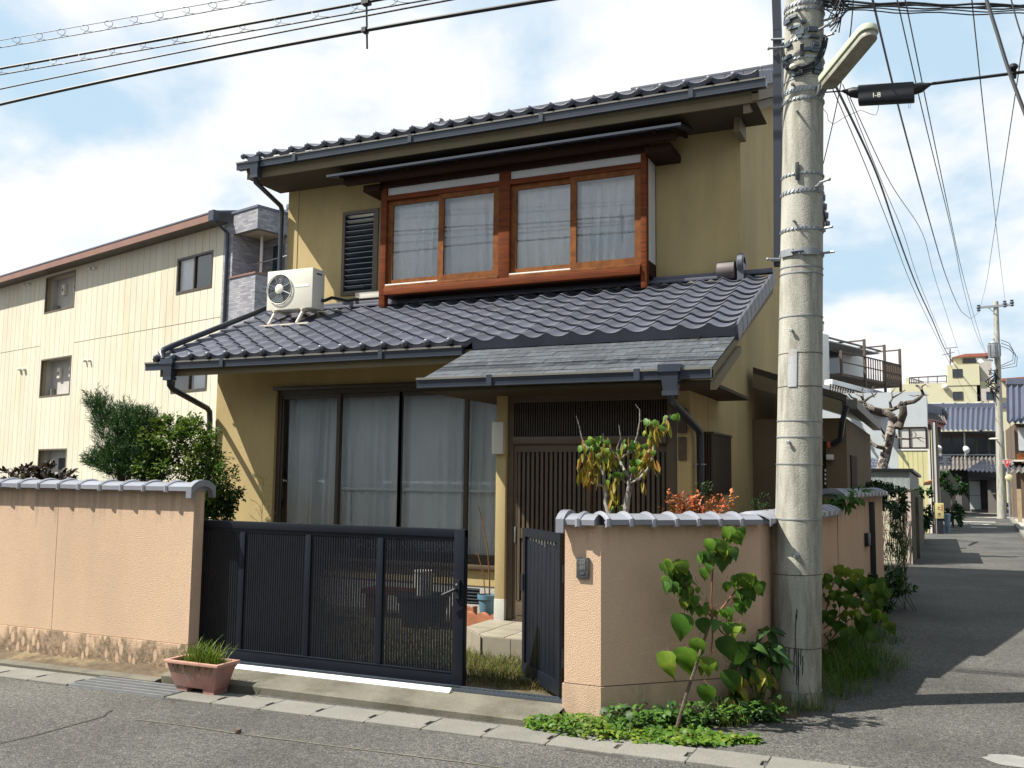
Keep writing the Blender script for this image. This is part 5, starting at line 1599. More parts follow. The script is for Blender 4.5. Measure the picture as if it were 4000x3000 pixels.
big = [(320, 905, 330, 1075, H_L), (240, 970, 235, 1225, H_L), (112, 1000, 82, 1235, H_Y), (390, 1240, 380, 1430, H_L), (520, 890, 560, 1115, H_D), (350, 760, 385, 905, H_D),
       (225, 730, 180, 950, H_L), (590, 930, 640, 1165, H_D), (400, 1040, 385, 1205, H_Y), (560, 1130, 565, 1335, H_D), (555, 680, 555, 775, H_L), (600, 800, 570, 905, H_Y),
       (625, 800, 645, 915, H_Y), (660, 615, 660, 725, H_D), (262, 590, 228, 725, H_L), (305, 600, 290, 695, H_L), (500, 300, 500, 450, H_D), (535, 300, 560, 390, H_D), (405, 360, 410, 440, H_L),
       (375, 400, 360, 505, H_L), (610, 555, 615, 615, H_D), (530, 500, 545, 600, H_L), (270, 500, 330, 515, H_L), (320, 540, 330, 600, H_L), (625, 690, 650, 755, H_L), (470, 780, 430, 850, H_D),
       (535, 790, 545, 900, H_L), (380, 650, 395, 690, H_L), (430, 700, 445, 740, H_L), (440, 1080, 480, 1150, H_L), (360, 1110, 330, 1180, H_Y)]
for x0, y0, x1, y1, ms in big:
    off = rr.uniform(-.05, .08)
    a, b2 = spp(*z6(x0, y0), off), spp(*z6(x1, y1), off + rr.uniform(0, .05))
    put_leaf(sap, a, b2 - a, (b2 - a).length, ms, rr)
    stem(sap, [a, a + V((rr.uniform(-.03, .03), .02, .03)), s(430 * .4 + x0 * .6, 760 * .25 + y0 * .75)], .0014, 'stem_red', 'leaf_stalk')
for cx, cy, rad, n_, sz, ms in ((575, 120, 55, 11, 85, H_L), (440, 225, 80, 15, 85, H_L), (530, 250, 45, 6, 90, H_D), (385, 300, 50, 6, 80, H_D), (150, 365, 75, 14, 85, H_L), (200, 430, 50, 8, 90, H_D), (140, 480, 50, 6, 100, H_D), (225, 540, 35, 4, 90, H_D),
                               (655, 465, 65, 14, 85, H_L), (740, 510, 45, 7, 80, H_L), (690, 560, 40, 4, 80, H_D), (620, 640, 60, 5, 60, H_L), (260, 610, 45, 4, 75, H_L), (330, 680, 40, 5, 60, H_L), (520, 720, 60, 6, 55, H_L), (470, 640, 30, 0, 0, H_L)):
    c = s(cx, cy)
    for i in range(int(n_ * 1.7)):
        an = rr.uniform(0, 2 * math.pi); q = rr.random() ** .6
        p = spp(*z6(cx + rad * q * math.cos(an), cy + rad * .5 * q * math.sin(an)), rr.uniform(-.10, .10))
        L_ = sz * rr.uniform(.7, 1.25) / 1.843 / 560 * 1.12
        tip = V((math.cos(an) * .5, rr.uniform(-.3, .2), -1.0 + .35 * (1 - q)))
        put_leaf(sap, p, tip, L_, ms if rr.random() < .85 else H_Y, rr)

# --- dark broad-leaved bush at the foot of the pole
bush_b = gp(2960, 2790)
def bpp(x, y, off=0): return at_plane(x, y, bush_b + NRM * off, NRM)
bush = thing('bush', tuple(bush_b), 'dark green lance-leaved bush in the corner between wall and pole', 'bush')
for cx, cy in ((760, 1010), (850, 960), (880, 1060), (720, 1120), (640, 1080), (800, 1150), (600, 1240), (690, 950), (560, 1330), (840, 850)):
    stem(bush, [bush_b, bpp(*z6((cx + 780) / 2, (cy + 1400) / 2), .02), bpp(*z6(cx, cy))], [.007, .005, .003], 'stem_green')
    for i in range(9):
        an = 2 * math.pi * (i + rr.random() * .6) / 9
        p = bpp(*z6(cx, cy), rr.uniform(-.05, .08))
        tip = V((math.cos(an), math.sin(an), -.15 + .5 * math.sin(an * 2 + i) - (.5 if cy > 1080 else .1)))
        L_ = rr.uniform(105, 165) / 1.843 / 540
        low = cy > 1090 and rr.random() < .4
        put_leaf(bush, p, tip, L_, L_Y if low else L_D, rr)
for x0, y0, x1, y1 in ((820, 1160, 880, 1300), (700, 1180, 745, 1285), (730, 1060, 745, 1120), (660, 1200, 700, 1300), (640, 1170, 570, 1310)):
    a, b2 = bpp(*z6(x0, y0), .1), bpp(*z6(x1, y1), .12); put_leaf(bush, a, b2 - a, (b2 - a).length, L_Y, rr)

# --- big-leaved plant behind the pole, in the lane
pl_b = V((-.72, 8.75, 0))
def z7(x, y): return 3150 + x / 2.552, 2100 + y / 2.552
lp = thing('sapling', tuple(pl_b), 'bushy big-leaved green sapling growing from the lane edge right behind the pole', 'sapling')
def lpp(x, y, Y): return at_y(*z7(x, y), Y)
for cx, cy, rad, n_, sz, ms in ((350, 300, 70, 9, 105, H_Y), (480, 330, 60, 7, 95, H_Y), (250, 380, 70, 7, 100, H_L), (180, 440, 50, 5, 90, H_L), (380, 420, 60, 6, 110, H_D), (540, 480, 100, 12, 140, H_D), (660, 420, 90, 12, 130, H_L), (760, 520, 70, 8, 110, H_D),
                               (650, 600, 110, 12, 130, H_L), (540, 640, 60, 5, 90, H_Y), (410, 620, 80, 8, 120, H_D), (330, 560, 70, 7, 90, H_L), (200, 560, 70, 8, 80, H_L), (190, 760, 60, 5, 110, H_D), (290, 750, 60, 6, 110, H_D), (470, 750, 70, 7, 90, H_Y),
                               (560, 800, 90, 9, 140, H_D), (350, 880, 90, 9, 120, H_D), (760, 740, 60, 5, 100, H_L), (800, 850, 30, 2, 130, H_D), (600, 930, 50, 4, 120, H_D), (220, 980, 80, 9, 120, H_D), (330, 1010, 80, 7, 110, H_D), (180, 1130, 60, 6, 110, H_D), (250, 640, 70, 5, 80, H_L)):
    Y0_ = rr.uniform(8.2, 9.0)
    for i in range(n_):
        an = rr.uniform(0, 2 * math.pi); q = rr.random() ** .6
        p = lpp(cx + rad * q * math.cos(an), cy + rad * .7 * q * math.sin(an), Y0_ + rr.uniform(-.12, .12))
        put_leaf(lp, p, V((math.cos(an) * .6, rr.uniform(-.4, .2), -1.0)), sz * rr.uniform(.8, 1.15) / 2.552 / 452, ms if rr.random() < .85 else H_Y, rr)
for pts in ([(150, 930), (300, 800), (420, 690), (600, 620)], [(150, 930), (250, 500), (300, 400)], [(170, 1100), (420, 820), (650, 780), (740, 790)], [(200, 1000), (480, 600), (660, 470)]):
    stem(lp, [pl_b - V((0, 0, .05))] + [lpp(x, y, 8.65) for x, y in pts], [.012] + [.007, .006, .005, .003][:len(pts)], 'stem_red')

# --- ground cover, grass
def grass(name, spots, n_, hmin, hmax, m, label=None, seed=0, w=.0028, lean=.6, kind='stuff', parent=None):
    """curved blades; spots: list of (x, y, z, rx, ry)"""
    r2 = random.Random(seed); mb = MB()
    for sx, sy, sz, rx, ry in spots:
        for i in range(n_):
            an = r2.uniform(0, 6.283); q = r2.random() ** .6
            p = V((sx + rx * q * math.cos(an), sy + ry * q * math.sin(an), sz))
            h = r2.uniform(hmin, hmax) * (1.1 - .4 * q); d = V((r2.uniform(-1, 1), r2.uniform(-1, 1), 0)) * lean + V((math.cos(an), math.sin(an), 0)) * .25 * lean
            si = V((-d.y, d.x, 0)); si = si.normalized() if si.length > .01 else V((1, 0, 0))
            o = len(mb.v)
            for k, t in enumerate((0, .4, .75, 1)):
                c = p + d * (h * t * t) + V((0, 0, h * (t - .35 * t * t * min(1, d.length))))
                ww = w * (1 - t * .85)
                mb.v += [c - si * ww, c + si * ww]
            for k in range(3): a = o + 2 * k; mb.f.append((a, a + 1, a + 3, a + 2))
    return part(name, mb, m, parent, kind=kind)
def cover_leaves(name, n_, region, m, size, hgt, seed, rows=OV):
    r2 = random.Random(seed); mb = MB()
    k = 0
    while k < n_:
        x, y = r2.uniform(0, 1), r2.uniform(0, 1)
        p, h = region(x, y, r2)
        if p is None: k += .2; continue
        k += 1
        hh = h * r2.random() ** .7
        tip = V((r2.uniform(-1, 1), r2.uniform(-1, .6), r2.uniform(-.4, .5)))
        add_leaf(mb, p + V((0, 0, hh)), tip, V((r2.uniform(-.4, .4), r2.uniform(-.8, .2), 1)), size * r2.uniform(.6, 1.3), rows)
    return part(name, mb, m, kind='stuff')
def reg_front(x, y, r2):
    # a creeping mat along the foot of the wall
    px = 2060 + 900 * x; t = x
    base = 2842 + 62 * x
    wid = 46 * (math.sin(math.pi * min(1, t * 1.05 + .03)) ** .5)
    p = gp(px, base + (y - .45) * wid * 1.6)
    return p, .03 + .075 * max(0, math.sin(t * 5.5 + .4)) ** 1.2 * (1 - abs(y - .5))
cover_leaves('ground_cover', 1150, reg_front, M['leaf'], .042, .1, 1)
cover_leaves('ground_cover', 650, reg_front, M['leaf_lime'], .040, .1, 2)
def reg_wall(x, y, r2):
    p = V((-2.0, 5.80, 0)).lerp(V((-1.1, 6.55, 0)), x) + NRM * (.03 + .22 * y)
    return p, .05 + .10 * r2.random()
cover_leaves('ground_cover', 900, reg_wall, M['leaf_mid'], .045, .1, 3)
cover_leaves('ground_cover', 300, reg_wall, M['leaf_dark'], .06, .1, 4)
g0 = gp(2830, 2800)
grass('grass', [(p.x, p.y, 0, .14, .10) for p in (gp(2880, 2790), gp(2960, 2800), gp(3040, 2790), gp(2840, 2830), gp(3120, 2770), gp(3180, 2770))], 90, .07, .24, M['grass'], seed=3)
grass('grass', [(p.x, p.y, 0, .28, .28) for p in (gp(3260, 2640), gp(3300, 2560), gp(3240, 2560), gp(3360, 2640), gp(3330, 2500), gp(3420, 2600), gp(3250, 2700))], 210, .12, .42, M['leaf'], seed=4, lean=.9)
grass('grass', [(p.x, p.y, 0, .3, .3) for p in (gp(3280, 2620), gp(3350, 2560), gp(3300, 2480), gp(3400, 2500))], 160, .10, .36, M['leaf_mid'], seed=6, w=.004, lean=.8)
# dry garden grass seen between the gates
grass('grass', [(-2.9 + .22 * i, 6.25 + .2 * j, .08, .16, .16) for i in range(-4, 4) for j in range(5)], 150, .03, .12, M['grass_dry'], seed=7, lean=.8)
grass('grass', [(-2.9 + .25 * i, 6.35 + .2 * j, .08, .16, .16) for i in range(-4, 4) for j in range(4)], 45, .03, .14, M['grass'], seed=8, lean=.8)
grass('grass', [(-4.8 + .4 * i, 6.5 + .4 * j, .08, .3, .3) for i in range(-4, 3) for j in range(4)], 160, .04, .14, M['grass_dry'], seed=9, lean=.8)
def stone(x, y, z, rx, ry, h, m, label, seed, kind_='stepping_stone', cat='stone', grp=None):
    r2 = random.Random(seed); pts = []
    for i in range(11):
        a = 2 * math.pi * i / 11; q = r2.uniform(.8, 1.1)
        pts.append((x + rx * q * math.cos(a), y + ry * q * math.sin(a), z))
    return part(kind_, MB().prism(pts, (0, 0, h)), m, bevel=.008, cat=cat, label=label, group=grp)
stone(-2.62, 6.45, .06, .24, .14, .05, M['concrete'], 'flat grey stepping stone nearest the open gate', 1, grp='stepping stones')
stone(-2.75, 6.82, .06, .22, .13, .05, M['concrete'], 'flat grey stepping stone nearer the tiled porch step', 2, grp='stepping stones')
pk = gp(930, 2866)
stone(pk.x, pk.y, zr(pk.x), .022, .02, .03, M['bark_dk'], 'small dark pebble lying on the asphalt of the street', 3, 'pebble', 'pebble')

# --- planter with grass
plt = thing('planter', (-4.92, 5.44, zr(-4.9) + .01), 'faded pink plastic trough planter with grass standing on the drain lids', 'planter')
zz = zr(-4.9) + .012
bx = [(-5.125, 5.37), (-4.745, 5.37), (-4.745, 5.51), (-5.125, 5.51)]; tx_ = [(-5.175, 5.335), (-4.70, 5.335), (-4.70, 5.55), (-5.175, 5.55)]
mb = MB(); v0 = [(x, y, zz + .03) for x, y in bx]; v1 = [(x, y, zz + .205) for x, y in tx_]
mb.add(v0 + v1, [(3, 2, 1, 0)] + [(i, (i + 1) % 4, 4 + (i + 1) % 4, 4 + i) for i in range(4)])
part('trough', mb, M['planter'], plt, bevel=.012)
rim = MB()
o_ = [(-5.19, 5.32), (-4.685, 5.32), (-4.685, 5.565), (-5.19, 5.565)]; i_ = [(-5.162, 5.348), (-4.713, 5.348), (-4.713, 5.537), (-5.162, 5.537)]
vs = [(x, y, z) for z in (zz + .20, zz + .222) for q in (o_, i_) for x, y in q]
fs = []
for i in range(4):
    j = (i + 1) % 4
    fs += [(i, j, 8 + j, 8 + i), (8 + i, 8 + j, 12 + j, 12 + i), (12 + i, 12 + j, 4 + j, 4 + i), (4 + i, 4 + j, j, i)]
part('rim', rim.add(vs, fs), mat('planter_rim', (0.48, 0.27, 0.21), .55, .1, 8), plt, fix=True, bevel=.005)
for x in (-5.06, -4.81):
    part('foot', MB().box((x - .05, 5.38, zz), (x + .05, 5.52, zz + .031)), M['planter'], plt, smooth=False)
part('soil', MB().quad((-5.16, 5.345, zz + .19), (-4.712, 5.345, zz + .19), (-4.712, 5.54, zz + .19), (-5.16, 5.54, zz + .19)), M['soil'], plt, smooth=False)
grass('grass_tuft', [(-5.04 + .05 * i, 5.44, zz + .19, .06, .08) for i in range(6)], 60, .07, .24, M['leaf_lime'], seed=22, w=.004, lean=.75, parent=plt)
grass('trailing_grass', [(-5.08 + .075 * i, 5.33, zz + .205, .05, .02) for i in range(5)], 9, -.12, -.04, M['grass_dry'], seed=23, w=.003, lean=.5, parent=plt)

# --- redbud with hanging pods
RY = 6.8
def z8(x, y): return 2000 + x / 2.074, 1500 + y / 2.074
rp = lambda x, y, o=0: at_y(*z8(x, y), RY + o)
rb_b = V((rp(830, 1040).x, RY, .08))
rb = thing('redbud_tree', tuple(rb_b), 'small pale-barked garden tree hung with brown pods before the slatted entrance', 'tree')
def br(pts, r0, r1, n_=0):
    P_ = [rp(x, y, rr.uniform(-.03, .03)) for x, y in pts]; m_ = len(P_)
    part('branch', MB().tube(P_, [r0 + (r1 - r0) * i / (m_ - 1) for i in range(m_)], 7), M['bark'], rb)
part('trunk', MB().tube([rb_b, rp(800, 1200), rp(785, 1040), rp(762, 960), rp(765, 900), rp(748, 830)], [.028, .026, .022, .02, .019, .018], 9), M['bark'], rb)
part('trunk', MB().tube([rb_b + V((.06, .02, 0)), rp(905, 1150), rp(918, 1030), rp(935, 920), rp(952, 830), rp(955, 800)], [.03, .03, .026, .024, .022, .022], 9), M['bark'], rb)
for pts, a, b2 in (([(748, 830), (745, 740), (725, 690), (690, 630), (650, 580)], .016, .006), ([(745, 830), (700, 815), (640, 780)], .008, .004), ([(955, 805), (935, 750), (910, 700)], .02, .014), ([(910, 700), (870, 620), (840, 590), (780, 500)], .012, .004),
                   ([(950, 810), (880, 770), (850, 720), (800, 660)], .009, .004), ([(965, 805), (1030, 770), (1100, 690), (1135, 600), (1150, 480), (1190, 380), (1240, 280), (1290, 250)], .012, .003),
                   ([(975, 800), (1030, 740), (1060, 680)], .008, .003), ([(870, 610), (920, 580), (985, 500), (1015, 420), (1035, 300), (1035, 210), (1000, 165)], .008, .003), ([(1035, 305), (1085, 290)], .003, .002),
                   ([(860, 600), (850, 520), (880, 440), (865, 330)], .006, .002), ([(870, 590), (890, 480), (880, 400)], .005, .002), ([(900, 580), (960, 560), (1015, 525)], .005, .002), ([(650, 580), (600, 500), (565, 440), (545, 340), (520, 260)], .006, .003),
                   ([(700, 640), (740, 520), (740, 400)], .006, .003), ([(960, 780), (975, 700), (950, 660), (960, 620)], .006, .003)):
    br(pts, a, b2)
for cx, cy, rad, n_, np_ in ((600, 480, 55, 12, 4), (660, 460, 50, 8, 6), (740, 450, 40, 8, 6), (600, 600, 60, 6, 22), (680, 590, 60, 8, 20), (760, 560, 60, 8, 12), (590, 700, 50, 1, 18), (650, 720, 60, 2, 14), (800, 620, 50, 6, 10), (940, 470, 45, 9, 3), (830, 540, 50, 5, 6),
                            (930, 640, 55, 9, 2), (850, 740, 50, 6, 6), (800, 800, 45, 1, 12), (830, 900, 40, 0, 10), (1130, 300, 40, 7, 5), (1130, 390, 45, 4, 14), (1190, 350, 40, 5, 8), (1290, 255, 45, 8, 0), (1255, 310, 30, 1, 9), (1040, 500, 40, 5, 8), (1060, 580, 50, 4, 16), (1130, 520, 50, 2, 14),
                            (1155, 620, 30, 0, 7), (1060, 800, 20, 0, 3), (870, 1000, 60, 10, 0), (1050, 660, 30, 0, 8)):
    for i in range(int(n_ * .75 + .5)):
        an = rr.uniform(0, 6.283); q = rr.random() ** .5
        put_leaf(rb, rp(cx + rad * q * math.cos(an), cy + rad * q * math.sin(an), rr.uniform(-.08, .08)), V((math.cos(an), rr.uniform(-.6, .2), -.7)), rr.uniform(.040, .062), R_L, rr)
    for i in range(np_):
        an = rr.uniform(0, 6.283); q = rr.random() ** .5
        p = rp(cx + rad * q * math.cos(an), cy + rad * q * math.sin(an), rr.uniform(-.07, .07))
        inst('seed_pod', rr.choice(POD), p, rb, rot=orient(V((rr.uniform(-.35, .35), rr.uniform(-.35, .35), -1)), rv(rr)), scale=rr.uniform(.075, .12))

# --- generic leafy mass
def foliage(mb, c, rad, n_, L_, rr2, rows=OV, tipup=.3, shell=.55, clumps=0):
    c = V(c); cl = []
    if clumps:
        for i in range(clumps):
            d = rv(rr2); cl.append((c + V((d.x * rad[0], d.y * rad[1], d.z * rad[2])) * rr2.uniform(.45, .95), rr2.uniform(.18, .36)))
    for i in range(n_):
        d = rv(rr2)
        if cl:
            q, s_ = rr2.choice(cl); k = s_ * rr2.random() ** .4
            p = q + V((d.x * rad[0], d.y * rad[1], d.z * rad[2])) * k
        else:
            k = shell + (1 - shell) * rr2.random()
            p = c + V((d.x * rad[0], d.y * rad[1], d.z * rad[2])) * k
        out = (p - c).normalized()
        add_leaf(mb, p, out * .8 + rv(rr2) * .8 + V((0, 0, tipup)), rv(rr2) * .7 + V((0, 0, 1)), L_ * rr2.uniform(.65, 1.25), rows)
# nandina
nd_c = at_y(2715, 1955, 6.95)
nan_ = thing('nandina_bush', (nd_c.x, 6.95, .08), 'red-leaved garden bush showing over the coping of the corner wall', 'bush')
mb = MB(); r3 = random.Random(51); st2 = MB()
for k in range(34):
    px, py = 2690 + r3.gauss(0, 48), 1965 + r3.gauss(0, 22)
    if k < 7: px, py = 2765 + 17 * k, 1975 - r3.uniform(10, 45)
    e = at_y(px, py, 6.95 + r3.uniform(-.12, .12)); b0 = V((nd_c.x - .02, 6.95, 1.05))
    st2.tube([b0, b0.lerp(e, .5) + V((0, 0, .03)), e], [.003, .002, .001], 4)
    for j in range(22):
        t = .45 + .6 * j / 22; p = b0.lerp(e, t) + V((r3.gauss(0, .012), r3.gauss(0, .02), r3.gauss(0, .012)))
        add_leaf(mb, p, (e - b0).normalized() * .6 + rv(r3) * .8, V((0, -.5, 1)), r3.uniform(.022, .042), OV)
part('crown', mb, M['leaf_red'], nan_); part('stems', st2, M['stem_red'], nan_, kind='stuff')
part('stem', MB().tube([(nd_c.x, 6.95, .05), (nd_c.x - .02, 6.95, 1.08)], .012, 6), M['stem_red'], nan_)
mb = MB(); r3 = random.Random(52)
for px, py in ((2950, 1975), (2985, 1955), (2965, 1990), (3005, 1985), (2738, 1910), (2760, 1905)):
    foliage(mb, at_y(px, py, 7.15), (.05, .05, .05), 40, .03, r3, LN, .5)
part('foliage', mb, M['leaf_dark'], cat='bush', label='sparse fine dark twigs peeping over the wall left of the pole')
# conifer and round shrub behind the left wall
CY_ = 7.3
cf = lambda x, y, o=0: at_y(300 + x / 2.765, 1500 + y / 2.765, CY_ + o)
c0 = cf(480, 1000)
con = thing('conifer', (c0.x, CY_, .06), 'dark needle-leaved conifer with a pale upright shoot behind the left wall', 'tree')
mb = MB(); r3 = random.Random(61)
def sprays(pts, w, cnt, L_):
    P_ = [cf(*p) for p in pts]
    for i in range(cnt):
        t = r3.random() * (len(P_) - 1); k = min(int(t), len(P_) - 2); c = P_[k].lerp(P_[k + 1], t - k)
        ww = w * (1 - .45 * t / max(1, len(P_) - 1)); d = rv(r3)
        c = c + V((d.x * ww, d.y * ww * 1.1, d.z * ww)) * r3.random() ** .4
        ax_ = (d * .8 + V((0, 0, .9)) + (P_[k + 1] - P_[k]).normalized() * .5).normalized()
        for j in range(9):
            add_leaf(mb, c + ax_ * (.010 * j), ax_ * .8 + rv(r3) * .75, rv(r3), L_ * r3.uniform(.7, 1.1), [(0, .05), (.5, .06), (1, .01)])
sprays([(470, 900), (400, 700), (350, 480), (290, 330), (210, 180)], .19, 676, .052)
sprays([(520, 900), (520, 600), (540, 320)], .22, 676, .052)
sprays([(640, 900), (690, 600), (730, 360)], .20, 572, .052)
sprays([(500, 920), (330, 860), (160, 830)], .13, 390, .052)
sprays([(760, 950), (820, 700)], .18, 442, .052)
sprays([(420, 980), (700, 980), (900, 980)], .12, 416, .052)
part('crown', mb, M['conifer'], con)
mb2 = MB(); mb, keep = mb2, mb
P_top = [cf(*p) for p in ((350, 420), (290, 330), (240, 230), (195, 160))]
for i in range(330):
    t = r3.random() * 3; k = min(int(t), 2); c = P_top[k].lerp(P_top[k + 1], t - k); d = rv(r3)
    add_leaf(mb2, c + d * .035 * (1.3 - t / 4), d * .6 + V((-.1, -.2, 1)), rv(r3), .045, [(0, .05), (.5, .06), (1, .01)])
part('pale_shoot', mb2, M['leaf_mid'], con)
part('trunk', MB().tube([(c0.x, CY_, .0), cf(480, 1000), cf(460, 650)], [.05, .04, .02], 8), M['bark_dk'], con)
c1 = cf(1300, 1000, .2)
shb = thing('shrub', (c1.x, CY_ + .3, .06), 'leafy green shrub with small glossy leaves between the conifer and the house', 'shrub')
r3 = random.Random(71); mbL = MB(); mbD = MB()
for cx, cy, rx, rz, n_, o in ((1000, 620, .22, .26, 700, .1), (1250, 620, .27, .25, 900, .2), (1380, 800, .26, .30, 800, .25), (1150, 850, .28, .28, 500, .1), (1430, 1000, .26, .28, 600, .2), (1000, 450, .17, .14, 320, .1), (880, 650, .2, .24, 500, .0), (830, 900, .2, .2, 400, .0), (1230, 470, .14, .10, 150, .2)):
    foliage(mbL, cf(cx, cy, o), (rx, rx * 1.1, rz), n_ * 2, .036, r3, OV, .35, .4, clumps=34)
for cx, cy, rx, rz, n_ in ((1500, 1250, .20, .26, 700), (1600, 1200, .18, .18, 350), (1480, 1450, .20, .22, 450), (1580, 1430, .13, .10, 150), (1350, 1150, .22, .2, 300)):
    foliage(mbD, cf(cx, cy, .45), (rx, rx, rz), n_ * 2, .040, r3, OV, .1, .3, clumps=30)
part('crown', mbL, leafm('shrub_green', (0.075, 0.15, 0.018), (0.15, 0.21, 0.025)), shb); part('lower_crown', mbD, M['leaf_dark'], shb)
part('trunk', MB().tube([(c1.x, CY_ + .3, 0), cf(1350, 1100, .3), cf(1250, 800, .3)], [.04, .03, .015], 8).tube([cf(1350, 1100, .3), cf(1480, 900, .3), cf(1510, 560, .3), cf(1500, 400, .3)], [.015, .01, .006, .003], 6), M['bark_dk'], shb)
# feathery young plant against the lit wall
fx = at_y(1025, 2040, 8.2)
fe = thing('feathery_weed', (fx.x, 8.2, .08), 'tall feathery pale green weed against the sunlit stucco left of the big window', 'weed')
mb = MB(); r3 = random.Random(81); tp = at_y(1028, 1862, 8.2)
for j in range(34):
    t = .1 + .9 * j / 34; c = V((fx.x, 8.2, .1)).lerp(tp, t); an = j * 2.4; Lb = .24 * (1.1 - t) + .05
    e = c + V((math.cos(an) * Lb, math.sin(an) * Lb * .6, Lb * .7))
    mb.tube([c, c.lerp(e, .5) + V((0, 0, .01)), e], .0012, 3)
    for q in range(14):
        p = c.lerp(e, .2 + .8 * q / 14); add_leaf(mb, p, (e - c).normalized() + rv(r3) * .6, rv(r3), .035, [(0, .03), (.5, .045), (1, .01)])
part('foliage', mb, leafm('pale_feathery_green', (0.16, 0.20, 0.05), (0.25, 0.24, 0.07)), fe)
part('stem', MB().tube([(fx.x, 8.2, .06), tp], [.006, .002], 6), M['stem_green'], fe)
# dark red-leaved shrub tops over the left wall
for k, (px, py, w_) in enumerate(((40, 1850, .22), (95, 1845, .2), (160, 1858, .16), (215, 1862, .2), (190, 1830, .06))):
    mb = MB(); r3 = random.Random(90 + k)
    foliage(mb, at_y(px, py + 14, 7.0), (w_, .2, .10), 190, .06, r3, OV, .5, .3, clumps=9)
    foliage(mb, at_y(px, py + 90, 7.0), (w_ * .9, .2, .2), 60, .06, r3)
    part('dark_shrub', mb, mat('purple_leaf_%d' % k, (0.045, 0.03, 0.022), .5, .3, 9, col2=(.07, .065, .02), c2scale=8, trans=.2), cat='shrub', label=('dark purple shrub top at the left edge of the photo over the wall', 'dark purple shrub top second from the left edge', 'low purple shrub top before the dark doorway of the block', 'dark purple shrub top rightmost of the row over the wall', 'tiny dark shrub tip sticking up highest of the row')[k], group='dark shrub tops over the left wall')

# --- small things in the garden
pot = thing('flower_pot', (-3.96, 8.2, .1), 'blue plastic pot with bare brown stalks beside the porch post', 'plant pot')
part('pot', MB().lathe((-3.96, 8.2, .10), [(.055, 0), (.062, .01), (.082, .29), (.095, .295), (.097, .335), (.088, .337), (.084, .31), (.0, .30)], 22, cap=False), M['bluepot'], pot)
part('stalk', MB().tube([(-3.94, 8.2, .39), (-3.935, 8.19, .60), at_y(1905, 2150, 8.18), at_y(1885, 2030, 8.15), at_y(1868, 1975, 8.15)], [.008, .007, .006, .005, .003], 6), M['stem_red'], pot)
part('stalk', MB().tube([(-3.98, 8.2, .39), at_y(1888, 2240, 8.2), at_y(1868, 2170, 8.2), at_y(1852, 2155, 8.2)], [.006, .005, .004, .003], 6), M['stem_red'], pot)
for k, (x0, x1, y, zt, lb) in enumerate(((-4.42, -4.16, 8.30, .30, 'scalloped terracotta edging piece half hidden by the sliding gate'), (-4.16, -3.80, 8.02, .29, 'scalloped terracotta edging piece before the blue pot'))):
    pts = [(x0, y, .06)]; n_ = 18
    for i in range(n_ + 1):
        t = i / n_; pts.append((x0 + (x1 - x0) * t, y, zt - .05 + .05 * abs(math.sin(math.pi * 2.5 * t))))
    pts.append((x1, y, .06))
    part('garden_edging', MB().prism(pts, (.02, .05, 0)), M['terracotta'], cat='edging', label=lb, group='terracotta edging')
bk = thing('bucket', (-4.72, 8.3, .1), 'white bucket with a wire handle standing behind the black gate', 'bucket')
part('pail', MB().lathe((-4.72, 8.3, .38), [(.08, 0), (.105, .22), (.112, .225), (.112, .24)], 18), M['rail'], bk)
part('handle', MB().tube([V((-4.72 + .11 * math.cos(a), 8.3, .60 + .16 * math.sin(a))) for a in [math.pi * i / 14 for i in range(15)]], .006, 5), M['wire'], bk)
part('planter_tub', MB().lathe((-4.72, 8.3, .08), [(.2, 0), (.26, .28), (.28, .29), (.28, .30)], 18), M['black'], cat='tub', label='black tub under the white bucket behind the gate')
part('planter_tub', MB().lathe((-5.9, 7.9, .08), [(.2, 0), (.24, .22), (.25, .25)], 18), M['terracotta'], cat='tub', label='terracotta tub behind the middle of the sliding gate')
part('storage_bench', MB().box((-5.6, 8.5, .32), (-4.95, 8.8, .37)).box((-5.55, 8.52, .08), (-5.45, 8.78, .32)).box((-5.1, 8.52, .08), (-5.0, 8.78, .32)), M['wood'], cat='bench', label='low wooden bench behind the sliding gate')
# ------------------------------------------------------------------ neighbouring buildings
random.seed(101)
M['siding'] = mat('cream_siding', (0.60, 0.565, 0.46), .7, .06, .8, rand=.035, spec=.2, col2=(.53, .47, .33), c2scale=.9, c2lo=.5, c2hi=.75, stretch=(1, 1, .25))
M['white_wall'] = mat('white_wall', (0.72, 0.73, 0.72), .8, .06, 1.5)
M['grey_wall'] = mat('pale_grey_wall', (0.46, 0.50, 0.53), .8, .08, 1.5)
M['yellow_wall'] = mat('pale_yellow_wall', (0.56, 0.54, 0.38), .8, .05, .5)
M['brown_fascia'] = mat('brown_fascia', (0.22, 0.12, 0.095), .6, .1, 2)
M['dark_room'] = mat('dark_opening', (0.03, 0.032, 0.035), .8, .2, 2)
M['far_tile'] = mat('blue_grey_roof', (0.10, 0.115, 0.165), .45, .15, 3, spec=.5)
M['far_tile2'] = mat('brown_grey_roof', (0.15, 0.14, 0.135), .7, .2, 3)
M['red_roof'] = mat('red_metal_roof', (0.32, 0.10, 0.075), .6, .15, 2)
M['old_wood'] = mat('old_grey_brown_wood', (0.13, 0.095, 0.07), .85, .25, 4, stretch=(4, 4, .6))
M['steel_brown'] = mat('rusty_brown_steel', (0.085, 0.06, 0.048), .7, .2, 5)
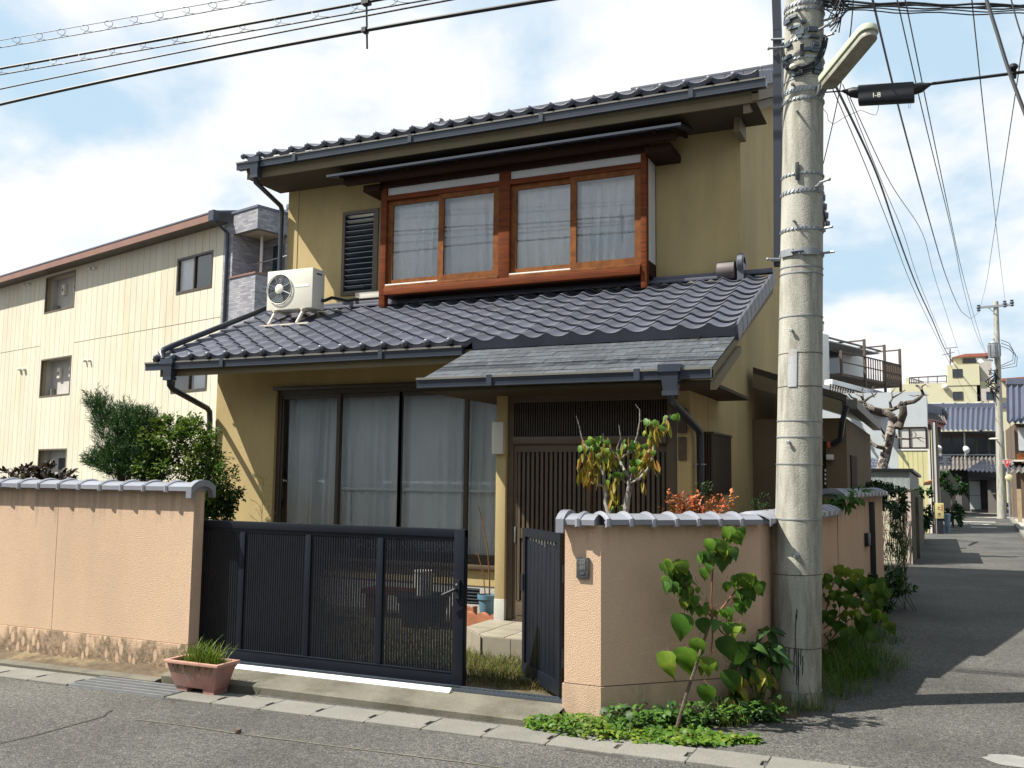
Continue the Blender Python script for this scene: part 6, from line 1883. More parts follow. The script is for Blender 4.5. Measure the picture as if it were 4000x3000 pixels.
def mat_mosaic():
    m = bpy.data.materials.new('grey_mosaic_tile'); m.use_nodes = True
    nt = m.node_tree; N = nt.nodes.new; L = nt.links.new; b = nt.nodes['Principled BSDF']; b.inputs['Roughness'].default_value = .6
    geo = N('ShaderNodeNewGeometry'); sp = N('ShaderNodeSeparateXYZ'); L(geo.outputs['Position'], sp.inputs[0])
    ad = N('ShaderNodeMath'); ad.operation = 'MULTIPLY_ADD'; ad.inputs[1].default_value = .9; L(sp.outputs[1], ad.inputs[0]); L(sp.outputs[0], ad.inputs[2])
    cb = N('ShaderNodeCombineXYZ'); L(ad.outputs[0], cb.inputs[0]); L(sp.outputs[2], cb.inputs[1])
    br_ = N('ShaderNodeTexBrick'); br_.inputs['Scale'].default_value = 1; br_.inputs['Brick Width'].default_value = .20; br_.inputs['Row Height'].default_value = .075
    br_.inputs['Mortar Size'].default_value = .008; br_.inputs['Color1'].default_value = (.15, .15, .18, 1); br_.inputs['Color2'].default_value = (.30, .30, .33, 1); br_.inputs['Mortar'].default_value = (.16, .16, .17, 1)
    L(cb.outputs[0], br_.inputs['Vector']); L(br_.outputs['Color'], b.inputs['Base Color'])
    return m
M['mosaic'] = mat_mosaic()

class Frame:
    """a building's own axes: u along its face, w into the building, with the face through one photo ray"""
    def __init__(s, x, Y, d):
        s.o = at_y(x, 1880, Y); s.o.z = 0
        s.u = V((d[0], d[1], 0)).normalized(); s.w = V((-s.u.y, s.u.x, 0))
        if s.w.y < 0: s.w = -s.w
    def P(s, u, w, z): return s.o + s.u * u + s.w * w + V((0, 0, z))
    def px(s, x, y, w=0.0):
        p = at_plane(x, y, s.o + s.w * w, s.w) - s.o
        return p.dot(s.u), p.z
    def box(s, mb, u0, u1, w0, w1, z0, z1):
        return mb.obox(s.P((u0 + u1) / 2, (w0 + w1) / 2, (z0 + z1) / 2), s.u * ((u1 - u0) / 2), s.w * ((w1 - w0) / 2), V((0, 0, (z1 - z0) / 2)))
    def rect(s, x0, y0, x1, y1, w=0.0):
        a, b = s.px(x0, y0, w), s.px(x1, y1, w)
        return min(a[0], b[0]), min(a[1], b[1]), max(a[0], b[0]), max(a[1], b[1])

# --- cream apartment block on the left
dl = ray(-2432, 1800); AP = Frame(835, 24.5, (-dl.x, -dl.y))   # u runs to the right, towards the camera
q = lambda x, y: (x / 1.843, 700 + y / 1.843)
apt = thing('apartment_block', tuple(AP.P(-6, 2, -.2)), 'three-storey cream panelled apartment block with a grey tiled corner, behind the left wall', 'building')
zt = AP.px(835, 890)[1]
wins = []
def rq(x0, y0, x1, y1):
    return AP.rect(*q(x0, y0), *q(x1, y1))
W1 = rq(1283, 575, 1520, 805); W1 = (W1[0], AP.px(*q(1281, 825))[1], W1[2], AP.px(*q(1285, 580))[1])
z2 = AP.px(*q(1255, 1535))[1]; W2 = (W1[0] - .05, z2, W1[2] - .05, z2 + (W1[3] - W1[1]))
A1 = (AP.px(*q(328, 830))[0], AP.px(*q(322, 965))[1], AP.px(*q(536, 830))[0], AP.px(*q(333, 715))[1])
A2 = (AP.px(*q(293, 1430))[0], AP.px(*q(287, 1568))[1], AP.px(*q(505, 1430))[0], AP.px(*q(300, 1305))[1])
A3 = (AP.px(150, 1790)[0], -.3, AP.px(258, 1790)[0], AP.px(145, 1757)[1])
UL = -22.0
holes_ = [W1, W2, A1, A2, A3]
zj = AP.px(*q(1000, 1095))[1]; zj2 = AP.px(*q(150, 1226))[1]
pw = .44; n_ = int(-UL / pw)
for i in range(n_):
    u0, u1 = UL + (0 - UL) * i / n_, UL + (0 - UL) * (i + 1) / n_
    cut = zj2 if (u0 + u1) / 2 < A1[0] else (None if (u0 + u1) / 2 < A1[2] else zj)
    segs = [(-.3, cut - .012), (cut + .012, zt)] if cut else [(-.3, zt)]
    for a, b in segs:
        ua, ub2 = u0 + .009, u1 - .009
        cuts = sorted({a, b} | {z for h in holes_ if h[2] > ua and h[0] < ub2 for z in (h[1], h[3]) if a < z < b})
        for z0, z1 in zip(cuts, cuts[1:]):
            free = [(ua, ub2)]
            for h in holes_:
                if h[1] < (z0 + z1) / 2 < h[3]:
                    nf = []
                    for p, q2 in free:
                        if h[2] <= p or h[0] >= q2: nf.append((p, q2)); continue
                        if h[0] > p: nf.append((p, h[0]))
                        if h[2] < q2: nf.append((h[2], q2))
                    free = nf
            for p, q2 in free:
                if q2 - p > .01: part('siding_panel', AP.box(MB(), p, q2, 0, .03, z0, z1), M['siding'], apt, smooth=False)
mb = MB()
mb.holes(AP.P(UL, .031, -.3), AP.u, (0, 0, 1), -AP.w, -UL, zt + .3, [(h[0] - UL, h[1] + .3, h[2] - UL, h[3] + .3) for h in holes_], .2)
part('backing_wall', mb, mat('panel_joint', (.32, .27, .18), .9, .1, 3), apt, smooth=False)
bodym = MB(); AP.box(bodym, UL, 0, 2.6, 9, -.3, zt)
part('core', bodym, M['grey_wall'], apt, smooth=False)
for h in (W1, W2):
    u0, z0, u1, z1 = h
    f = part('window', MB().holes(AP.P(u0 - .03, -.02, z0 - .03), AP.u, (0, 0, 1), -AP.w, u1 - u0 + .06, z1 - z0 + .06, [(.09, .09, (u1 - u0) / 2, z1 - z0 - .02), ((u1 - u0) / 2 + .07, .09, u1 - u0 - .02, z1 - z0 - .02)], .1), M['bronze'], apt, smooth=False)
    part('pane', MB().quad(AP.P(u0 + .05, .04, z0 + .05), AP.P(u1 - .05, .04, z0 + .05), AP.P(u1 - .05, .04, z1 - .05), AP.P(u0 + .05, .04, z1 - .05)), M['glass'], f, smooth=False)
    um = (u0 + u1) / 2
    a_, b_2 = (um + .04, u1) if h is W2 else (u0, um)
    part('curtain', MB().quad(AP.P(a_, .18, z0), AP.P(b_2, .18, z0), AP.P(b_2, .18, z1), AP.P(a_, .18, z1)), M['curtain'], f, smooth=False)
    a_, b_2 = (u0, um + .04) if h is W2 else (um, u1)
    part('blind', MB().quad(AP.P(a_, .10, z0), AP.P(b_2, .10, z0), AP.P(b_2, .10, z1), AP.P(a_, .10, z1)), M['concrete_lt'], f, smooth=False)
M['alcove'] = mat('alcove_render', (.45, .43, .40), .9, .08, 2)
for h in (A1, A2, A3):
    u0, z0, u1, z1 = h; dpt = .5
    mb = MB()
    mb.quad(AP.P(u0, dpt, z0), AP.P(u1, dpt, z0), AP.P(u1, dpt, z1), AP.P(u0, dpt, z1))
    mb.quad(AP.P(u0, .23, z0), AP.P(u0, dpt, z0), AP.P(u0, dpt, z1), AP.P(u0, .23, z1)); mb.quad(AP.P(u1, dpt, z0), AP.P(u1, .23, z0), AP.P(u1, .23, z1), AP.P(u1, dpt, z1))
    mb.quad(AP.P(u0, .23, z1), AP.P(u1, .23, z1), AP.P(u1, dpt, z1), AP.P(u0, dpt, z1)); mb.quad(AP.P(u0, dpt, z0), AP.P(u0, .23, z0), AP.P(u1, .23, z0), AP.P(u1, dpt, z0))
    al = part('alcove', mb, M['alcove'], apt, smooth=False)
    part('alcove_trim', MB().holes(AP.P(u0 - .03, -.015, z0 - .03), AP.u, (0, 0, 1), -AP.w, u1 - u0 + .06, z1 - z0 + .06, [(.06, .06, u1 - u0, z1 - z0)], .08), M['bronze_lt'], al, smooth=False)
    if h is A3:
        mb = MB(); AP.box(mb, u0 + .9, u1 - .1, dpt - .06, dpt - .01, z0 + .3, z1 - .35); part('door', mb, M['dark_room'], al, smooth=False)
        continue
    for k, (a, zz2, w_, hh) in enumerate(((.30, .50, .26, .46), (.70, .50, .26, .46))):
        c = u0 + a * (u1 - u0); zc = z0 + zz2 * (z1 - z0)
        mb = MB(); AP.box(mb, c - w_ / 2, c + w_ / 2, dpt - .14, dpt - .005, zc, zc + hh)
        mt = part('meter', mb, M['offwhite'], al, bevel=.02)
        mb = MB(); AP.box(mb, c - .05, c + .05, dpt - .146, dpt - .1405, zc + .16, zc + .28); part('meter_face', mb, M['dark_room'], mt if False else al, smooth=False)
    mb = MB(); AP.box(mb, u0 + .18, u0 + .40, dpt - .2, dpt - .01, z0 + .05, z0 + .36); part('gas_meter', mb, M['concrete_lt'], al, bevel=.03)
for x, y in ((200, 760), (675, 643), (637, 1308), (170, 1370)):
    for s_ in (-16, 16):
        u, z = AP.px(*q(x + s_, y))
        part('vent_hood', MB().lathe(AP.P(u, 0, z), [(.05, 0), (.06, .06), (.055, .13), (0, .15)], 10, axis=-AP.w), M['offwhite'], apt)
for x, y in ((88, 1443), (330, 1775)):
    for s_ in (-9, 9):
        u, z = AP.px(x + s_, y)
        part('vent_hood', MB().lathe(AP.P(u, 0, z), [(.05, 0), (.06, .06), (.055, .13), (0, .15)], 10, axis=-AP.w), M['offwhite'], apt)
# eaves
mb = MB(); AP.box(mb, UL, .18, -.55, .0, zt - .0, zt + .06); part('eave_soffit', mb, M['bronze'], apt, smooth=False)
mb = MB(); AP.box(mb, UL, .26, -.60, -.551, zt + .0, zt + .26); part('fascia', mb, M['brown_fascia'], apt, smooth=False)
mb = MB()
mb.prism([AP.P(UL, -.62, zt + .26), AP.P(UL, -.62, zt + .31), AP.P(UL, 6, zt + 1.9), AP.P(UL, 6, zt + 1.6)], AP.u * (.3 - UL)); part('roof', mb, M['far_tile'], apt, smooth=False)
# tiled corner with balcony
uc = AP.px(997, 1100)[0]; up0 = AP.px(908, 1000)[0]
zb1 = AP.px(997, 1068)[1]; zb2 = AP.px(997, 893)[1]; zb3 = AP.px(997, 812)[1]
mb = MB(); AP.box(mb, .002, up0, 0, .2, -.3, zt - .02); AP.box(mb, up0, uc, -.002, .2, -.3, zb1); AP.box(mb, up0 - .01, uc, -.002, .2, zb2, zb3)
AP.box(mb, uc - .2, uc, .2, 5, -.3, zb1); AP.box(mb, uc - .2, uc, .2, 5, zb2, zb3)
part('tiled_corner', mb, M['mosaic'], apt, smooth=False)
mb = MB(); AP.box(mb, up0 - .1, uc + .03, -.04, 5, zb1 + .001, zb1 + .06); part('parapet_cap', mb, M['brown_fascia'], apt, smooth=False)
mb = MB(); AP.box(mb, up0 - .1, uc + .03, -.04, 5, zb3 + .001, zb3 + .08); part('parapet_cap', mb, M['far_tile'], apt, smooth=False)
mb = MB(); AP.box(mb, up0, uc - .01, .201, 4, zb2 + .05, zb2 + .1); part('balcony_ceiling', mb, M['siding'], apt, smooth=False)
mb = MB(); AP.box(mb, up0 - .05, up0 + .0, .2, 3, zb1 - .3, zb2 + .1); AP.box(mb, up0 - .0, uc - .2, 1.3, 1.4, zb1 - .3, zb2 + .1); part('balcony_wall', mb, M['mosaic'], apt, smooth=False)
mb = MB(); AP.box(mb, up0 + .55, uc - .2, 1.24, 1.295, zb1 - .3, zb2 - .25); part('balcony_door', mb, M['louvre'], apt, smooth=False)
part('balcony_post', MB().tube([AP.P(up0 + .5, .8, zb1 - .2), AP.P(up0 + .5, .8, zb2 + .06)], .05, 8), M['offwhite'], apt)
part('laundry_pole', MB().tube([AP.P(up0 + .3, .6, zb1 + .55), AP.P(uc + 2, .6, zb1 + .60)], .02, 6), M['galv'], apt)
part('drainpipe', MB().tube([AP.P(.33, -.57, zt + .1), AP.P(.33, -.5, zt - .12), AP.P(.30, -.08, zt - .35), AP.P(.30, -.07, zt - .6), AP.P(.30, -.07, -.2)], .055, 8), M['pipe'], apt)
mb = MB(); AP.box(mb, .12, .42, -.72, -.5, zt - .05, zt + .3); part('rain_hopper', mb, M['gutter'], apt, smooth=False)
mb = MB()
mb.prism([AP.P(uc - 1.5, 1.2, zb3 + .1), AP.P(uc - 1.5, 1.2, zb3 + .2), AP.P(uc - 1.5, 6, zb3 + 1.9), AP.P(uc - 1.5, 6, zb3 + 1.7)], AP.u * 4); part('corner_roof', mb, M['far_tile'], apt, smooth=False)
for k in range(5):
    mb = MB(); AP.box(mb, uc + .0 + k * .42, uc + .38 + k * .42, 1.1, 1.5, zb3 + .16, zb3 + .36); part('roof_tile', mb, M['far_tile'], apt, bevel=.05)

# --- lane side: annex of the house
wv = lambda x, y, Y: at_y(x, y, Y)
def box_px(mb, x0, y0, x1, y1, Y, dpt, z0=None):
    a, b = at_y(x0, y0, Y), at_y(x1, y1, Y)
    return mb.box((a.x, Y, b.z if z0 is None else z0), (b.x, Y + dpt, a.z))
def wave_roof(mb, e0, e1, r0, r1, n_, amp=.035, rows=0):
    """pantile sheet between eave e0-e1 and ridge r0-r1 with n_ rolls"""
    e0, e1, r0, r1 = map(V, (e0, e1, r0, r1)); nr = ((e1 - e0).cross(r0 - e0)).normalized()
    if nr.z < 0: nr = -nr
    m_ = n_ * 4; R_ = max(1, rows); vs = []; fs = []
    for j in range(R_):
        for jj, lift in ((0, .02), (1, 0)):
            t = (j + jj) / R_
            for i in range(m_ + 1):
                s_ = i / m_; p = (e0.lerp(e1, s_)).lerp(r0.lerp(r1, s_), t)
                vs.append(p + nr * (amp * math.cos(2 * math.pi * i / 4) + lift))
    w_ = m_ + 1
    for j in range(R_ * 2 - 1):
        for i in range(m_): fs.append((j * w_ + i, j * w_ + i + 1, (j + 1) * w_ + i + 1, (j + 1) * w_ + i))
    return mb.add(vs, fs)
ann = thing('annex', (-1.6, 13, 0), 'low brown-walled annex with a dark overhanging eave behind the lane wall', 'building')
aw = MB().box((-2.4, 10.9, -.2), (-.90, 15.0, 2.25)); part('wall', aw, mat('brown_stucco', (.17, .13, .08), .9, .1, 2), ann, smooth=False)
e0 = at_y(3308, 1568, 10.6); l0 = V((-1.85, 10.6, e0.z + .34)); l1 = V((-1.85, 15.2, e0.z + .34))
e1 = V((e0.x, 15.2, e0.z))
up_ = V((0, 0, .07))
part('roof', MB().add([e0, e1, l1, l0, e0 + up_, e1 + up_, l1 + up_, l0 + up_], [(0, 1, 2, 3), (7, 6, 5, 4), (0, 4, 5, 1), (0, 3, 7, 4), (1, 5, 6, 2)]), M['bronze'], ann, smooth=False)
part('eave_gutter', MB().beam(e0 + V((.05, -.02, -.03)), e1 + V((.05, 0, -.03)), .11, .10), M['gutter_lip'], ann, smooth=False)
part('fascia', MB().add([l0 + V((0, -.02, -.16)), e0 + V((-.05, -.02, -.14)), e0 + V((-.05, -.02, .0)), l0 + V((0, -.02, .0))], [(0, 1, 2, 3)]), M['tan'], ann, smooth=False)
part('fascia_pipe', MB().tube([e0 + V((0, -.05, -.05)), e0 + V((-.05, -.02, -.22)), V((-.96, 10.82, e0.z - .40)), V((-1.05, 10.86, e0.z - .45))], .03, 8), M['pipe'], ann)
part('door', MB().box((-.898, 11.3, .1), (-.885, 12.1, 1.85)), M['wood_dark'], ann, smooth=False)
aw = MB(); box_px(aw, 3212, 1725, 3228, 1905, 10.86, .038); part('screen_door', aw, M['wood_dark'], ann, smooth=False)
aw = MB(); box_px(aw, 3232, 1726, 3243, 1748, 10.84, .05); part('alarm_box', aw, mat('orange_plastic', (.62, .10, .03), .5), ann, smooth=False)
aw = MB(); box_px(aw, 3226, 1775, 3254, 1796, 10.76, .13); part('meter_hood', aw, M['offwhite'], ann, bevel=.01)
for k in range(4):
    aw = MB(); box_px(aw, 3221, 1832 + k * 17, 3227, 1842 + k * 17, 10.845, .014); part('door_pane', aw, M['white_panel'], ann, smooth=False)

# --- block wall and corrugated lean-to in the lane
SY = 19.4
shed = thing('corrugated_shed', (-1.6, SY + .6, 0), 'lean-to of pale corrugated sheet over a sunlit block wall, hung with vines', 'shed')
s0 = at_y(3240, 1838, SY); s1 = at_y(3553, 1842, SY); sb = at_y(3553, 1912, SY).z
mb = MB(); nn = 68; vs = []
for i in range(nn * 2 + 1):
    x = s0.x + (s1.x - s0.x) * i / (nn * 2)
    for z in (sb, s1.z): vs.append((x, SY - (.014 if i % 2 else -.0), z))
fs = [(2 * i, 2 * i + 2, 2 * i + 3, 2 * i + 1) for i in range(nn * 2)]
part('corrugated_sheet', mb.add(vs, fs), mat('pale_corrugated', (.52, .57, .58), .5, .12, 5, metal=.2, col2=(.42, .34, .24), c2scale=3, c2lo=.62, c2hi=.8), shed, smooth=False)
part('side_sheet', MB().quad((s1.x + .002, SY, sb), (s1.x + .10, SY + 3, sb), (s1.x + .10, SY + 3, s1.z - .12), (s1.x + .002, SY, s1.z)), M['steel_dk'], shed, smooth=False)
part('roof', MB().prism([(s0.x, SY - .06, s1.z + .005), (s1.x + .06, SY - .06, s1.z + .005), (s1.x + .16, SY + 3, s1.z - .1), (s0.x, SY + 3, s1.z - .1)], (0, 0, .05)), M['black'], shed, smooth=False)
part('sill_plate', MB().box((s0.x, SY - .03, sb - .025), (s1.x + .03, SY + .12, sb - .001)), M['steel_brown'], shed, smooth=False)
blk = M['block'] = mat('pale_block', (.60, .56, .44), .9, .10, 5, .3, 80, rand=.06)
bw, bh = .39, .19
x1_ = s1.x
for j in range(9):
    z1 = sb - .026 - j * bh
    if z1 < -.25: break
    for i in range(6):
        xx1 = x1_ - (.18 if i == 0 and False else 0) - i * bw - (bw / 2 if j % 2 else 0)
        xx0 = xx1 - bw + .008
        if i == 0 and j % 2: part('block', MB().box((x1_ - bw / 2 + .008, SY, z1 - bh + .008), (x1_, SY + .12, z1)), blk, shed, smooth=False)
        part('block', MB().box((xx0, SY, z1 - bh + .008), (xx1, SY + .12, z1)), blk, shed, smooth=False)
part('mortar_core', MB().box((x1_ - 2.6, SY + .006, -.3), (x1_ - .004, SY + .114, sb - .026)), M['concrete'], shed, smooth=False)
part('corner_post', MB().box((x1_ - .12, SY - .02, -.2), (x1_ + .005, SY + .13, sb - .026)), mat('pink_post', (.56, .47, .42), .9), shed, smooth=False)
part('side_wall', MB().prism([(x1_ + .006, SY, -.2), (x1_ + .11, SY + 3, -.2), (x1_ + .05, SY + 3, -.2), (x1_ - .05, SY, -.2)], (0, 0, sb + .17)), M['concrete'], shed, smooth=False)

# --- grey wall and house in the middle distance
mh = thing('tiled_house', tuple(at_y(3500, 2000, 31)), 'old house with weathered tile roof, grey wall and yellow panel behind the bare pine', 'house')
mh_w = MB(); box_px(mh_w, 3180, 1540, 3634, 1995, 31.5, 5, -.1); part('wall', mh_w, M['grey_wall'], mh, smooth=False)
f = MB(); a_, b_2 = at_y(3508, 1668, 31.4), at_y(3622, 1752, 31.4)
wf = part('window', MB().holes((a_.x, 31.40, b_2.z), (1, 0, 0), (0, 0, 1), (0, -1, 0), b_2.x - a_.x, a_.z - b_2.z, [(.04, .04, (b_2.x - a_.x) * .37, a_.z - b_2.z - .04), ((b_2.x - a_.x) * .37 + .04, .04, b_2.x - a_.x - .04, a_.z - b_2.z - .04)], .09), M['wood_dark'], mh, smooth=False)
for k, (t0, t1) in enumerate(((.03, .38), (.41, .97))):
    part('pane', MB().box((a_.x + (b_2.x - a_.x) * t0, 31.44, b_2.z + .03), (a_.x + (b_2.x - a_.x) * t1, 31.47, a_.z - .03)), mat('frosted_pane_%d' % k, (.55, .55, .52), .4, .08, 4), wf, smooth=False)
pa_, pb_ = at_y(3508, 1760, 31.4), at_y(3628, 1900, 31.4)
for k in range(6):
    x0 = pa_.x + (pb_.x - pa_.x) * k / 6
    part('yellow_board', MB().box((x0 + .004, 31.42, -.0), (x0 + (pb_.x - pa_.x) / 6 - .004, 31.46, pa_.z)), mat('yellow_board_%d' % k, (.60, .57, .31), .8, .08, 2) if k == 0 else bpy.data.materials['yellow_board_0'], mh, smooth=False)
part('panel_frame', MB().box((pa_.x - .03, 31.40, pa_.z + .002), (pb_.x + .06, 31.47, pa_.z + .05)).box((pb_.x + .0, 31.40, 0), (pb_.x + .06, 31.47, pa_.z)), M['white_wall'], mh, smooth=False)
for x0, x1, m_ in ((3634, 3642, 'wood_dark'), (3644, 3650, 'steel_brown'), (3654, 3657, 'grey_wall'), (3662, 3665, 'bronze')):
    mb = MB(); box_px(mb, x0, 1650, x1, 2030, 31.2, .12, -.1); part('post', mb, M[m_], mh, smooth=False)
mb = MB(); wave_roof(mb, at_y(3370, 1588, 30.6), at_y(3698, 1660, 34.2), at_y(3330, 1530, 32.6), at_y(3684, 1622, 36.0), 34, .03, 5)
part('roof', mb, M['far_tile2'], mh, smooth=False)
mb = MB()
for k, (o_z, w_) in enumerate(((0, .34), (.14, .26), (.27, .2))):
    mb.beam(at_y(3400, 1560, 32.8) + V((0, 0, o_z)), at_y(3682, 1632, 36.0) + V((0, 0, o_z)), w_, .13)
part('ridge', mb, M['far_tile'], mh, smooth=False)
part('ridge_end', MB().ball(at_y(3683, 1624, 35.9), .24, 8, 6, (.7, .7, 1)), M['black'], mh)
rq_ = [at_y(3540, 1622, 32.4), at_y(3696, 1653, 34.4), at_y(3686, 1672, 34.0), at_y(3545, 1630, 32.0)]
part('eave_board', MB().prism(rq_, (0, .1, .04)), M['red_roof'], mh, smooth=False)
part('eave_beam', MB().beam(at_y(3400, 1605, 31.0), at_y(3668, 1678, 33.6), .14, .14), M['wood_dark'], mh, smooth=False)
mb = MB(); mb.beam(at_y(3236, 1492, 32.0), at_y(3428, 1542, 34.2), .30, .16)
part('white_ridge', mb, M['white_wall'], mh, smooth=False)
mb = MB(); wave_roof(mb, at_y(3236, 1540, 30.6), at_y(3420, 1588, 32.8), at_y(3240, 1496, 32.0), at_y(3432, 1546, 34.3), 20, .03, 3); part('left_roof', mb, M['far_tile2'], mh, smooth=False)
# low tiled roof seen under the annex eave
mb = MB(); wave_roof(mb, at_y(3285, 1832, 25.2), at_y(3482, 1838, 25.2), at_y(3280, 1742, 27), at_y(3440, 1800, 27), 16, .03, 4)
part('garden_shed_roof', mb, M['far_tile'], cat='roof', label='low dark tiled shed roof behind the pine trunk', smooth=False)
mb = MB().box((at_y(3240, 1840, 25.4).x, 25.4, 0), (at_y(3480, 1840, 25.4).x, 27, at_y(3240, 1842, 25.4).z)); part('garden_shed', mb, M['old_wood'], cat='shed', label='dark timber shed under the low tiled roof', smooth=False)

# --- white house with a steel balcony
WH = Frame(3390, 44, ray(5500, 1920).xy)
wh = thing('white_house', tuple(WH.P(2, 3, 0)), 'white two-storey house with a rusty steel balcony above the tiled roofs', 'house')
ub = WH.px(3518, 1500)[0]; zd = WH.px(3392, 1478)[1]; zrail = WH.px(3392, 1395)[1]; zpost = WH.px(3392, 1330)[1]
wD = 2.1
lft = WH.w
vl = -1.9
mb = MB(); WH.box(mb, -2.45, 5.0, wD, wD + 5, 0, zpost + .2); part('wall', mb, M['white_wall'], wh, smooth=False)
mb = MB(); WH.box(mb, -9, -2.46, wD - 1.6, wD + 5, 0, zpost - .05); part('gable_wall', mb, M['white_wall'], wh, smooth=False)
mb = MB(); mb.prism([WH.P(-8, wD - 1.1, zpost + .55), WH.P(-8, wD - 1.1, zpost + .68), WH.P(-8, wD + 3.5, zpost + 2.0), WH.P(-8, wD + 3.5, zpost + 1.8)], WH.u * 6.2); part('roof', mb, M['far_tile2'], wh, smooth=False)
mb = MB(); WH.box(mb, -8, -1.85, wD - 1.1, wD - 1.0, zpost + .25, zpost + .54); part('eave_board', mb, M['white_wall'], wh, smooth=False)
mb = MB(); mb.prism([WH.P(-1.8, wD - 1.4, zpost - .15), WH.P(-1.8, wD - 1.4, zpost - .05), WH.P(-1.8, wD + 3, zpost + 1.5), WH.P(-1.8, wD + 3, zpost + 1.4)], WH.u * 5.4); part('roof', mb, M['far_tile2'], wh, smooth=False)
mb = MB(); WH.box(mb, -1.75, 3.5, wD - 1.35, wD, zpost - .24, zpost - .19); part('eave_soffit', mb, M['grey_wall'], wh, smooth=False)
for u0, u1 in ((-1.7, -.6), (.5, 1.9)):
    mb = MB(); WH.box(mb, u0, u1, wD - .05, wD - .002, zd, zd + 1.85); part('glass_door', mb, M['louvre'], wh, smooth=False)
bal = part('balcony', WH.box(MB(), -2.4, ub, 0, wD - .06, zd - .12, zd), M['steel_brown'], wh, smooth=False)
for u, w_ in ((0, 0), (ub * .55, 0), (ub, 0), (-2.4, 0)):
    mb = MB(); WH.box(mb, u - .05, u + .05, w_ - .05, w_ + .05, zd - 2.4 if u >= 0 else zd, zpost if u >= 0 else zrail); part('balcony_post', mb, M['steel_brown'], bal, smooth=False)
mb = MB(); WH.box(mb, -2.4, ub, -.03, .03, zrail - .05, zrail); part('hand_rail', mb, M['steel_brown'], bal, smooth=False)
mb = MB(); WH.box(mb, -2.4, ub, -.025, .025, zrail - .5, zrail - .46); part('mid_rail', mb, M['steel_brown'], bal, smooth=False)
for u in (0, ub * .55, ub):
    mb = MB(); WH.box(mb, u - .03, u + .03, 0, wD, zpost - .08, zpost - .02); part('roof_bar', mb, M['steel_brown'], bal, smooth=False)
for k in range(15):
    u = .15 + (ub - .2) * k / 15
    if u < .45 * ub:
        mb = MB(); WH.box(mb, u - .02, u + .02, -.02, .02, zd, zrail - .05); part('baluster', mb, M['steel_brown'], bal, smooth=False)
    else:
        mb = MB(); WH.box(mb, u, u + .2, -.02, .01, zd, zrail - .06); part('rusty_board', mb, M['old_wood'], bal, smooth=False)

# --- pale yellow apartment house far behind
YB = 86
yb = thing('yellow_building', tuple(at_y(3700, 1990, YB)), 'tall pale yellow building with a red-topped stair tower, farthest down the lane', 'building')
mb = MB(); box_px(mb, 3480, 1502, 3834, 1990, YB, 14, 0); part('wall', mb, M['yellow_wall'], yb, smooth=False)
mb = MB(); box_px(mb, 3700, 1426, 3828, 1503, YB - .05, 8); part('stair_tower', mb, M['yellow_wall'], yb, smooth=False)
mb = MB(); box_px(mb, 3726, 1396, 3850, 1427, YB + 1, 6); part('tower_top', mb, M['yellow_wall'], yb, smooth=False)
a_, b_2 = at_y(3828, 1440, YB), at_y(3877, 1490, YB); mb = MB().box((a_.x + .02, YB + .5, b_2.z), (b_2.x, YB + 6, a_.z + .8)); part('tower_side', mb, M['alcove'], yb, smooth=False)
a_, b_2 = at_y(3718, 1398, YB + 1), at_y(3866, 1386, YB + 1); mb = MB().prism([(a_.x, YB + .6, a_.z), (b_2.x, YB + .6, a_.z), (b_2.x, YB + .6, a_.z + .25), (a_.x + 1.0, YB + .6, a_.z + .25)], (0, 7, .4)); part('tower_roof', mb, M['red_roof'], yb, smooth=False)
for r_4 in ((3720, 1442, 3760, 1474), (3722, 1530, 3762, 1562), (3760, 1401, 3814, 1418)):
    Yw = YB - .09 if r_4[1] < 1500 and r_4[1] > 1420 else (YB + .93 if r_4[1] < 1420 else YB - .05)
    a_, b_2 = at_y(r_4[0], r_4[1], Yw), at_y(r_4[2], r_4[3], Yw)
    w_ = part('window', MB().holes((a_.x, Yw, b_2.z), (1, 0, 0), (0, 0, 1), (0, -1, 0), b_2.x - a_.x, a_.z - b_2.z, [(.05, .05, (b_2.x - a_.x) * .49, a_.z - b_2.z - .05), ((b_2.x - a_.x) * .53, .05, b_2.x - a_.x - .05, a_.z - b_2.z - .05)], .03), M['bronze'], yb, smooth=False)
    part('pane', MB().box((a_.x + .04, Yw + .022, b_2.z + .04), (b_2.x - .04, Yw + .028, a_.z - .04)), M['louvre'], w_, smooth=False)
mb = MB(); box_px(mb, 3832, 1518, 3905, 1566, YB - .06, .05); al = part('balcony_recess', mb, M['alcove'], yb, smooth=False)
mb = MB(); box_px(mb, 3852, 1530, 3896, 1560, YB - .10, .035); part('balcony_door', mb, M['louvre'], al, smooth=False)
mb = MB(); box_px(mb, 3828, 1490, 4100, 1990, YB + .3, 10, 0); part('side_block', mb, M['yellow_wall'], yb, smooth=False)
a_, b_2 = at_y(3912, 1490, YB), at_y(4100, 1476, YB); part('red_eave', MB().prism([(a_.x, YB - .5, a_.z), (b_2.x, YB - .5, a_.z), (b_2.x, YB - .5, b_2.z + .2), (a_.x, YB - .5, a_.z + .2)], (0, 6, .3)), M['red_roof'], yb, smooth=False)
def rail_px(x0, y0, x1, y1, yb0, yb1, Y0_, Y1_, n_, nm='roof_railing'):
    mb = MB(); t0, t1 = at_y(x0, y0, Y0_), at_y(x1, y1, Y1_); b0, b1 = at_y(x0, yb0, Y0_), at_y(x1, yb1, Y1_)
    mb.beam(t0, t1, .09, .09); mb.beam(b0, b1, .07, .07); mb.beam(b0.lerp(t0, .25), b1.lerp(t1, .25), .05, .05)
    for i in range(n_ + 1): mb.beam(b0.lerp(b1, i / n_), t0.lerp(t1, i / n_), .07, .07, up=(0, 1, 0))
    part(nm, mb, M['bronze'], yb, smooth=False)
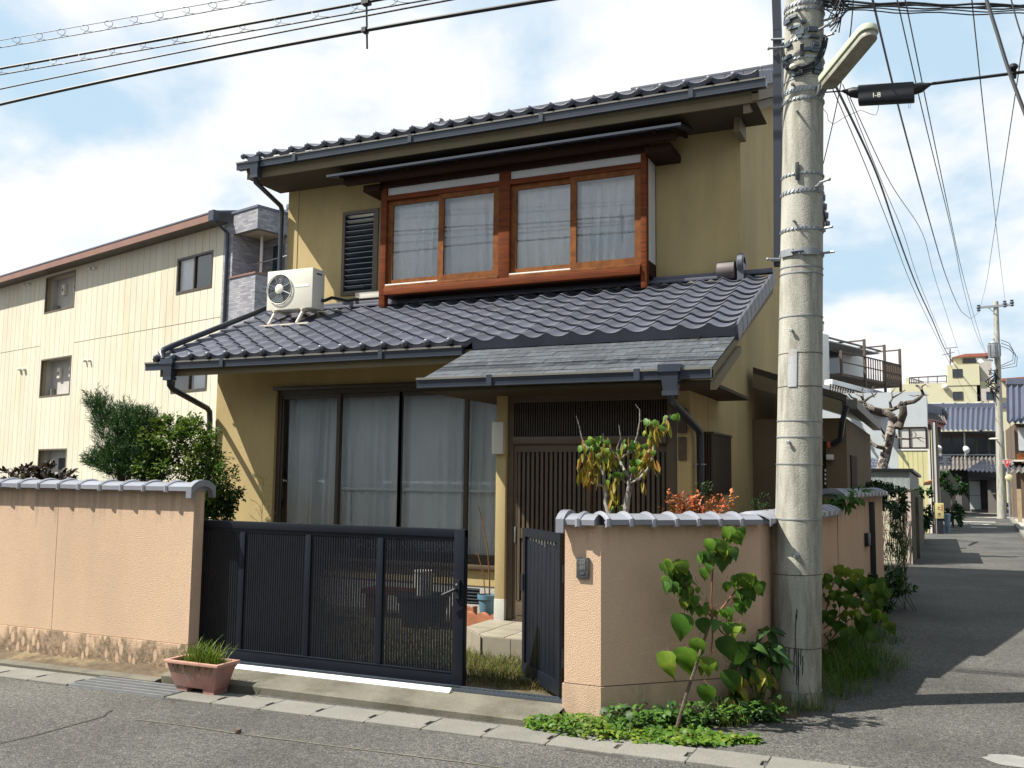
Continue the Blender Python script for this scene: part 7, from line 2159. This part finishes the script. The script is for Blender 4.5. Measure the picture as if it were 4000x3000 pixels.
rail_px(3553, 1476, 3698, 1468, 1501, 1497, YB + .2, YB + .2, 4); rail_px(3553, 1476, 3606, 1492, 1501, 1503, YB + .2, YB + 9, 8)
mb = MB(); box_px(mb, 3537, 1478, 3551, 1503, YB + .2, .6); part('parapet_end', mb, M['yellow_wall'], yb, smooth=False)
part('security_lamp', MB().ball(at_y(3692, 1512, YB - .15), .25, 8, 5), M['offwhite'], yb)
for r_4 in ((3810, 1568, 3834, 1577), (3865, 1566, 3890, 1575)):
    mb = MB(); box_px(mb, *r_4, YB - 3, .5); part('rooftop_unit', mb, M['offwhite'], yb, smooth=False)
an = MB(); ab = at_y(3712, 1424, YB + 2)
an.tube([ab, at_y(3711, 1362, YB + 2)], .05, 5).beam(at_y(3693, 1361, YB + 2), at_y(3740, 1356, YB + 2), .05, .05).beam(at_y(3680, 1387, YB + 2), at_y(3728, 1376, YB + 2), .05, .05)
part('antenna', an, M['steel_dk'], cat='antenna', label='thin television antenna on the roof of the yellow building', smooth=False)

# --- blue-tiled house closing the lane
BH = 55
bh_ = thing('blue_tiled_house', tuple(at_y(3780, 2004, BH)), 'two-storey house with blue-grey tiled roofs closing the end of the lane', 'house')
mb = MB(); box_px(mb, 3640, 1686, 3935, 2004, BH, 7, 0); part('wall', mb, mat('grey_brown_wall', (.20, .20, .185), .85, .1, 1), bh_, smooth=False)
mb = MB(); wave_roof(mb, at_y(3600, 1682, BH - 1), at_y(3912, 1684, BH - 1), at_y(3600, 1590, BH + 3.2), at_y(3920, 1590, BH + 3.2), 16, .07, 9); part('roof', mb, M['far_tile'], bh_, smooth=False)
mb = MB(); mb.beam(at_y(3630, 1588, BH + 3.2), at_y(3930, 1585, BH + 3.2), .4, .3); part('ridge', mb, M['far_tile'], bh_, smooth=False)
for k in range(5):
    a_ = at_y(3632 + 48 * k, 1582, BH + 3.4); part('snow_bar', MB().box((a_.x, BH + 3.4, a_.z), (a_.x + .75, BH + 3.5, a_.z + .12)), M['white_wall'], bh_, smooth=False)
for x0, x1 in ((3678, 3716), (3718, 3764), (3776, 3812), (3816, 3860), (3866, 3895)):
    mb = MB(); box_px(mb, x0, 1697, x1, 1772, BH - .06, .05); w_ = part('window', mb, M['bronze'], bh_, smooth=False)
    mb = MB(); box_px(mb, x0 + 2, 1712, x1 - 2, 1770, BH - .09, .025); part('pane', mb, M['louvre'], w_, smooth=False)
mb = MB(); box_px(mb, 3763, 1690, 3773, 1775, BH - .12, .11); part('pillar', mb, M['white_wall'], bh_, smooth=False)
mb = MB(); box_px(mb, 3670, 1774, 3905, 1779, BH - .3, .29); part('band', mb, M['grey_wall'], bh_, smooth=False)
mb = MB(); wave_roof(mb, at_y(3664, 1834, BH - 2.4), at_y(3908, 1838, BH - 2.4), at_y(3664, 1778, BH - .1), at_y(3900, 1778, BH - .1), 15, .06, 3); part('lower_roof', mb, M['far_tile2'], bh_, smooth=False)
mb = MB(); wave_roof(mb, at_y(3776, 1840, BH - 3.2), at_y(3990, 1850, BH - 3.2), at_y(3846, 1795, BH - .8), at_y(3985, 1812, BH - .8), 12, .06, 3); part('porch_roof', mb, M['far_tile'], bh_, smooth=False)
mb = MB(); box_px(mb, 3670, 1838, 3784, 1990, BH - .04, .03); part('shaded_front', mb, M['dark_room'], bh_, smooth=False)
mb = MB(); box_px(mb, 3786, 1880, 3832, 1990, BH - .08, .05); part('white_front', mb, M['grey_wall'], bh_, smooth=False)
mb = MB(); box_px(mb, 3830, 1868, 3860, 1990, BH - .09, .05); part('entrance', mb, M['dark_room'], bh_, smooth=False)
mb = MB(); box_px(mb, 3790, 1863, 3912, 1875, BH - 1.5, 1.4); part('awning', mb, M['steel_dk'], bh_, smooth=False)
mb = MB(); box_px(mb, 3832, 1875, 3838, 1990, BH - 1.0, .15); part('porch_post', mb, M['wood_dark'], bh_, smooth=False)
for k, (x0, x1, lb) in enumerate(((3733, 3759, 'left grey gate pillar of the house at the lane end'), (3859, 3907, 'wide grey gate pillar with a small white plate at the lane end'))):
    t_ = thing('gate_pillar', tuple(at_y((x0 + x1) / 2, 2004, 53)), lb, 'pillar', 'gate pillars at the lane end')
    mb = MB(); box_px(mb, x0, 1914, x1, 2004, 53, .5, 0); part('pillar_body', mb, M['grey_wall'] if False else mat('grey_pillar_%d' % k, (.16, .15, .145), .9, .1, 2), t_, smooth=False)
    if k: mb = MB(); box_px(mb, 3876, 1925, 3890, 1931, 52.96, .03); part('name_plate', mb, M['rail'], t_, smooth=False)
fg = thing('iron_gate', tuple(at_y(3810, 2000, 53.2)), 'dark low iron gate between the two grey pillars', 'gate')
mb = MB(); box_px(mb, 3762, 1934, 3858, 1937, 53.2, .05); part('top_rail', mb, M['black'], fg, smooth=False)
for k in range(9):
    x = 3764 + 11.5 * k; mb = MB(); box_px(mb, x, 1937, x + 2, 1995, 53.2, .04); part('bar', mb, M['black'], fg, smooth=False)
for x, y, sz, lb in ((3668, 1752, .36, 'white satellite dish half hidden by the posts of the old house'), (3776, 1756, .38, 'white satellite dish on the upper front of the lane-end house')):
    p = at_y(x, y, 50 if x < 3700 else BH - .9)
    dsh = MB().lathe(p, [(0, .10), (sz * .3, .06), (sz * .52, -.02), (sz * .55, -.03), (sz * .5, .0), (sz * .28, .1), (0, .14)], 18, axis=(.7, -.7, .25), cap=False)
    dsh.tube([p, p + V((-.1, .5, -.5))], .04, 6)
    part('satellite_dish', dsh, M['white_wall'], cat='satellite dish', label=lb)

# --- brown house and fence on the right of the lane
BR = 46.5
rbh = thing('brown_house', tuple(at_y(3990, 2030, BR)), 'dark timber house with a steep tiled roof at the right edge beyond the far pole', 'house')
mb = MB(); wave_roof(mb, at_y(3932, 1652, BR - .8), at_y(4140, 1660, BR - .8), at_y(3930, 1502, BR + 3.5), at_y(4140, 1500, BR + 3.5), 9, .07, 14); part('roof', mb, M['far_tile'], rbh, smooth=False)
mb = MB()
for k in range(2): mb.beam(at_y(3930, 1496 - 10 * k, BR + 3.5), at_y(4140, 1494 - 10 * k, BR + 3.5), .45 - .1 * k, .16)
part('ridge', mb, M['far_tile'], rbh, smooth=False)
mb = MB(); box_px(mb, 3962, 1655, 4140, 2040, BR + .2, 6, 0); part('wall', mb, M['old_wood'], rbh, smooth=False)
mb = MB(); box_px(mb, 3947, 1655, 3962, 2035, BR, .3, 0); part('corner_post', mb, M['old_wood'], rbh, smooth=False)
mb = MB(); box_px(mb, 3976, 1670, 4010, 1760, BR + .12, .07); part('window', mb, M['grey_wall'], rbh, smooth=False)
mb = MB(); box_px(mb, 3960, 1796, 4100, 1803, BR - 1, 1.1); part('shelf_eave', mb, M['offwhite'], rbh, smooth=False)
mb = MB(); box_px(mb, 3972, 1772, 4010, 1796, BR - .9, .5); part('flower_box', mb, M['wood_sash'], rbh, smooth=False)
mb = MB(); wave_roof(mb, at_y(3936, 1846, BR - 2), at_y(4140, 1850, BR - 2), at_y(3940, 1806, BR), at_y(4140, 1806, BR), 9, .05, 3); part('lower_roof', mb, M['far_tile2'], rbh, smooth=False)
for k, (x0, x1, y0) in enumerate(((3972, 3994, 1910), (3951, 3957, 1905), (4002, 4020, 1915))):
    mb = MB(); box_px(mb, x0, y0, x1, 2040, BR - 5 + .3 * k, .12, 0)
    part('fence_board', mb, mat('bleached_board_%d' % k, (.34, .26, .16), .85, .2, 4), cat='board', label=('wide bleached upright board of the fence right of the far pole', 'narrow dark upright board just right of the far pole', 'bleached board at the extreme right edge of the fence')[k], smooth=False)
mb = MB().ball(at_y(3942, 1866, 45), .16, 10, 6, (1, .3, .9)); part('traffic_mirror', mb, mat('yellowed_disc', (.60, .56, .36), .5), cat='mirror', label='yellowish rounded disc beside the far pole')
kr = MB(); ka, kb_ = V((2.05, 27.5, 0)), V((2.72, 45.3, 0)); kr.beam(ka + V((.06, 0, .06)), kb_ + V((.06, 0, .06)), .14, .13); part('kerb', kr, M['concrete_lt'], kind='structure', smooth=False)
part('pavement', MB().quad((2.18, 27.5, .055), (9, 27.5, .055), (9, 46, .055), (2.9, 46, .055)), mat('pale_pavement', (.36, .34, .29), .9, .12, 1), kind='structure', smooth=False)
part('far_pavement', MB().quad((-2, 51.5, .06), (9, 51.5, .06), (9, 53, .06), (-2, 53, .06)), M['concrete_lt'], kind='structure', smooth=False)

# --- far utility pole
fp0 = at_y(3914, 2033, 45.5); fp0.z = 0; fpt = at_y(3890, 1178, 45.5); fpd = fpt - fp0
fp = thing('utility_pole', tuple(fp0), 'thin distant utility pole with cross arm and grey transformer down the lane', 'pole')
fpp = lambda y: fp0 + fpd * ((at_y(3900, y, 45.5).z) / fpt.z)
part('shaft', MB().tube([fp0 - V((0, 0, .2)), fpt], [.19, .10], 12), M['pole'], fp)
part('cross_arm', MB().beam(at_y(3820, 1202, 45.4), at_y(3956, 1190, 45.4), .09, .09), M['galv'], fp, smooth=False)
part('arm_brace', MB().beam(at_y(3862, 1203, 45.4), fpp(1230) + V((0, -.12, 0)), .04, .04), M['galv'], fp, smooth=False)
for x, y in ((3823, 1208), (3925, 1192), (3953, 1188)):
    p = at_y(x, y, 45.4); part('insulator', MB().lathe(p - V((0, 0, .10)), [(.04, 0), (.09, .05), (.05, .1), (.10, .16), (.05, .22), (.08, .28), (0, .3)], 10), M['steel_dk'], fp)
part('transformer', MB().lathe(at_y(3885, 1398, 45.2), [(.19, 0), (.21, .04), (.21, .62), (.23, .64), (.16, .72), (.05, .74), (.05, .84), (0, .84)], 16), M['galv'], fp)
for i in range(8):
    p = at_y(3885, 1398, 45.2); a = 2 * math.pi * i / 8; part('cooling_fin', MB().obox(p + V((.23 * math.cos(a), .23 * math.sin(a), .32)), (.03 * math.cos(a), .03 * math.sin(a), 0), (-.008 * math.sin(a), .008 * math.cos(a), 0), (0, 0, .26)), M['galv'], fp, smooth=False)
part('lower_arm', MB().beam(at_y(3812, 1402, 45.2), at_y(3880, 1408, 45.2), .07, .07), M['galv'], fp, smooth=False)
part('fuse_holder', MB().tube([at_y(3818, 1408, 45.1), at_y(3832, 1420, 45.1)], .07, 8).tube([at_y(3826, 1404, 45.1), at_y(3840, 1416, 45.1)], .07, 8), M['white_wall'], fp)
part('lamp_arm', MB().tube([fpp(1722) + V((-.1, -.1, 0)), at_y(3890, 1718, 45)], .03, 6).ball(at_y(3884, 1714, 45), .11, 10, 5, (2.0, .8, .4)), M['offwhite'], fp)
mb = MB(); random.seed(9)
for k in range(16):
    y = rnd(1440, 1520); p = fpp(y) + V((rnd(-.3, .1), -.15, 0)); mb.tube([p, p + V((rnd(-.4, .2), rnd(-.1, .1), rnd(-.3, .1))), p + V((rnd(-.3, .3), 0, rnd(-.6, -.2)))], .03, 5)
for k in range(3):
    p = fpp(1330 + 12 * k) + V((.15, -.1, 0)); mb.tube([p, p + V((.3, -.05, -.15)), p + V((.46 + .07 * k, 0, -.5)), p + V((.42 + .07 * k, 0, -.9)), fpp(1430 + 6 * k) + V((.12, -.1, 0))], .014, 5)
part('cable_tangle', mb, M['wire'], fp, kind='stuff')
ss_ = thing('stop_sign', tuple(at_y(3936, 2033, 45)), 'red inverted triangle stop sign on the far pole', 'sign')
tri = [at_y(3916, 1797, 45), at_y(3952, 1797, 45), at_y(3935, 1827, 45)]
cen = (tri[0] + tri[1] + tri[2]) / 3
part('border', MB().prism([cen + (p - cen) * 1.12 for p in tri], (0, .03, 0)), M['white_wall'], ss_, smooth=False)
part('face', MB().prism([p + V((0, -.008, 0)) for p in tri], (0, .007, 0)), mat('stop_red', (.50, .02, .03), .5), ss_, smooth=False)
text_mesh('lettering', '止まれ', .135, at_y(3934, 1806, 45) + V((0, -.012, 0)), (1, 0, 0), (0, 0, 1), M['rail'], ss_, .001)
part('sign_post', MB().tube([V((cen.x + .02, 45.06, 0)), cen + V((.02, .06, .2))], .035, 8), M['galv'], ss_)

# --- shop signs and things along the lane
SG = 36
p0, p1 = at_y(3660, 1780, SG), at_y(3717, 1818, SG)
sgn = thing('shop_sign', tuple((p0 + p1) / 2), 'white box sign with bold black brush lettering hung from the old house', 'sign')
part('sign_case', MB().box((p0.x, SG, p1.z), (p1.x, SG + .14, p0.z)), M['steel_dk'], sgn, bevel=.02)
part('sign_face', MB().box((p0.x + .015, SG - .006, p1.z + .015), (p1.x - .015, SG - .001, p0.z - .015)), mat('grey_white_face', (.46, .48, .52), .5), sgn, smooth=False)
text_mesh('lettering', 'とき', .27, ((p0.x + p1.x) / 2 + .02, SG - .009, (p0.z + p1.z) / 2 - .03), (1, 0, 0), (0, 0, 1), M['wire'], sgn, .001)
part('small_lettering', MB().box((p0.x + .05, SG - .010, p0.z - .10), (p0.x + .10, SG - .007, p0.z - .05)).box((p0.x + .13, SG - .010, p0.z - .10), (p0.x + .18, SG - .007, p0.z - .05)), M['wire'], sgn, smooth=False)
part('hanger', MB().beam((p0.x - .12, SG + .07, p0.z - .1), (p0.x, SG + .07, p0.z - .1), .04, .04).beam((p0.x - .12, SG + .07, p1.z + .08), (p0.x, SG + .07, p1.z + .08), .04, .04), M['steel_dk'], sgn, smooth=False)
YS = 31
p0, p1 = at_y(3652, 1965, YS), at_y(3688, 2026, YS)
ysn = thing('standing_sign', ((p0.x + p1.x) / 2, YS, 0), 'yellow standing sign with black and red lettering by the lane edge', 'sign')
part('sign_box', MB().box((p0.x, YS, p1.z), (p1.x, YS + .15, p0.z)), mat('dull_yellow_face', (.50, .44, .20), .6, .06, 3), ysn, bevel=.01)
part('stand', MB().box((p0.x + .03, YS + .03, 0), (p1.x - .03, YS + .12, p1.z)), M['black'], ysn, smooth=False)
hgt = p0.z - p1.z; cx = p0.x * .56 + p1.x * .44
for k, ch in enumerate('とき'):
    text_mesh('lettering', ch, .13, (cx, YS - .003, p0.z - hgt * (.34 + .42 * k)), (1, 0, 0), (0, 0, 1), M['wire'], ysn, .001)
rdm = mat('red_letter', (.40, .05, .03), .6)
for k in range(3):
    c_ = (p0.x * .2 + p1.x * .8); z_ = p0.z - hgt * (.16 + .14 * k); part('red_lettering', MB().box((c_ - .02, YS - .003, z_ - .02), (c_ + .02, YS + .002, z_ + .02)), rdm, ysn, smooth=False)
p0, p1 = at_y(3692, 2005, 32), at_y(3709, 2052, 32)
bn = thing('blue_bin', ((p0.x + p1.x) / 2, 32, 0), 'pale blue lidded bin beside the yellow standing sign', 'bin')
part('bin_body', MB().lathe(((p0.x + p1.x) / 2, 32.1, 0), [(.07, 0), (.085, p0.z * .9)], 14), mat('pale_blue_plastic', (.16, .25, .33), .5), bn)
part('bin_lid', MB().lathe(((p0.x + p1.x) / 2, 32.1, p0.z * .9), [(.10, 0), (.10, .02), (.06, .05), (0, .06)], 14), bpy.data.materials['pale_blue_plastic'], bn)

# --- bare pruned pine
PY = 21.0
z4 = lambda x, y: (3300 + x / 4.1475, 1480 + y / 4.1475)
pp = lambda x, y, o=0: at_y(*z4(x, y), PY + o)
pn = thing('pine_tree', tuple(pp(560, 1900)), 'bare pruned pine with scaly grey bark and twisted branches behind the corrugated shed', 'tree')
M['pine_bark'] = mat('scaly_pine_bark', (.30, .27, .245), .95, .3, 16, .8, 30, col2=(.06, .05, .045), c2scale=15, c2lo=.47, c2hi=.56)
M['pine_dark'] = mat('dark_pine_bark', (.10, .085, .075), .95, .3, 16, .8, 30, col2=(.26, .25, .20), c2scale=9, c2lo=.55, c2hi=.7)
k4 = 1 / 4.1475 / 3650 * 20.0
def pb(pts, w0, w1, m='pine_dark', nm='branch'):
    P_ = [pp(x, y, rnd(-.12, .12) if 0 < i else 0) for i, (x, y) in enumerate(pts)]; n_ = len(P_)
    part(nm, MB().tube(P_, [(w0 + (w1 - w0) * i / (n_ - 1)) * k4 for i in range(n_)], 9), M[m], pn)
random.seed(17)
pb([(540, 2000), (575, 1500), (640, 1300), (690, 1100), (735, 900), (765, 720), (800, 600)], 90, 62, 'pine_bark', 'trunk')
pb([(860, 800), (900, 680), (950, 560), (945, 440)], 75, 55)
pb([(790, 620), (700, 560), (600, 520), (480, 490), (380, 470), (280, 460)], 60, 22)
pb([(600, 520), (760, 500), (880, 450), (920, 380)], 35, 28)
pb([(930, 430), (1000, 390), (1120, 370), (1200, 320), (1270, 240), (1240, 170), (1190, 120), (1150, 105)], 40, 14)
pb([(1240, 170), (1250, 120), (1310, 85)], 18, 6); pb([(1300, 80), (1340, 125), (1390, 120)], 5, 2); pb([(1200, 265), (1120, 280), (1045, 265)], 10, 4); pb([(1280, 260), (1360, 265)], 12, 4)
pb([(340, 440), (310, 350), (260, 280), (180, 250)], 28, 8); pb([(320, 360), (400, 300), (500, 250), (520, 190)], 22, 7); pb([(300, 300), (280, 180), (300, 130)], 12, 4); pb([(200, 330), (110, 300), (60, 240), (0, 200)], 18, 6)
pb([(750, 470), (730, 380), (780, 300), (860, 260), (980, 180)], 24, 7); pb([(770, 300), (760, 220), (820, 150)], 12, 4); pb([(480, 300), (420, 200), (460, 130), (490, 125)], 12, 4); pb([(300, 380), (200, 360), (120, 370)], 20, 6)
pb([(690, 940), (630, 880), (580, 790), (530, 740), (440, 770)], 22, 6); pb([(640, 960), (600, 900)], 20, 8)
pb([(630, 1120), (520, 1095), (430, 1040), (390, 960)], 34, 22); pb([(420, 1050), (320, 1055), (190, 1090)], 24, 10); pb([(190, 1080), (110, 1105)], 10, 4); pb([(200, 1110), (260, 1130), (285, 1190)], 9, 4)
pb([(830, 940), (920, 970), (1030, 975), (1140, 955), (1240, 950), (1300, 970)], 18, 5); pb([(1130, 950), (1160, 900), (1120, 850)], 9, 4); pb([(1180, 960), (1230, 1000), (1290, 1030)], 10, 4); pb([(1060, 960), (1100, 890)], 7, 3)
pb([(230, 1030), (300, 960), (270, 905), (180, 905), (150, 850), (100, 800)], 9, 5); pb([(180, 900), (170, 860), (220, 800), (240, 775)], 8, 4); pb([(180, 900), (180, 990), (230, 1010)], 7, 4); pb([(150, 900), (80, 890), (0, 900)], 8, 3)
mb = MB(); r3 = random.Random(5)
for x, y in ((20, 850), (60, 990), (30, 930), (150, 1180), (250, 1250), (140, 1290), (340, 1270), (40, 800)):
    foliage(mb, pp(x, y), (.09, .09, .09), 40, .08, r3, ND, 0)
part('brown_needles', mb, leafm('brown_needles', (.22, .12, .04), (.15, .10, .04)), pn, kind='stuff')

# --- vines and weeds along the lane
r3 = random.Random(33); mb = MB()
for px, py, rx, rz, n_ in ((3345, 1880, .26, .10, 500), (3400, 1885, .32, .14, 700), (3450, 1905, .26, .16, 600), (3490, 1945, .20, .25, 600), (3505, 2005, .14, .30, 500), (3480, 2060, .10, .25, 300), (3310, 1890, .2, .1, 300), (3520, 2060, .08, .2, 160)):
    foliage(mb, at_y(px, py + 20, 14.2), (rx, .5, rz), n_, .06, r3, LN if py > 1960 else OV, -.2, .2, clumps=12)
st2 = MB()
for k in range(26):
    x, y = 3470 + r3.uniform(-30, 80), 1930 + r3.uniform(-30, 40); pts = [at_y(x + r3.uniform(-8, 8), y + 45 * i, 19.2 - .1 * r3.random()) for i in range(6)]; st2.tube(pts, .008, 4)
vin = thing('vine', tuple(at_y(3480, 2150, 15)), 'tangled dark vine spilling over the block wall beyond the taller pink wall', 'vine')
part('foliage', mb, M['leaf_dark'], vin); part('stems', st2, M['bark_dk'], vin, kind='stuff')
mb = MB()
for px, py, n_ in ((3225, 1960, 26), (3212, 1985, 22), (3260, 1945, 14), (3345, 1925, 20), (3300, 1950, 10)):
    foliage(mb, at_y(px, py, 9.3), (.09, .08, .06), n_, .09, r3, OV, -.5)
mb.tube([at_y(3205, 1985, 9.2), at_y(3260, 1965, 9.2), at_y(3310, 1945, 9.3), at_y(3350, 1928, 9.4)], .004, 5)
part('creeper', mb, M['leaf_mid'], cat='creeper', label='green creeper trailing along the coping of the taller lane wall')
for k, (px, py, rx, rz, n_, Y_, lb, m_) in enumerate(((3530, 2190, .14, .42, 420, 14.5, 'tall stalky weed against the sunlit block wall', 'leaf_mid'), (3490, 2170, .12, .36, 260, 15.5, 'stalky weed nearest the end of the pink wall', 'leaf_dark'), (3440, 2260, .30, .18, 420, 12.6, 'low leafy weed clump at the foot of the taller pink wall', 'leaf_dark'), (3500, 2290, .32, .16, 420, 12.4, 'low weed clump spreading onto the lane', 'leaf_mid'), (3420, 2330, .26, .2, 380, 11.0, 'weed clump below the black post', 'leaf_dark'))):
    mb = MB(); c_ = at_y(px, py, Y_); foliage(mb, c_, (rx, .3, rz), n_, .055, r3, LN if k < 2 else OV, .4, .1, clumps=10)
    for j in range(12): mb.tube([V((c_.x + r3.uniform(-rx, rx) * .7, Y_ + r3.uniform(-.2, .2), 0)), c_ + V((r3.uniform(-rx, rx), 0, rz * r3.uniform(.2, 1)))], .005, 3)
    part('weed', mb, M[m_], cat='weed', label=lb, group='weeds along the lane')
for k, (px, py, rx, rz, n_, Y_, lb) in enumerate(((3715, 1890, .5, .5, 900, 38, 'leafy bush beside the shop sign at the lane end'), (3722, 2010, .35, .55, 600, 36, 'dark bush behind the blue bin'), (3600, 1990, .3, .6, 600, 27, 'dark overgrown shrub behind the shed'), (3570, 1930, .18, .2, 200, 24, 'small green tuft under the rusty gutter'))):
    mb = MB(); c_ = at_y(px, py, Y_); foliage(mb, c_, (rx, rx, rz), n_, .12, r3, OV, .2, .2, clumps=14)
    t_ = thing('lane_bush', (c_.x, Y_, 0), lb, 'bush', 'bushes at the lane end'); part('crown', mb, M['leaf_dark'], t_); part('stem', MB().tube([(c_.x, Y_, 0), tuple(c_)], .03, 6), M['bark_dk'], t_)
a_ = at_y(3620, 1876, 25); part('rusty_gutter', MB().prism([at_y(3608, 1885, 25), at_y(3643, 1876, 26.5), at_y(3636, 1895, 26.5), at_y(3606, 1896, 25)], (0, .3, .02)), mat('rusty_sheet', (.40, .16, .05), .8, .3, 8), cat='sheet', label='rusty orange sheet of roofing beside the shed')
lw2 = MB(); p0 = at_y(3578, 1910, 22); lw2.box((p0.x - .1, 20.8, -.1), (p0.x + .06, 28, 1.25)); part('block_fence', lw2, M['concrete'], cat='wall', label='grey overgrown block wall on the left of the lane beyond the shed', smooth=False)

# --- the house across the street, mirrored in the windows
op = thing('house_across', (-4, -12, 0), 'grey house across the street behind the viewer', 'house')
part('wall', MB().box((-22, -17, -.3), (9, -9.5, 5.6)), mat('taupe_wall', (.16, .145, .13), .9, .1, 1), op, smooth=False)
mb = MB(); wave_roof(mb, (9.6, -8.8, 5.4), (-22.6, -8.8, 5.4), (9.6, -13.2, 7.3), (-22.6, -13.2, 7.3), 110, .04, 14); part('roof', mb, M['kawara'], op, smooth=False)
for k in range(5): part('window', MB().box((-14 + 4.6 * k, -9.54, 1.0), (-12 + 4.6 * k, -9.47, 2.4)), M['louvre'], op, smooth=False)

rp_ = thing('fill_block_house', (8, 10, 0), 'unseen plain house added right of the lane to block sky light', 'house')  # out-of-view house added to cut sky fill on the lane-facing walls
part('wall', MB().box((5.0, 2.5, -.3), (12, 24, 5.8)), bpy.data.materials['taupe_wall'], rp_, smooth=False)
part('roof', MB().prism([(4.3, 2, 5.6), (4.3, 2, 5.75), (8.5, 2, 7.6), (12.7, 2, 5.75), (12.7, 2, 5.6)], (0, 22.5, 0)), M['kawara'], rp_, smooth=False)
